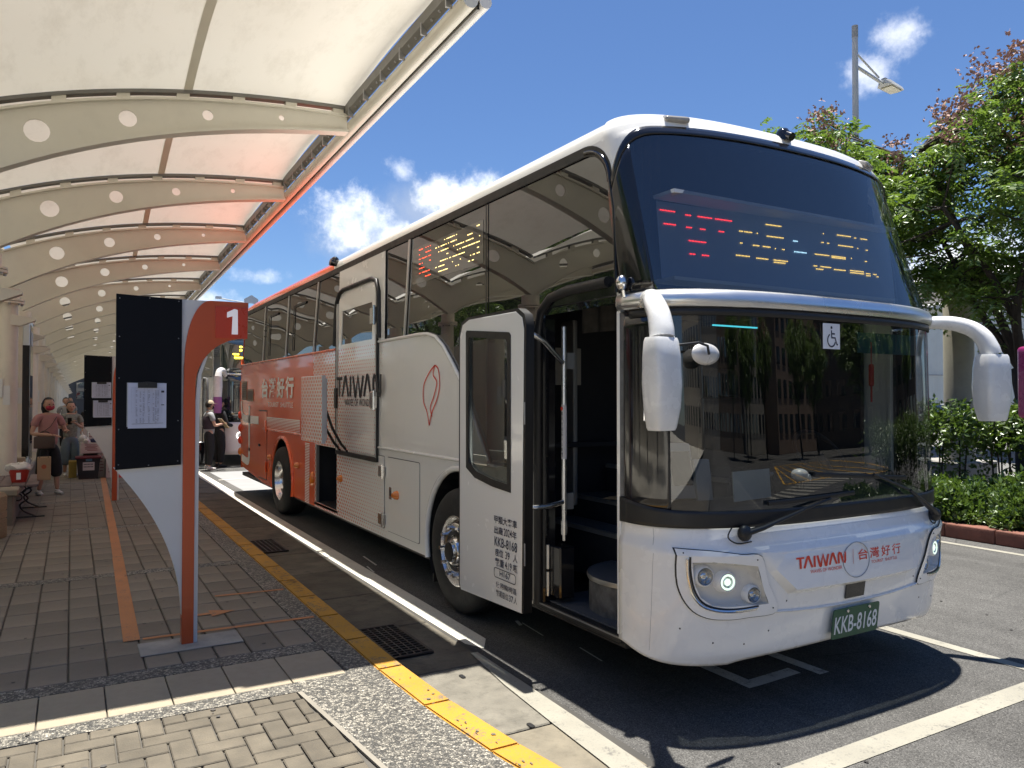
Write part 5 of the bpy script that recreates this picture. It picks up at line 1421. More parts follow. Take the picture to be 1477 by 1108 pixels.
# roof marker lamps, dome camera, side camera
for x in (3.12, 4.92):
    tt = min(np.linspace(-89, 89, 300), key=lambda q: abs(browpt(q, .52)[0]-x)); pc = browpt(tt, .52)
    b = B(); b.obox(pc, (.16, .075, .04), (R(24), 0, R(tt*.45)), .02, 3); mk('marker_lamp', b, mat('smoked_lens', (.32, .30, .27), .15, coat=.6, var=.1, vs=30), BUS, smooth=50)
b = B(); pc = browpt(-1, .55); b.lathe([(0, .055), (.03, .05), (.045, .025), (.05, -.03)], pc, 'Z', 20); b.cyl((pc[0], pc[1]-.01, pc[2]+.015), (pc[0], pc[1]-.07, pc[2]-.02), .028, n=14); mk('roof_camera', b, BLACKG, BUS, smooth=50)
b = B(); b.cyl((2.78, 9.02, 3.36), (2.68, 9.02, 3.38), .035, .045, 12); b.ball((2.74, 9.02, 3.40), .05, 10, 8); mk('side_camera', b, BLACKG, BUS, smooth=50)
# ================================================================ bay sign 1 (arched totem)
SOR = mat('sign_orange_paint', (.52, .085, .022), .38, var=.05, coat=.2)
SGR = mat('sign_grey_paint', (.62, .62, .61), .45, var=.04)
SBL = mat('sign_black_board', (.006, .007, .010), .5, var=.1, spec=.12)
def bay_sign(x0, y0, label, number, near):
    S = thing('bay_sign', label, 'sign', (x0, y0, .15), 'arched bay signs')
    L = lambda a, c, e: (x0+a, y0+e, .15+c)
    def P_(loops, ex, yo, m_, nm, par, bev=0):
        me = fill2d(loops, ext=ex, bevel=bev); remap(me, lambda a, c, e: (x0+a, y0+yo+e, .15+c)); return mk(nm, me, m_, par)
    # orange arch blade
    outl = [(-.045, 0), (.035, 0), (.042, 1.62)] + [(.042+.27*math.sin(R(90*i/10))*1.0, 1.62+.37*(1-math.cos(R(90*i/10)))) for i in range(1, 0)]
    arcp = arc(.345, 1.68, .323, 180, 90, 14, .320)
    outl = [(-.045, 0), (.020, 0), (.022, 1.50)] + arcp + [(.350, 2.235), (.115, 2.235)] + [(.115-.155*math.sin(R(6.43*i)), 2.235-.42*(1-math.cos(R(6.43*i)))) for i in range(1, 14)] + [(-.045, 1.60)]
    P_([outl], .035, 0, SOR, 'arch_blade', S, .003)
    P_([[(.021, 0), (.047, 0), (.050, 1.55), (.062, 1.75), (.10, 1.87), (.08, 1.87), (.040, 1.75), (.023, 1.55)]], .033, .006, SGR, 'grey_edge', S)
    # grey sail behind
    sail = [(-.046, .0)] + [( -.046-.40*(t_**1.9)-.0, .10+1.06*t_**.85) for t_ in np.linspace(0, 1, 16)] + [(-.046, 1.165)]
    P_([sail], .028, .004, SGR, 'grey_sail', S)
    P_([[(-.075, 1.16), (-.047, 1.16), (-.047, 1.80), (-.02, 2.0), (.05, 2.15), (.11, 2.237), (-.075, 2.237)]], .026, .004, SGR, 'grey_panel', S)
    # black board and screws
    bd = P_([[(-.435, 1.150), (-.062, 1.168), (-.062, 2.232), (-.437, 2.245)]], .020, -.02, SBL, 'black_board', S, .002)
    b = B()
    for a, c in ((-.42, 2.22), (-.25, 2.23), (-.08, 2.22), (-.42, 1.98), (-.08, 1.98), (-.42, 1.72), (-.08, 1.45), (-.42, 1.40), (-.08, 1.19), (-.42, 1.18), (-.25, 1.17)): b.ball((x0+a, y0-.043, .15+c), .004, 6, 4)
    mks('screw', b, STEEL, bd)
    # number box
    nb = P_([[(.145, 1.995), (.345, 1.995), (.345, 2.20), (.145, 2.20)]], .006, -.040, mat('lamp_box_red', (.55, .05, .018), .3, coat=.5), 'number_box', S, .002)
    m_, t, p = newmat('numeral_%d' % number) if 'numeral_%d' % number not in MATS else (MATS['numeral_%d' % number], None, None)
    if t: p.inputs['Base Color'].default_value = (.62, .60, .62, 1); p.inputs['Roughness'].default_value = .4; p.inputs['Emission Color'].default_value = (1, .95, 1, 1); p.inputs['Emission Strength'].default_value = .12
    if number == 1: nm_ = fill2d([[(.245, 2.02), (.285, 2.02), (.283, 2.185), (.262, 2.19), (.215, 2.165), (.215, 2.13), (.25, 2.14)]], ext=.001); remap(nm_, lambda a, c, e: (x0+a, y0-.0485+e, .15+c))
    else: nm_ = text_mesh(str(number), 1, bold=.02, width=.08, height=.16); remap(nm_, lambda a, c, e: (x0+.2+a, y0-.0485, .15+2.02+c))
    mk('numeral', nm_, m_, nb)
    return S
bs = bay_sign(.675, 5.38, 'near orange arched bay sign numbered 1 with a black board and clipboard', 1, True)
bs2 = bay_sign(.60, 13.4, 'farther bay sign behind the near one, its black board holding two sheets', 2, False)
# clipboards hung on the boards
PAP = mat('timetable_paper', (.50, .53, .66), .55, var=.03)
INK = mat('grey_ink', (.24, .25, .33), .6); INKD = mat('dark_ink', (.03, .03, .05), .6)
def clip(xc, yc, zt, w, h, label, seed, dual=True):
    t = thing('clipboard', label, 'clipboard', (xc, yc, zt), 'clipboards on the bay signs'); rg = random.Random(seed)
    b = B(); b.box(xc-w/2-.006, xc+w/2-.012, yc+.001, yc+.004, zt-h+.01, zt+.002); mk('board', b, mat('clip_board_grey', (.38, .39, .40), .5), t)
    b = B(); b.grid(lambda u, v: (xc-w/2+w*u, yc-.001-.002*math.sin(u*5+v*3)*v, zt-h*v), np.linspace(0, 1, 7), np.linspace(0, 1, 7)); pp = mk('timetable', b, PAP, t, smooth=180)
    y = yc-.0045
    b = B()
    for k in range(27):
        z = zt-h*(.10+.029*k)
        b.quad((xc-w*.42, y, z), (xc+w*.38, y, z), (xc+w*.38, y, z-.0005), (xc-w*.42, y, z-.0005))
        for c0 in (-.30, -.20, -.12, .02, .14, .20, .26):
            if rg.random() < .75 and k > 1:
                b.quad((xc+w*c0, y-.0002, z-.002), (xc+w*c0+w*.055*rg.uniform(.4, 1), y-.0002, z-.002), (xc+w*c0+w*.055*rg.uniform(.4, 1), y-.0002, z-.0055), (xc+w*c0, y-.0002, z-.0055))
    for c0 in (-.42, -.32, -.08, .0, .12, .30, .38): b.quad((xc+w*c0, y, zt-h*.10), (xc+w*c0+.0007, y, zt-h*.10), (xc+w*c0+.0007, y, zt-h*.66), (xc+w*c0, y, zt-h*.66))
    mk('printed_rows', b, INK, pp)
    b = B()
    for z0, hh in ((.165, .045), (.475, .018)): b.quad((xc+w*.36, y-.0003, zt-h*z0), (xc+w*.44, y-.0003, zt-h*z0), (xc+w*.44, y-.0003, zt-h*(z0+hh)), (xc+w*.36, y-.0003, zt-h*(z0+hh)))
    b.quad((xc-w*.40, y-.0003, zt-h*.90), (xc+w*.42, y-.0003, zt-h*.885), (xc+w*.42, y-.0003, zt-h*.892), (xc-w*.40, y-.0003, zt-h*.907))
    mks('printed_marks', b, INKD, pp)
    b = B(); b.prism([(-.055, -.03), (.055, -.03), (.055, .004), (.0, .010), (-.055, .004)], lambda a, c: (xc+a*w/.22, yc-.003, zt+c*h/.28), lambda a, c: (xc+a*w/.22, yc-.012, zt+c*h/.28)); b.cyl((xc, yc-.012, zt-.006), (xc, yc-.022, zt-.006), .006, n=8); mk('clip', b, BLACK, t)
clip(.415, 5.332, 1.84, .22, .285, 'large clipboard with a printed timetable on the near black board', 1)
clip(.40, 13.352, 1.98, .26, .24, 'upper small clipboard sheet on the farther black board', 2)
clip(.42, 13.352, 1.70, .26, .26, 'lower small clipboard sheet on the farther black board', 3)
# ================================================================ planting strip on the right
def leaf_mat(name, c1, c2, trans=.35):
    m, t, p = newmat(name); o = t.obj()
    t.n.remove(p)
    n1 = t.noise(o, 2.3, 3, .6); n2 = t.new('ShaderNodeTexNoise', {'Vector': o, 'Scale': 14., 'Detail': 2.}).outputs['Fac']
    f = t.math('ADD', t.math('MULTIPLY', t.ramp(n1, .3, .7), .5), t.math('MULTIPLY', t.ramp(n2, .3, .7), .5))
    c = t.mix(f, c1, c2)
    d = t.new('ShaderNodeBsdfDiffuse', {'Color': c}); tr = t.new('ShaderNodeBsdfTranslucent', {'Color': t.mix(.3, c, (.16, .26, .02))}); g = t.new('ShaderNodeBsdfGlossy', {'Roughness': .38, 'Color': (.8, .85, .8, 1)})
    a = t.new('ShaderNodeMixShader', {'Fac': trans}); t.l.new(d.outputs[0], a.inputs[1]); t.l.new(tr.outputs[0], a.inputs[2])
    e = t.new('ShaderNodeMixShader', {'Fac': .07}); t.l.new(a.outputs[0], e.inputs[1]); t.l.new(g.outputs[0], e.inputs[2])
    t.l.new(e.outputs[0], t.n['Material Output'].inputs['Surface']); return m
LEAF = leaf_mat('tree_leaf', (.070, .145, .022), (.20, .285, .045), .5)
LEAF2 = leaf_mat('hedge_leaf', (.035, .085, .015), (.13, .19, .03))
POD = mat('papery_pink_pod', (.34, .20, .155), .7, var=.35, vs=9)
BARK = mat('dark_bark', (.040, .032, .026), .85, var=.35, vs=10, bump=.6, bs=40)
class LM:
    """leaf soup: fast list-based mesh"""
    def __init__(s): s.v = []; s.f = []
    def leaf(s, p, d, n, L, w):
        d = d.normalized(); sd = d.cross(n)
        if sd.length < 1e-4: sd = Vector((1, 0, 0))
        sd.normalize(); n2 = sd.cross(d); i = len(s.v)
        s.v += [p, p+d*L*.45+sd*w/2+n2*L*.05, p+d*L-n2*L*.08, p+d*L*.45-sd*w/2+n2*L*.05]
        s.f.append((i, i+1, i+2, i+3))
    def build(s, name, m, par):
        me = bpy.data.meshes.new(name); me.from_pydata([tuple(v) for v in s.v], [], s.f); me.update()
        return mk(name, me, m, par)
def rv(rg, s=1): return Vector((rg.gauss(0, s), rg.gauss(0, s), rg.gauss(0, s)))
def tree(x, y, h0, crown_r, top, label, seed, nclump=130, pods=10, lean=(0, 0), group=None, frond=7, cz=None, leaflen=.085, gnarl=1.):
    rg = random.Random(seed); t = thing('tree', label, 'tree', (x, y, 0), group)
    base = Vector((x, y, .05)); tb = B()
    fork = Vector((x+lean[0], y+lean[1], h0))
    pts = [base.lerp(fork, k/5)+Vector((rg.uniform(-.05, .05), rg.uniform(-.05, .05), 0))*(k > 0) for k in range(6)]
    tb.tube(pts, [.17-.05*k/5 for k in range(6)], 9)
    mk('trunk', tb, BARK, t, smooth=60)
    cc = Vector((x+lean[0], y+lean[1], cz if cz else (h0+top)/2)); rz = (top-h0)/2*1.05
    bb = B(); clumps = []
    for i in range(nclump):
        while True:
            q = Vector((rg.uniform(-1, 1), rg.uniform(-1, 1), rg.uniform(-1, 1)))
            if .30 < q.length < 1: break
        q = q*(.72+.28*noise.noise(q*1.7+Vector((seed, 0, 0))))
        if q.z > 0: q.x *= 1-.15*q.z; q.y *= 1-.15*q.z
        clumps.append(cc+Vector((q.x*crown_r, q.y*crown_r, q.z*rz)))
    mains = []
    for k in range(6):
        a = 2*math.pi*k/6+rg.uniform(-.4, .4); e = cc+Vector((math.cos(a)*crown_r*.55, math.sin(a)*crown_r*.55, rg.uniform(-.1, .5)*rz)); m1 = fork.lerp(e, .45)+Vector((rg.uniform(-.3, .3), rg.uniform(-.3, .3), -.15))*gnarl
        pl = catm([tuple(fork), tuple(m1), tuple(e)], 5); bb.tube(pl, [.085-.055*i/(len(pl)-1) for i in range(len(pl))], 7); mains.append([Vector(p) for p in pl])
    for c in clumps:
        best = min((p for ml in mains for p in ml[3:]), key=lambda p: (p-c).length+.4*max(0, p.z-c.z))
        mid_ = best.lerp(c, .5)+Vector((rg.uniform(-.12, .12), rg.uniform(-.12, .12), rg.uniform(-.15, .05)))
        bb.tube([best, mid_, c], [.022, .014, .006], 4, caps=False)
    mk('limb', bb, BARK, t)
    L = LM()
    for c in clumps:
        nf = frond+rg.randint(-2, 2)
        for f_ in range(nf):
            d = rv(rg).normalized(); d.z = d.z*.5+.15; d.normalize(); ln = rg.uniform(.28, .52); p = c+rv(rg, .07)
            droop = rg.uniform(.25, .7)
            nl = 7; prev = p
            for k in range(nl):
                s = (k+1)/nl; q = p+d*ln*s-Vector((0, 0, 1))*droop*ln*s*s
                tang = (q-prev).normalized(); prev = q
                sd = tang.cross(Vector((0, 0, 1)))
                if sd.length < .05: sd = Vector((1, 0, 0))
                sd.normalize(); up = sd.cross(tang)
                for sgn in (-1, 1):
                    ld = (sd*sgn+tang*.55+Vector((0, 0, -.25))+rv(rg, .12)); nn = up+rv(rg, .35)
                    L.leaf(q, ld, nn, leaflen*rg.uniform(.7, 1.25)*(1.1-.35*abs(s-.4)), leaflen*.42)
    L.build('foliage', LEAF, t)
    if pods:
        P = LM(); k = 0
        tops = sorted(clumps, key=lambda c: -(c-cc).normalized().z*1.0+rg.random()*.9)[:pods]
        for c in tops:
            d = (c-cc).normalized(); d.z = abs(d.z)+.5; d.normalize()
            for j in range(70):
                p = c+d*rg.uniform(.1, .5)+Vector((rg.gauss(0, .13), rg.gauss(0, .13), rg.gauss(0, .10)))
                for w in range(2): P.leaf(p, rv(rg), rv(rg), rg.uniform(.05, .075), .055)
        P.build('seed_pods', POD, t)
    return t
# brick kerb of the bed, piece by piece
bed = thing('planting_bed', 'raised planting bed with a worn red brick kerb along the far side of the bays', 'planting bed', (9.5, 5, 0))
KB = mat('red_brown_kerb', (.17, .065, .042), .8, var=.3, vs=4, bump=.4, bs=50, dirt=.6, random_tint=.18)
y = -1.6; 
while y < 34:
    b = B(); L_ = .6
    b.box(9.50, 9.72, y+.004, y+L_-.004, 0, .175, .018, 2); mk('kerb_brick', b, KB, bed, smooth=60); y += L_
b = B(); b.grid(lambda u, v: (u, v, .12+.03*noise.noise(Vector((u*2, v*2, 0)))), np.linspace(9.7, 13.0, 14), np.linspace(-1.6, 34, 80)); mk('soil', b, mat('bed_soil', (.045, .035, .025), .95, var=.4, vs=5, bump=.5), bed, smooth=180)
b = B(); b.box(12.98, 13.2, -1.6, 34, 0, .16, .02); mk('back_kerb', b, mat('pink_kerb', (.34, .13, .11), .8, var=.2, dirt=.3), bed)
# low bushes and a clipped row of tall stems
def bush(seed, r, h, n, ls):
    rg = random.Random(seed); L = LM()
    for i in range(n):
        a = rg.uniform(0, 2*math.pi); e = rg.uniform(-.15, 1); rr = rg.uniform(.72, 1.03)*(1+.18*math.sin(3*a+seed)*math.cos(4*e))
        c = math.sqrt(max(0, 1-max(e, 0)**2)); p = Vector((r*c*math.cos(a)*rr, r*c*math.sin(a)*rr, .1+h*max(.02, e)*rr))
        o = Vector((p.x, p.y, p.z*1.2)).normalized()
        for k in range(4): L.leaf(p+rv(rg, .025), o+rv(rg, .6), o+rv(rg, .5), ls*rg.uniform(.7, 1.2), ls*.5)
    return L
ORD = ('first second third fourth fifth sixth seventh eighth ninth tenth eleventh twelfth thirteenth fourteenth fifteenth sixteenth seventeenth eighteenth nineteenth twentieth twenty-first twenty-second twenty-third twenty-fourth twenty-fifth twenty-sixth twenty-seventh twenty-eighth twenty-ninth thirtieth thirty-first thirty-second').split()
lowb = []
for s in (1, 2, 3):
    t = thing('low_bush', 'x', 'bush', (0, 0, 0)); bush(s, .42, .44, 1000, .085).build('foliage', LEAF2, t)
    b = B(); rg = random.Random(s)
    for k in range(7): a = rg.uniform(0, 6.28); b.tube([(0, 0, 0), (.12*math.cos(a), .12*math.sin(a), .2), (.3*math.cos(a), .3*math.sin(a), .42)], [.012, .009, .004], 4)
    mk('stem', b, BARK, t); lowb.append(t)
i = 0; rg = random.Random(21)
lowpos = []
for y in np.arange(-1.2, 14, .62):
    for x in (9.98, 10.5): lowpos.append((x+rg.uniform(-.08, .08), y+rg.uniform(-.15, .15)))
for i, (x, y) in enumerate(lowpos):
    o = lowb[i] if i < 3 else copy_tree(lowb[i % 3])
    o.location = (x, y, .12); o.rotation_euler.z = rg.uniform(0, 6.28); s = rg.uniform(.85, 1.15); o.scale = (s, s, s*rg.uniform(.85, 1.1))
    tag(o, 'low glossy bush in the %s row of the planting bed, %s from its near end' % ('front' if i % 2 == 0 else 'back', ORD[i//2]), 'bush', 'low bushes in the planting bed')
tallp = []
for s in (4, 5, 6):
    rg2 = random.Random(s); t = thing('tall_shrub', 'x', 'shrub', (0, 0, 0)); L = LM(); b = B()
    for k in range(4):
        x = rg2.uniform(-.22, .22); y = rg2.uniform(-.25, .25); x2 = x+rg2.uniform(-.12, .12); y2 = y+rg2.uniform(-.15, .15); h = rg2.uniform(1.25, 1.5)
        b.tube([(x, y, 0), ((x+x2)/2+rg2.uniform(-.03, .03), (y+y2)/2, h*.5), (x2, y2, h)], [.014, .012, .007], 5)
        for j in range(150):
            z = h*(.62+.40*rg2.random()**.75); spread = .10+.17*(z/h > .72)
            if rg2.random() < .10: z = h*rg2.uniform(.25, .65); spread = .12
            p = Vector((x2+rg2.gauss(0, spread), y2+rg2.gauss(0, spread), z+rg2.gauss(0, .03)))
            d = rv(rg2); d.z = d.z*.6-.1
            for q in range(3): L.leaf(p+rv(rg2, .02), d+rv(rg2, .6), rv(rg2, .5)+Vector((0, 0, .8)), rg2.uniform(.06, .10), .042)
    mk('stem', b, BARK, t, smooth=60); L.build('foliage', LEAF2, t); tallp.append(t)
i = 0
for y in np.arange(-1.0, 14, .50):
    for x in (11.2,):
        o = tallp[i] if i < 3 else copy_tree(tallp[i % 3]); i += 1
        o.location = (x+rg.uniform(-.12, .12), y+rg.uniform(-.06, .06), .12); o.rotation_euler.z = rg.uniform(0, 6.28); o.scale = (1, 1, rg.uniform(.96, 1.08))
        tag(o, 'tall thin-stemmed shrub with leafy top, %s from the near end of the clipped row' % ORD[i-1], 'shrub', 'tall shrubs of the clipped row')
T1 = tree(12.6, 9.3, 2.3, 2.9, 7.5, 'dark leafy tree directly behind the right end of the coach roof', 31, nclump=250, pods=7, lean=(-.4, .4), frond=10, cz=4.95, leaflen=.115)
T2 = tree(12.9, 6.3, 2.2, 2.7, 7.1, 'leafy tree at the right edge with clusters of pinkish brown seed pods', 47, nclump=235, pods=55, lean=(.3, .2), frond=10, cz=4.9, leaflen=.115)
tree(15.6, 4.2, 2.6, 2.8, 8.6, 'taller tree standing farther back at the right edge of the photo', 52, nclump=150, pods=8, lean=(-.2, .3), frond=9, cz=5.8, leaflen=.13)
tree(15.4, 11.4, 2.7, 2.7, 7.9, 'small-leaved tree behind the coach roof next to the street lamp', 63, nclump=180, pods=8, lean=(-.2, .3), frond=9, cz=5.3, leaflen=.13)
for k, (x, y, lb) in enumerate(((36, -30, 'street tree on the far corner of the crossing, left one'), (42, -22, 'street tree on the far corner of the crossing, right one'), (20, -38, 'street tree before the long beige shop building'))):
    c_ = copy_tree(T1); c_.location = (x, y, 0); c_.rotation_euler.z = 1.3*k+.5; c_.scale = (1.3,)*3; c_['label'] = lb
# trees and buildings that only the windows mirror
tree(-11.5, 16, 2.4, 2.6, 6.6, 'leafy tree beyond the far side of the platform canopy', 71, nclump=110, pods=0, frond=6, leaflen=.12, group='trees beyond the platform')
for k, y in enumerate((9.5, 21.5, 27, 5.5, 12.8, 19, 33, 1.0)):
    c_ = copy_tree(bpy.data.objects['tree.004' if 'tree.004' in bpy.data.objects else 'tree']); c_.location = (-9.6-.5*(k % 3), y, 0); c_.rotation_euler.z = 2.1*k; c_['label'] = 'leafy tree beyond the far side of the platform canopy'; c_['group'] = 'trees beyond the platform'
# concrete pier
b = B(); pr_ = thing('concrete_pier', 'round pale concrete pier rising from a square block behind the clipped row', 'pillar', (14.6, 8.3, 0))
b.lathe([(.26, .45), (.26, 3.62), (.255, 3.63), (.26, 3.64), (.26, 4.3)], (14.6, 8.3, 0), 'Z', 28); PC = mat('pale_concrete_pier', (.38, .36, .29), .7, var=.08, bump=.15, dirt=.2); mk('shaft', b, PC, pr_, smooth=60)
b = B(); b.box(14.15, 15.25, 7.95, 8.95, 0, .55, .02); mk('footing', b, mat('grey_block', (.25, .24, .22), .8, var=.15, dirt=.3), pr_)
# street lamp above the trees
def street_lamp(x, y, H, dx, dy, label, s=1.):
    t = thing('street_lamp', label, 'street lamp', (x, y, 0)); LP = mat('lamp_pole_grey', (.50, .50, .48), .4, var=.05)
    b = B(); b.cyl((x, y, 0), (x, y, H), .10*s, .065*s, 16); mk('pole', b, LP, t, smooth=60)
    b = B(); b.cyl((x, y, H-.28*s), (x, y, H), .072*s, .072*s, 16); mk('pole_cap', b, mat('lamp_band', (.34, .33, .30), .5), t, smooth=60)
    D = Vector((dx, dy, 0)).normalized()
    p0 = Vector((x, y, H-.95*s)); p1 = p0+D*1.25*s+Vector((0, 0, -.10*s)); b = B(); b.tube([p0, p1], .04*s, 8); b.tube([Vector((x, y, H-.62*s)), p1-D*.15*s+Vector((0, 0, .10*s))], .024*s, 8); mk('arm', b, LP, t, smooth=60)
    b = B(); q = D.cross(Vector((0, 0, 1)))
    a = p1; pts = [(0, -.08), (.15, -.16), (.75, -.15), (.80, 0), (.75, .15), (.15, .16), (0, .08)]
    b.prism(pts, lambda u, v: tuple(a+D*u*s+q*v*s*1.2+Vector((0, 0, -.03-.02*u))*s), lambda u, v: tuple(a+D*u*s+q*v*s*.85+Vector((0, 0, .09-.05*u))*s)); hd = mk('lamp_head', b, mat('lamp_head_grey', (.42, .42, .40), .4), t)
    b = B(); b.prism([(.22, -.12), (.72, -.11), (.72, .11), (.22, .12)], lambda u, v: tuple(a+D*u*s+q*v*s*1.15+Vector((0, 0, -.036-.02*u))*s), lambda u, v: tuple(a+D*u*s+q*v*s*1.15+Vector((0, 0, -.050-.02*u))*s)); mk('lens', b, mat('lamp_lens_yellow', (.55, .50, .33), .3), hd)
    b = B(); b.box(a.x+D.x*.12*s-.05, a.x+D.x*.12*s+.05, a.y+D.y*.12*s-.05, a.y+D.y*.12*s+.05, a.z+.06, a.z+.14); mk('sensor', b, BLACK, hd)
street_lamp(16.0, 11.46, 10.55, .98, .12, 'tall grey street lamp with one arm against the blue sky')
# paired lamp far off over the coach tail
t = thing('station_mast', 'distant pale twin-post lamp mast with thin arms above the coach tail', 'lamp mast', (11.7, 60, 0)); WM_ = mat('mast_white', (.55, .57, .58), .5)
b = B(); b.box(11.35, 11.55, 59.9, 60.1, 0, 8.9); b.box(11.95, 12.15, 59.9, 60.1, 0, 8.9); mks('post', b, WM_, t)
b = B(); b.prism([(11.25, 8.9), (12.25, 8.9), (12.25, 9.2), (11.75, 9.5), (11.25, 9.2)], lambda a, c: (a, 59.85, c), lambda a, c: (a, 60.15, c)); mk('cap', b, WM_, t)
b = B(); b.tube([(11.4, 60, 8.9), (9.4, 60, 9.15)], .05, 6); b.tube([(11.4, 60, 8.4), (9.9, 60, 8.85)], .05, 6); b.box(9.2, 9.6, 59.8, 60.2, 9.1, 9.25); mk('arm', b, WM_, t)
# ---- across the street: cars, corrugated shed, light roof
CW = mat('white_car_paint', (.72, .73, .74), .2, var=.02, coat=.8); CGL = glass_mat('car_glass', (.02, .025, .03), .25); CG2 = mat('silver_car_paint', (.34, .36, .38), .25, metal=.4, coat=.6)
def car(x, y, m_, label, rz=0):
    t = thing('parked_car', label, 'car', (x, y, 0), 'cars parked across the street')
    # side profile extruded across, body then cabin
    def prof(pts, w0, w1, nm, mm, par):
        b = B(); b.prism(pts, lambda a, c: (x-w0/2, y+a, c), lambda a, c: (x+w0/2, y+a, c)); o = None
        for v in b.b.verts:
            if v.co.z > .95: v.co.x = x+(v.co.x-x)*w1/w0
        es = list(b.b.edges); bmesh.ops.bevel(b.b, geom=es, offset=.05, segments=2, affect='EDGES'); return mk(nm, b, mm, par, smooth=50)
    bd = prof([(-2.2, .3), (-2.25, .62), (-2.1, .82), (-1.1, .94), (1.7, .98), (2.15, .92), (2.25, .6), (2.2, .3)], 1.8, 1.72, 'body', m_, t)
    prof([(-1.15, .90), (-.35, 1.42), (.9, 1.46), (1.7, .95)], 1.6, 1.25, 'cabin_glass', CGL, t)
    prof([(-.42, 1.40), (-.25, 1.46), (.85, 1.50), (1.0, 1.43)], 1.24, 1.2, 'roof', m_, t)
    for sy in (-1.4, 1.4):
        for sx in (-.88, .88):
            b = B(); b.lathe([(0, .02), (.18, .03), (.2, .0), (.31, 0), (.33, -.04), (.33, -.2)], (x+sx, y+sy, .33), (math.copysign(1, sx), 0, 0), 20); w = mk('wheel', b, TYRE, t, smooth=50)
            b = B(); b.lathe([(0, .034), (.19, .034)], (x+sx, y+sy, .33), (math.copysign(1, sx), 0, 0), 16); mk('rim', b, CHROME, w)
    for sx in (-.6, .6):
        b = B(); b.obox((x+sx, y-2.2, .68), (.35, .08, .12), bevel=.02); mk('headlight', b, mat('car_lamp', (.7, .7, .7), .1, coat=1), t, smooth=60)
    t.rotation_euler.z = rz; return t
for k, (x, y, rz, mm, lb) in enumerate(((33.5, 22.5, .35, CW, 'white saloon car parked across the street, seen left of the coach mirror'), (33.2, 19.9, .35, CW, 'white car parked across the street just behind the coach mirror'),
                                        (30.5, 22.5, .35, CG2, 'silver car nearest the hedge among those parked across the street'), (33.0, 17.2, .35, CG2, 'silver car parked across the street beside the concrete pier'), (32.8, 14.6, .35, CW, 'white car parked across the street at the right edge'))): car(x, y, mm, lb, rz)
sh = thing('corrugated_shed', 'large pale corrugated metal shed across the street behind the parked cars', 'shed', (45, 27, 0))
CORR = mat('pale_corrugated_sheet', (.56, .58, .54), .5, var=.06, vs=.6, dirt=.15)
b = B(); n = 260
rows = [[b.b.verts.new((45+.05*(k % 4 in (1, 2)), 6+46*k/n, z)) for k in range(n+1)] for z in (0, 7.2)]
for k in range(n): b.b.faces.new((rows[0][k], rows[0][k+1], rows[1][k+1], rows[1][k]))
mk('wall', b, CORR, sh)
b = B(); b.prism([(44.6, 7.2), (52, 9.6), (59, 7.2), (59, 7.0), (44.6, 7.0)], lambda a, c: (a, 6, c), lambda a, c: (a, 52, c)); mk('roof', b, mat('shed_roof', (.50, .50, .47), .5, var=.08), sh)
b = B(); b.box(44.93, 44.99, 24, 26.4, 0, 2.6); b.box(44.93, 44.99, 18.3, 19.2, .3, 2.5); mks('shutter_door', b, mat('grey_shutter', (.38, .40, .40), .5), sh)
b = B(); b.box(44.4, 44.9, 23.2, 24.3, 3.3, 4.1, .02); ac = mk('air_conditioner', b, mat('ac_white', (.62, .62, .60), .5), sh)
b = B(); b.lathe([(0, .02), (.30, .02), (.32, 0)], (44.39, 23.9, 3.7), (-1, 0, 0), 20); mk('fan_grille', b, mat('fan_dark', (.12, .12, .12), .6), ac)
b = B(); b.tube([(44.85, 22.9, 4.6), (44.85, 22.9, 3.0), (44.85, 21.0, 2.9), (44.85, 21.0, .2)], .04, 6); b.tube([(44.8, 30, 3.2), (44.8, 23.2, 2.95)], .03, 6); mks('pipe', b, STEEL, sh)
aw = thing('tent_roof', 'white curved tent roof glimpsed between the tree crowns on the right', 'tent', (24, 14, 0))
b = B(); b.grid(lambda u, v: (22+5*u, 5+20*v, 5.15+.55*math.sin(math.pi*u)), np.linspace(0, 1, 10), np.linspace(0, 1, 8)); mk('canvas', b, mat('tent_white', (.78, .78, .76), .6), aw, smooth=180, thick=.04)
b = B()
for yy in (6, 12, 18, 24):
    for xx in (22.2, 26.8): b.cyl((xx, yy, 0), (xx, yy, 5.2), .08, n=10)
mks('post', b, STEEL, aw)
rl = thing('guard_rail', 'long grey guard rail beside the street behind the clipped row', 'guard rail', (26.5, 20, 0))
b = B(); b.box(26.45, 26.55, -5, 45, 1.05, 1.25, .02); mk('rail', b, mat('rail_grey', (.34, .36, .38), .4, metal=.4), rl)
b = B()
for yy in np.arange(-5, 45, 2.5): b.cyl((26.6, yy, 0), (26.6, yy, 1.1), .05, n=8)
mks('post', b, STEEL, rl)
# magenta coach mirror at the right edge (a coach in the next lane, only its mirror in frame)
m2 = thing('magenta_mirror', 'magenta coach mirror hanging in from the right edge of the photo', 'mirror', (8.9, 4.35, 0)); MG = mat('magenta_paint', (.22, .012, .085), .25, coat=.5, var=.02)
b = B(); b.box(8.80, 9.10, 4.05, 4.40, 1.52, 2.30, .07, 4); mk('housing', b, MG, m2, smooth=50)
b = B(); b.tube([(8.98, 4.2, 2.25), (9.0, 4.0, 2.5), (8.95, 3.4, 2.62), (8.9, 2.6, 2.6)], .05, 10); mk('arm', b, MG, m2, smooth=60)
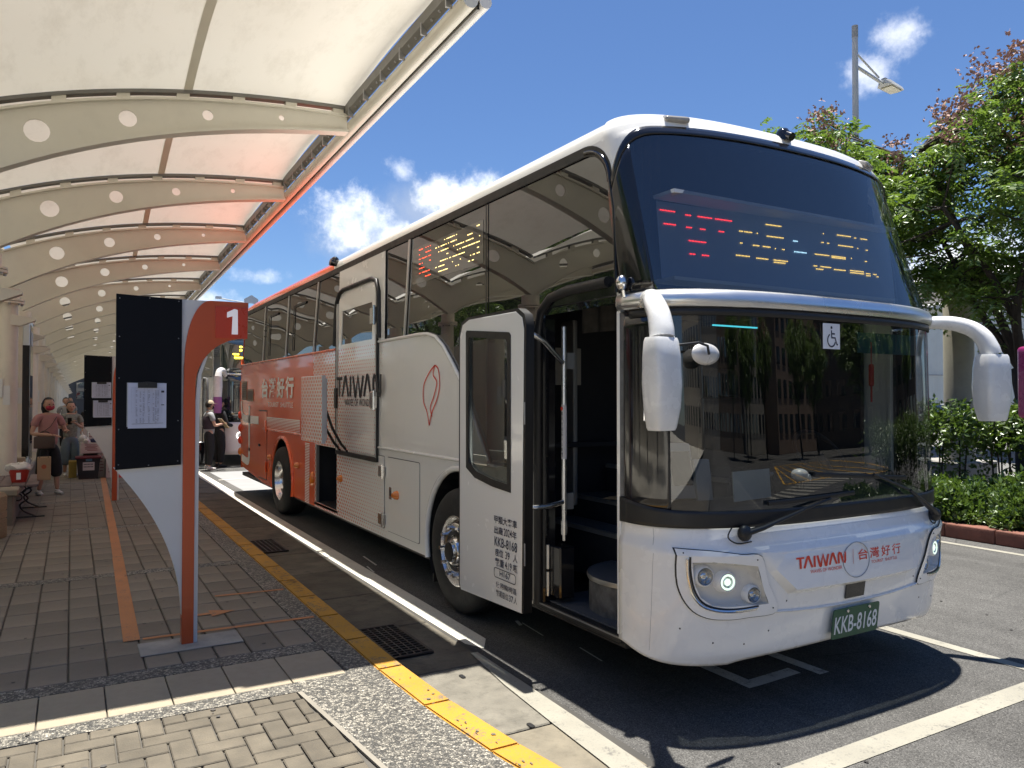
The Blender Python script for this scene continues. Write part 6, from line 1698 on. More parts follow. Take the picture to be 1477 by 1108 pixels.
# distant town around the forecourt; some blocks added to fill the mirrored horizon
BLD = mat('tower_render', (.40, .36, .30), .7, var=.1, vs=.2); BLW = glass_mat('tower_window', (.03, .04, .05), .25)
def block(x0, x1, y0, y1, h, label, face, nx, nz, m_=None):
    t = thing('office_block', label, 'building', ((x0+x1)/2, (y0+y1)/2, 0)); b = B(); b.box(x0, x1, y0, y1, 0, h); b.box(x0+1, x1-1, y0+1, y1-1, h, h+.8); mk('walls', b, m_ or BLD, t)
    for i in range(nx):
        for j in range(nz):
            b = B(); z = 1.6+(h-2)*(j/nz)
            if face == '-Y': x = x0+(x1-x0)*(i+.2)/nx; b.box(x, x+(x1-x0)*.6/nx, y0-.06, y0-.02, z, z+(h-2)/nz*.55)
            elif face == '+Y': x = x0+(x1-x0)*(i+.2)/nx; b.box(x, x+(x1-x0)*.6/nx, y1+.02, y1+.06, z, z+(h-2)/nz*.55)
            else: y = y0+(y1-y0)*(i+.2)/nx; b.box(*((x1+.02, x1+.06) if face == '+X' else (x0-.06, x0-.02)), y, y+(y1-y0)*.6/nx, z, z+(h-2)/nz*.55)
            mk('window', b, BLW, t)
    return t
block(-9, 1.5, 66, 80, 9, 'dark glass station building closing the far end of the platform', '-Y', 7, 3, mat('charcoal_wall', (.045, .047, .05), .5, var=.1))
block(-34, -18, -6, 60, 11, 'long low hall added beyond the far platform trees to darken the window reflections', '+X', 18, 2, mat('hall_backdrop', (.42, .40, .35), .7, var=.15))  # added backdrop, tall enough to hide sky patches mirrored in the side windows
block(-6, 7.5, -60, -52, 15, 'pale block added across the forecourt to close a sky gap in the windscreen reflection', '+Y', 6, 5)  # added to cover a bright sky gap in the windscreen reflection
block(26, 38, -66, -54, 26, 'tall beige office block beyond the forecourt', '+Y', 6, 8)
block(40, 66, -62, -46, 13, 'long beige shop building beyond the forecourt', '+Y', 9, 4, mat('shop_wall', (.28, .20, .15), .7, var=.15))
block(60, 74, -46, -8, 16, 'long brown apartment building across the crossing', '-X', 14, 5, mat('brown_render', (.16, .12, .09), .7, var=.2))
block(8, 26, -64, -56, 11, 'low brown shop building across the crossing', '+Y', 7, 3, mat('brown_render', (.16, .12, .09), .7, var=.2))
for k, (x, y) in enumerate(((50, -12), (46, -34), (30, -40), (14, -40), (54, -24), (26, -48))):
    c_ = copy_tree(T1 if k % 2 else T2); c_.location = (x, y, 0); c_.rotation_euler.z = 1.1*k; c_.scale = (1.25+.08*k,)*3; c_['label'] = 'leafy street tree far beyond the crossing, mirrored in the windscreen'; c_['group'] = 'trees beyond the crossing'
block(-24, -6, -50, -40, 12, 'grey terrace building beyond the near end of the platform', '+Y', 7, 4)
# ================================================================ coach waiting behind
b2 = thing('waiting_coach', 'white coach with purple-tipped mirror waiting in the bay behind', 'bus', (4.7, 25, 0))
x0, x1, yf = 3.28, 5.78, 20.6; xm = (x0+x1)/2
def F2(t_, z, off=0): 
    s, c = math.sin(R(t_)), math.cos(R(t_)); lean = .10*max(0, z-2.2); return (xm+(1.25+off)*math.copysign(abs(s)**.65, s), yf+lean-(.42+off)*abs(c)**.65, z)
def sh2(za, zb, a, c, off, nm, m_, nz=8):
    b = B(); b.grid(lambda t_, v: F2(t_, za+(zb-za)*v, off), np.linspace(a, c, 40), np.linspace(0, 1, nz)); return mk(nm, b, m_, b2, smooth=60, thick=.004)
sh2(.30, 1.12, -90, 90, 0, 'front_mask', FRONTW); sh2(1.10, 3.28, -90, 90, -.004, 'windscreen_surround', BLACKG, 12); sh2(3.26, 3.42, -90, 90, 0, 'roof_brow', WHITE)
sh2(1.20, 2.30, -84, 84, .006, 'lower_windscreen', glass_mat('coach_glass', (.02, .03, .035), .16)); sh2(2.38, 3.20, -84, 84, .006, 'upper_windscreen', MATS['coach_glass']); sh2(2.31, 2.365, -88, 88, .012, 'chrome_strip', CHROME, 2)
b = B(); b.box(x0, x0+.01, yf+1.1, 32, .33, 3.1); b.box(x1-.01, x1, yf, 32, .33, 3.1); b.box(x0+.01, x1-.01, yf+.2, 32, 3.35, 3.42); b.box(x0, x1, 31.9, 32, .4, 3.4); mk('body', b, WHITE, b2)
b = B(); b.box(x0-.006, x0-.001, yf+1.2, 31.6, 2.3, 3.0); mk('side_glazing', b, WIN, b2)
b = B(); b.box(x0+.05, x0+.9, yf+.05, yf+1.1, .35, 2.5); mk('stairwell', b, DARKIN, b2)
b = B(); b.tube([(x0-.28, yf+.15, .55), (x0-.28, yf+.15, 2.05), (x0-.28, yf+.20, 2.22), (x0-.28, yf+.75, 2.25), (x0-.28, yf+.85, 2.1), (x0-.28, yf+.85, .55)], .03, 8); dd = mk('door_frame', b, STEEL, b2, smooth=60)
b = B(); b.box(x0-.29, x0-.27, yf+.17, yf+.83, .50, 1.1); mk('door_panel', b, WHITE, dd); b = B(); b.box(x0-.29, x0-.275, yf+.17, yf+.83, 1.1, 2.2); mk('pane', b, MATS['door_glass'], dd)
rg = random.Random(4); b = B()
for r_, (z, xs) in enumerate(((3.02, (3.68, 3.78)), (2.93, (3.68, 3.78)), (2.83, (3.52, 3.60)), (2.74, (3.55, 3.62, 3.68, 3.74, 3.8)))):
    for xx in xs: b.box(xx, xx+.065, F2(-35, z)[1]-.10, F2(-35, z)[1]-.09, z, z+.03)
mk('led_display', b, emis('led_yellow_far', (1, .75, .05), 4), b2)
for k, (xx, z, r_) in enumerate(((3.74, .78, .12), (3.72, .42, .07), (3.50, .88, .06))):
    t_ = math.degrees(math.asin(max(-1, min(1, ((xx-xm)/1.25))))); yy = F2(-70 if k == 2 else -48, z)[1]
    b = B(); b.lathe([(r_*1.25, -.06), (r_*1.2, .02), (r_, .015), (r_*.9, 0), (r_*.5, -.02), (0, 0)], (xx, yy-.02, z), (-.4, -1, 0), 20); hl = mk('headlight', b, CHROME if k < 2 else mat('red_lamp', (.4, .05, .03), .3), b2, smooth=50)
    if k == 0:
        b = B()
        for q in range(10): a = q*.628; b.ball((xx-.02+.085*math.cos(a), yy-.045, z+.085*math.sin(a)), .016, 6, 4)
        mk('led_ring', b, emis('led_ring_white', (1, 1, .95), 2.5), hl)
b = B(); b.tube(catm([(3.36, 20.32, 2.30), (3.28, 20.15, 2.42), (3.18, 20.05, 2.40), (3.14, 20.0, 2.25)], 4), [.05+.04*i/12 for i in range(13)], 12); b.tube([(3.14, 20.0, 2.28), (3.13, 20.0, 2.0), (3.13, 20.0, 1.76)], [.10, .115, .10], 14, flat=.7); mr = mk('mirror', b, MATS['mirror_white'], b2, smooth=60)
b = B(); b.tube([(3.13, 20.0, 1.76), (3.13, 20.0, 1.52), (3.13, 20.0, 1.36)], [.103, .105, .088], 14, flat=.72); mk('mirror_tip', b, mat('purple_wrap', (.30, .10, .30), .4), mr, smooth=60)
for s in (0,):
    b = B(); b.lathe([(.25, 0), (.40, .02), (.49, .0), (.5, -.05), (.5, -.25)], (x0, 22.9, .5), (-1, 0, 0), 30); w = mk('wheel', b, TYRE, b2, smooth=50); b = B(); b.lathe([(0, .0), (.25, .02)], (x0, 22.9, .5), (-1, 0, 0), 20); mk('rim', b, CHROME, w)
# ================================================================ people
def skin_body(verts, edges, radii, name, m_, par, lvl=2, root=0):
    me = bpy.data.meshes.new(name); me.from_pydata(verts, edges, []); o = bpy.data.objects.new(name, me); COL.objects.link(o)
    md = o.modifiers.new('skin', 'SKIN'); md.use_smooth_shade = True
    for i, r_ in enumerate(radii): me.skin_vertices[0].data[i].radius = r_ if isinstance(r_, tuple) else (r_, r_)
    me.skin_vertices[0].data[root].use_root = True
    sb = o.modifiers.new('sub', 'SUBSURF'); sb.levels = lvl; sb.render_levels = lvl
    dg = bpy.context.evaluated_depsgraph_get(); ev = o.evaluated_get(dg); m2_ = bpy.data.meshes.new_from_object(ev)
    bpy.data.objects.remove(o); m2_.name = name
    out = mk(name, m2_, m_, par); m2_.shade_smooth(); return out
SKIN = mat('skin', (.46, .27, .19), .55, var=.05)
HAIR = mat('black_hair', (.012, .010, .009), .45, var=.2)
def person(x, y, z, H, face, label, shirt, trousers, pose, hair=True, mask=None, cap=None, shoe=None, longsl=False, wide=1.0, short_trouser=.12, longhair=False):
    """face: heading angle (0 looks towards -Y). pose: dict of hand and foot targets in body space, fractions of height"""
    t = thing('person', label, 'person', (x, y, z)); s = H
    Rz = Matrix.Rotation(face, 4, 'Z')
    def W_(p): v = Rz @ Vector((p[0]*s, p[1]*s, p[2]*s)); return (x+v.x, y+v.y, z+v.z)
    lean = pose.get('lean', 0)
    def U(p): return (p[0], p[1]-lean*max(0, p[2]-.5), p[2])
    # joints (x: own left +, y: front -)
    pel = U((0, 0, .52)); waist = U((0, 0, .60)); chest = U((0, .0, .72)); neckb = U((0, .005, .815)); neck = U((0, -.002, .845)); 
    V = [pel, waist, chest, neckb, neck]; E_ = [(0, 1), (1, 2), (2, 3), (3, 4)]; Rd = [.046*s, .042*s, .050*s, (.042*s, .035*s), (.028*s, .028*s)]
    arms = {}
    for sd in (-1, 1):
        sh_ = U((sd*.105, .0, .795)); k = 'L' if sd > 0 else 'R'
        el = U(pose.get('el'+k, (sd*.135, .01, .625))); wr = U(pose.get('wr'+k, (sd*.14, -.03, .485)))
        i = len(V); V += [sh_, el, wr]; E_ += [(2 if False else 3, i), (i, i+1), (i+1, i+2)]; Rd += [.030*s, .023*s, .015*s]; arms[k] = (sh_, el, wr)
    for sd in (-1, 1):
        k = 'L' if sd > 0 else 'R'; hip = (sd*.048, 0, .49); kn = pose.get('kn'+k, (sd*.055, -.012, .28)); an = pose.get('an'+k, (sd*.058, .01, .045))
        i = len(V); V += [hip, kn, an]; E_ += [(0, i), (i, i+1), (i+1, i+2)]; Rd += [.052*s, .034*s, .021*s]; arms['leg'+k] = (hip, kn, an)
    body = skin_body([W_(v) for v in V], E_, Rd, 'body', SKIN, t)
    # head
    hc = U((0, -.012, .925)); b = B(); c = W_(hc)
    b.ball(c, (.050*s, .056*s, .068*s), 18, 14)
    for v in b.b.verts:
        d = v.co-Vector(c); l = Rz.inverted() @ d
        if l.z < 0: l.x *= 1+l.z/(.068*s)*.28; l.y = l.y*(1+l.z/(.068*s)*.12)
        v.co = Vector(c)+Rz @ l
    fr_ = Rz @ Vector((0, -1, 0)); rt_ = Rz @ Vector((1, 0, 0))
    b.ball(tuple(Vector(c)+fr_*.057*s+Vector((0, 0, -.012*s))), (.008*s, .008*s, .013*s), 8, 6)
    for sd in (-1, 1): b.ball(tuple(Vector(c)+rt_*sd*.051*s-Vector((0, 0, .008*s))), (.006*s, .010*s, .016*s), 8, 6)
    head = mk('head', b, SKIN, t, smooth=180)
    b = B()
    for sd in (-1, 1): b.ball(tuple(Vector(c)+rt_*sd*.019*s+fr_*.050*s+Vector((0, 0, .004*s))), .0058*s, 8, 6)
    mk('eye', b, HAIR, head, smooth=180)
    if not mask:
        b = B(); b.ball(tuple(Vector(c)+fr_*.050*s+Vector((0, 0, -.034*s))), (.013*s, .006*s, .004*s), 8, 6); mk('mouth', b, mat('lips', (.3, .1, .08), .5), head, smooth=180)
    if hair:
        b = B(); hcc = Vector(c)-fr_*.010*s+Vector((0, 0, .012*s)); b.ball(tuple(hcc), (.057*s, .060*s, .066*s), 18, 14)
        dl = [v for v in b.b.verts if (lambda l: l.y < -.022*s and l.z < .030*s)(Rz.inverted() @ (v.co-hcc)) or (Rz.inverted() @ (v.co-hcc)).z < -.050*s]
        bmesh.ops.delete(b.b, geom=dl, context='VERTS')
        if longhair: b.tube([tuple(hcc-fr_*.045*s), tuple(hcc-fr_*.062*s-Vector((0, 0, .06*s))), tuple(hcc-fr_*.058*s-Vector((0, 0, .14*s)))], [.045*s, .040*s, .018*s], 10)
        mk('hair', b, HAIR, head, smooth=180)
    if mask is not None:
        b = B(); mc = Vector(c)+fr_*.012*s-Vector((0, 0, .028*s)); b.ball(tuple(mc), (.047*s, .049*s, .034*s), 16, 10)
        dl = [v for v in b.b.verts if (Rz.inverted() @ (v.co-mc)).y > -.004*s]; bmesh.ops.delete(b.b, geom=dl, context='VERTS'); mk('face_mask', b, mask, head, smooth=180)
    if cap is not None:
        b = B(); cc_ = Vector(c)+Vector((0, 0, .022*s)); b.ball(tuple(cc_), (.060*s, .064*s, .058*s), 18, 12)
        dl = [v for v in b.b.verts if v.co.z < cc_.z-.002*s]; bmesh.ops.delete(b.b, geom=dl, context='VERTS')
        b.prism([(-.045, .03), (-.04, .085), (-.02, .105), (.02, .105), (.04, .085), (.045, .03)], lambda u, v: tuple(cc_+rt_*u*s+fr_*v*s+Vector((0, 0, .004*s))), lambda u, v: tuple(cc_+rt_*u*s+fr_*v*s+Vector((0, 0, -.002*s)))); mk('cap', b, cap, head, smooth=40)
    # shirt
    V = [U((0, 0, .475)), waist, chest, U((0, .003, .805))]; E_ = [(0, 1), (1, 2), (2, 3)]; Rd = [(.092*wide*s, .070*s), (.082*wide*s, .062*s), (.092*wide*s, .066*s), (.052*s, .042*s)]
    for sd in (-1, 1):
        k = 'L' if sd > 0 else 'R'; sh_, el, wr = arms[k]; f_ = 1. if longsl else .62
        e2 = tuple(sh_[j]+(el[j]-sh_[j])*f_ for j in range(3)); i = len(V); V += [sh_, e2]; E_ += [(3, i), (i, i+1)]; Rd += [.040*s, .040*s if not longsl else .032*s]
        if longsl: V.append(wr); E_.append((i+1, i+2)); Rd.append(.024*s)
    skin_body([W_(v) for v in V], E_, Rd, 'shirt', shirt, t)
    V = [(0, 0, .50), (0, 0, .575)]; E_ = [(0, 1)]; Rd = [(.090*wide*s, .066*s), (.084*wide*s, .062*s)]
    for sd in (-1, 1):
        k = 'L' if sd > 0 else 'R'; hip, kn, an = arms['leg'+k]; end = tuple(kn[j]+(an[j]-kn[j])*(1-short_trouser*4 if short_trouser else .95) for j in range(3))
        i = len(V); V += [hip, kn, end]; E_ += [(0, i), (i, i+1), (i+1, i+2)]; Rd += [.062*s*wide, .055*s*wide, .058*s*wide if short_trouser else .036*s]
    skin_body([W_(v) for v in V], E_, Rd, 'trousers', trousers, t)
    # hands: palm with five bent fingers
    for k, sd in (('L', 1), ('R', -1)):
        sh_, el, wr = arms[k]; d = (Vector(wr)-Vector(el)).normalized(); side_ = d.cross(Vector((0, 0, 1))); side_ = side_.normalized() if side_.length > .1 else Vector((1, 0, 0)); nn = side_.cross(d)
        w = Vector(wr); Vh = [w, w+d*.022, w+d*.044]; Eh = [(0, 1), (1, 2)]; Rh = [.013*s, (.017*s, .010*s), (.015*s, .009*s)]
        for q in range(4):
            o_ = side_*(-.015+.010*q); ln = (.034, .040, .037, .028)[q]; i = len(Vh); Vh += [w+d*.044+o_, w+d*(.044+ln*.55)+o_*1.1-nn*.004, w+d*(.044+ln)+o_*1.1-nn*.016]; Eh += [(2, i), (i, i+1), (i+1, i+2)]; Rh += [.0052*s, .0048*s, .0036*s]
        i = len(Vh); Vh += [w+d*.016-side_*.020, w+d*.042-side_*.032-nn*.006]; Eh += [(1, i), (i, i+1)]; Rh += [.0062*s, .0046*s]
        skin_body([W_(tuple(v)) for v in Vh], Eh, Rh, 'hand', SKIN, t, lvl=1)
    # shoes
    for k in ('L', 'R'):
        an = arms['leg'+k][2]; b = B(); a = Vector(W_((an[0], an[1], an[2]))); f0 = Vector(W_((an[0], an[1]+.03, an[2]-.028))); f1 = Vector(W_((an[0]*1.1, an[1]-.09, an[2]-.033)))
        b.tube([f0, f0.lerp(f1, .3)+Vector((0, 0, .010*s)), f0.lerp(f1, .7), f1], [.020*s, .027*s, .025*s, .015*s], 10, flat=.75); b.tube([a, a-Vector((0, 0, .02*s))], [.022*s, .024*s], 10); mk('shoe', b, shoe or BLACK, t, smooth=60)
    return t, W_
PINK = mat('dusty_pink_cotton', (.40, .20, .19), .8, var=.08, vs=20); BLK = mat('black_cotton', (.014, .014, .016), .85, var=.2); BEIGE = mat('beige_canvas', (.36, .29, .2), .8, var=.1)
REDM = mat('red_mask', (.38, .03, .06), .7); WSH = mat('white_trainers', (.55, .54, .52), .6); BROWN = mat('brown_leather', (.085, .055, .042), .5, var=.1)
SKIRT = mat('grey_blue_denim', (.12, .16, .19), .85, var=.15, vs=10); GRY = mat('grey_cotton', (.27, .28, .29), .8, var=.1)
p1, W1 = person(-.33, 14.7, .15, 1.60, .45, 'woman in a dusty pink T-shirt, red mask and wide black trousers with a brown handbag', PINK, BLK,
    dict(elR=(-.165, -.01, .63), wrR=(-.03, -.15, .615), elL=(.16, -.03, .64), wrL=(.10, -.16, .66), knL=(.07, -.02, .28), anL=(.085, -.02, .045), anR=(-.07, .03, .045)), mask=REDM, shoe=WSH, wide=1.12, short_trouser=.13, longhair=True)
hb_ = thing('handbag', 'brown handbag hanging at the side of the woman in pink', 'handbag', (-.30, 14.5, .9))
b = B(); c = W1((-.075, -.09, .545)); b.box(c[0]-.15, c[0]+.15, c[1]-.05, c[1]+.05, c[2]-.10, c[2]+.09, .02, 2); mk('bag_body', b, BROWN, hb_, smooth=50)
b = B(); b.tube([(c[0]+.08*math.cos(a), c[1], c[2]+.09+.09*math.sin(a)) for a in np.linspace(0, math.pi, 12)], .008, 6); s_ = W1((.06, -.05, .80)); b.tube([(c[0]-.12, c[1]+.02, c[2]+.08), tuple((Vector(c)+Vector(s_))/2+Vector((0, -.07, .05))), s_], .006, 6); mk('strap', b, BROWN, hb_, smooth=60)
person(-.02, 18.0, .15, 1.52, .2, 'dark-haired woman in a grey-blue skirt looking at a phone, just behind the woman in pink', mat('grey_green_print', (.20, .21, .18), .8, var=.5, vs=25), SKIRT,
    dict(elR=(-.14, -.03, .64), wrR=(-.03, -.14, .72), elL=(.14, -.03, .64), wrL=(.04, -.14, .70), lean=.06), shoe=WSH, longhair=True, wide=1.1, short_trouser=.1)
ph = thing('mobile_phone', 'black phone held up by the woman in the grey-blue skirt', 'phone', (-.02, 17.75, 1.2)); b = B(); b.obox((-.03, 17.73, 1.27), (.075, .012, .15), (.5, 0, 0), .008, 2); mk('case', b, BLACKG, ph); b = B(); b.obox((-.03, 17.737, 1.273), (.065, .003, .135), (.5, 0, 0)); mk('screen', b, NAVYPR, ph)
person(.50, 21.6, .15, 1.66, -.2, 'man all in black with a black mask leaning against the farther bay sign', BLK, BLK, dict(lean=-.10, anL=(.10, -.12, .045), knL=(.09, -.10, .28), wrR=(-.15, -.06, .49)), mask=BLK, wide=1.05, short_trouser=0)
bp = thing('black_backpack', 'black backpack on the back of the man in black', 'backpack', (.40, 21.8, 1.2)); b = B(); b.box(.20, .46, 21.62, 21.85, .98, 1.40, .06, 3); mk('pack', b, BLK, bp, smooth=60)
for k, (x, y) in enumerate(((-.15, 27.0), (-.05, 31.5))):
    person(x, y, .15, 1.6, .3*k, ('person in light grey waiting far down the platform beside the columns', 'farthest figure in light grey near the end of the platform')[k], GRY, BLK, dict(), short_trouser=0)
# by the coach behind
p2, W2 = person(2.86, 19.5, 0.02, 1.66, math.pi/2+.15, 'attendant in a beige cap and dark vest reading papers beside the waiting coach', GRY, BLK, dict(elL=(.14, -.04, .63), wrL=(.06, -.18, .64), elR=(-.14, -.04, .63), wrR=(-.05, -.18, .66)), hair=True, mask=BLK, cap=BEIGE, shoe=WSH, short_trouser=0)
V_ = mat('dark_vest', (.03, .02, .03), .8)
b = B(); c = W2((0, 0, .68)); b.lathe([(.128, -.16), (.145, -.05), (.15, .08), (.10, .19)], c, 'Z', 18)
for v in b.b.verts: v.co.y = c[1]+(v.co.y-c[1])*1.05
mk('vest', b, V_, p2, smooth=60)
cl = thing('clipboard_papers', 'pale folder of papers held by the attendant in the beige cap', 'folder', (3.15, 19.5, 1.1)); b = B(); c = W2((.0, -.21, .66)); b.obox(c, (.02, .22, .30), (0, R(-40), .2), .004); mk('folder', b, mat('kraft_folder', (.50, .38, .22), .7), cl)
b = B(); b.obox((c[0]-.015, c[1], c[2]+.012), (.004, .20, .28), (0, R(-40), .2)); mk('sheet', b, mat('paper_white', (.68, .66, .60), .6), cl)
person(3.22, 20.25, .0, 1.72, math.pi/2+.3, 'person in black standing at the open door of the waiting coach', BLK, BLK, dict(elL=(.14, -.04, .63), wrL=(.05, -.17, .60), elR=(-.14, -.04, .63), wrR=(-.05, -.17, .60)), longsl=True, mask=BLK, cap=BLK, short_trouser=0)
# trolley case beside the attendant
tc = thing('black_suitcase', 'black wheeled suitcase standing by the attendant in the beige cap', 'suitcase', (2.78, 20.1, .02)); b = B(); b.box(2.66, 2.9, 20.0, 20.4, .08, .66, .04, 3); mk('shell', b, BLACKG, tc, smooth=50)
b = B(); b.tube([(2.72, 20.35, .66), (2.72, 20.35, 1.0), (2.84, 20.35, 1.0), (2.84, 20.35, .66)], .01, 6); mk('handle', b, BLACK, tc)
# ================================================================ bench, parcels and luggage under the canopy
SLAT = mat('worn_purple_brown_slat', (.16, .115, .11), .6, var=.15, vs=5, dirt=.3, random_tint=.1); IRN = mat('dark_wrought_iron', (.02, .02, .02), .5)
bn = thing('platform_bench', 'slatted brown bench with curled iron legs in front of the columns', 'bench', (-.55, 12.3, .15))
for k in range(5):
    b = B(); b.obox((-1.04+.15*k, 12.5, .60), (.138, 1.5, .035), (0, 0, 0), .008, 2); mk('slat', b, SLAT, bn, smooth=50)
for yy in (12.0, 13.0):
    b = B(); b.tube([(-1.10, yy, .575), (-.38, yy, .575)], .012, 6)
    for xx, sg in ((-.85, 1), (-.55, -1)):
        b.tube(catm([(xx+.12*sg*-1, yy, .57), (xx, yy, .50), (xx-.06*sg, yy, .41), (xx+.03*sg, yy, .33), (xx-.02*sg, yy, .24), (xx-.16*sg, yy, .165)], 4), .012, 6)
        b.tube([(xx+.045*math.cos(a)+.05*sg, yy, .43+.045*math.sin(a)) for a in np.linspace(0, 6.28, 14)], .008, 5)
    b.tube([(-1.12, yy, .165), (-.30, yy, .165)], .011, 6); mk('leg', b, IRN, bn, smooth=60)
# litter bin / exposed aggregate bollard
lb_ = thing('aggregate_bin', 'tan exposed-aggregate round bin at the left edge of the photo', 'bin', (-.93, 10.55, .15)); AG = mat('tan_aggregate', (.34, .25, .15), .85, var=.25, vs=70, bump=.5, bs=120)
b = B(); b.lathe([(0, .15), (.29, .15), (.30, .17), (.30, .36), (.29, .365), (.29, .375), (.30, .38), (.30, .45), (.29, .455), (.29, .465), (.30, .47), (.30, .62), (.27, .66), (0, .665)], (-.93, 10.5, 0), 'Z', 8); mk('drum', b, AG, lb_, smooth=30)
# red bucket in plastic bag, paper bags, bottle
rb = thing('red_food_bucket', 'red and white food bucket wrapped in a clear plastic bag on the bench', 'bucket', (-.62, 12.2, .62)); b = B(); b.lathe([(0, .0), (.085, 0), (.12, .16), (.125, .17), (0, .17)], (-.60, 12.15, .618), 'Z', 20); mk('tub', b, mat('red_tub', (.42, .03, .02), .5, var=.1), rb, smooth=40)
b = B(); b.box(-.625, -.575, 12.025, 12.035, .66, .75); mk('print', b, WPR, rb)
b = B(); rg = random.Random(2); b.ball((-.60, 12.15, .80), (.15, .13, .07), 14, 8)
for v in b.b.verts: v.co += Vector((rg.uniform(-.018, .018), rg.uniform(-.018, .018), rg.uniform(-.015, .03)))
mk('plastic_bag', b, mat('crinkled_clear_plastic', (.62, .60, .56), .25, spec=.8), rb, smooth=50)
pb = thing('paper_carrier_bag', 'brown paper carrier bag with red print standing at the end of the bench', 'bag', (-.30, 12.35, .62)); KR = mat('kraft_paper', (.36, .23, .13), .75, var=.1)
b = B(); b.box(-.40, -.24, 12.25, 12.38, .617, .93, .004); mk('bag_body', b, KR, pb); b = B(); b.tube([(-.37, 12.25, .92), (-.36, 12.25, 1.03), (-.28, 12.25, 1.03), (-.27, 12.25, .92)], .005, 5); mk('handle', b, IRN, pb); b = B(); b.lathe([(0, 0), (.03, 0)], (-.32, 12.248, .80), (0, -1, 0), 14); mk('print', b, mat('rust_print', (.4, .08, .03), .6), pb)
sb_ = thing('tan_shopping_bag', 'crumpled tan shopping bag on the stone ledge behind the bench', 'bag', (-.75, 13.0, .6)); b = B(); b.box(-.85, -.60, 13.7, 13.9, .60, .84, .03, 2); mk('bag_body', b, BEIGE, sb_, smooth=50)
wb_ = thing('water_bottle', 'clear water bottle standing on the ledge beside the glass poster case', 'bottle', (-.62, 14.4, .6)); b = B(); b.lathe([(0, 0), (.033, 0), (.035, .12), (.03, .16), (.012, .185), (.012, .21), (0, .21)], (-.60, 14.4, .60), 'Z', 14); mk('bottle', b, mat('pale_blue_plastic', (.45, .55, .60), .15, spec=.8), wb_, smooth=50)
BOXW = mat('white_carton', (.52, .47, .45), .7, var=.08); BOXY = mat('yellow_box', (.38, .27, .06), .7)
def carton(x0, x1, y0, y1, z0, z1, label, m_, mark=None):
    t = thing('carton', label, 'box', ((x0+x1)/2, (y0+y1)/2, z0)); b = B(); b.box(x0, x1, y0, y1, z0, z1, .006); o = mk('carton_body', b, m_, t)
    b = B(); b.box(x0+.002, x1-.002, (y0+y1)/2-.02, (y0+y1)/2+.02, z1, z1+.002); mk('tape', b, mat('brown_tape', (.3, .2, .1), .3), t)
    if mark:
        b = B(); rg = random.Random(hash(mark) % 99)
        for k in range(5): z = z0+(z1-z0)*(.25+.13*k); xx = x0+(x1-x0)*rg.uniform(.15, .3); b.quad((xx, y0-.002, z), (xx+(x1-x0)*rg.uniform(.3, .5), y0-.002, z), (xx+(x1-x0)*.5, y0-.002, z+.015), (xx, y0-.002, z+.015))
        mk('print', b, mat('carton_print', (.25, .10, .12), .6), t)
    return t
crt = thing('black_storage_crate', 'black plastic crate with a white paper label on the platform floor', 'crate', (.28, 17.3, .15))
b = B(); b.prism([(.13, .15), (.46, .15), (.50, .55), (.09, .55)], lambda a, c: (a, 17.1, c), lambda a, c: (a, 17.5, c)); mk('tub', b, mat('black_crate_plastic', (.018, .018, .022), .4), crt)
b = B(); b.box(.07, .52, 17.07, 17.53, .55, .585, .006); mk('rim', b, mat('dark_red_lid', (.12, .012, .02), .4), crt)
b = B(); b.box(.20, .40, 17.094, 17.098, .32, .48); lbp = mk('paper_label', b, mat('label_paper', (.55, .53, .55), .6), crt)
b = B()
for z in (.43, .38): 
    for k in range(7): b.box(.215+.024*k, .232+.024*k, 17.0915, 17.0935, z, z+.02)
mk('printed_text', b, INKD, lbp)
b = B(); b.box(.25, .36, 17.094, 17.098, .50, .545); mk('blue_label', b, mat('blue_label', (.10, .25, .34), .5), crt)
carton(.60, .80, 17.15, 17.5, .15, .60, 'tall white carton with pink print beside the farther bay sign', BOXW, 'a')
carton(.47, .60, 17.45, 17.8, .15, .62, 'white carton wedged between the black crate and the tall carton', BOXW, 'b')
carton(.16, .60, 17.42, 17.9, .63, .84, 'white carton stacked behind the black crate with bags on top', BOXW, 'c')
carton(-.04, .10, 17.5, 17.8, .15, .48, 'mustard yellow box on the floor left of the black crate', BOXY)
carton(.22, .58, 18.6, 18.9, .60, 1.08, 'pale carton strapped to the tall trolley handle', BOXW, 'd')
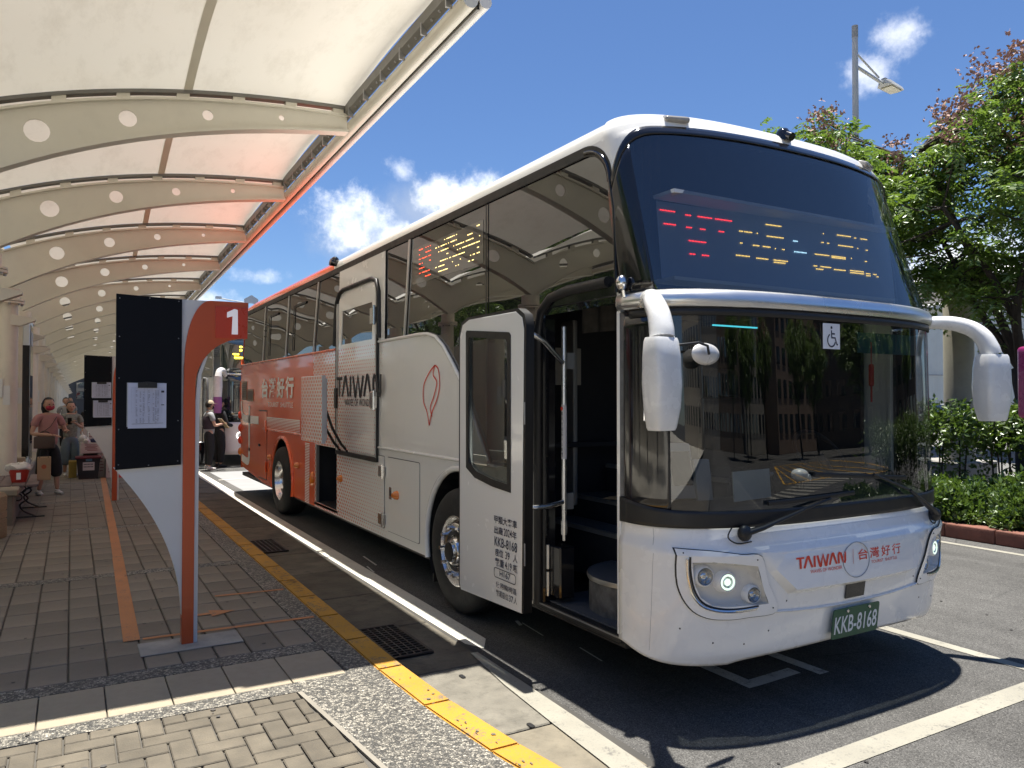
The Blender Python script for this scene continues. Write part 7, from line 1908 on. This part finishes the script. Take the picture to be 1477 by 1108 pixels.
tr_ = thing('luggage_trolley', 'folding luggage trolley with a tall silver handle behind the cartons', 'trolley', (.4, 18.3, .15)); b = B(); b.tube([(.30, 18.2, .2), (.30, 18.2, 1.14), (.33, 18.2, 1.17), (.50, 18.2, 1.17), (.53, 18.2, 1.14), (.53, 18.2, .2)], .014, 8); mk('handle', b, BRUSH, tr_, smooth=60)
b = B(); b.box(.22, .62, 18.1, 18.9, .55, .60); mk('deck', b, BLACK, tr_); b = B(); b.cyl((.25, 18.2, .22), (.29, 18.2, .22), .07, n=14); b.cyl((.56, 18.2, .22), (.60, 18.2, .22), .07, n=14); b.box(.28, .32, 18.15, 18.85, .3, .55); b.box(.50, .54, 18.15, 18.85, .3, .55); b.box(.22, .62, 18.8, 18.84, .15, .55); mk('wheel', b, BLACK, tr_)
for k, (x, y, z, r_, lbx) in enumerate(((.20, 17.55, .92, .075, 'white knotted plastic bag on top of the stacked carton, left one'), (.27, 17.45, .875, .06, 'small white plastic bag at the front of the stacked carton'))):
    t = thing('plastic_bag', lbx, 'bag', (x, y, z)); b = B(); rg = random.Random(k); b.ball((x, y, z), (r_, r_, r_*.95), 12, 8)
    for v in b.b.verts: v.co += Vector((rg.uniform(-.012, .012),)*3)
    b.tube([(x, y, z+r_*.8), (x-.02, y, z+r_*2.1)], [.02, .005], 6); mk('bag_body', b, mat('white_plastic_bag', (.6, .6, .58), .35), t, smooth=60)
nb_ = thing('navy_jacket', 'folded navy jacket lying on the stacked carton', 'jacket', (.45, 17.6, .86)); b = B(); b.box(.34, .60, 17.45, 17.8, .845, .91, .025, 3); mk('cloth', b, mat('navy_cloth', (.02, .03, .08), .85), nb_, smooth=60)
rc = thing('red_cone', 'red plastic base peeping from under the grey sail of the near bay sign', 'cone', (.83, 17.3, .15)); b = B(); b.lathe([(.09, 0), (.085, .03), (.06, .05), (.03, .25), (.0, .26)], (.87, 17.2, .15), 'Z', 16); mk('cone', b, mat('cone_red', (.5, .03, .03), .5), rc, smooth=50)
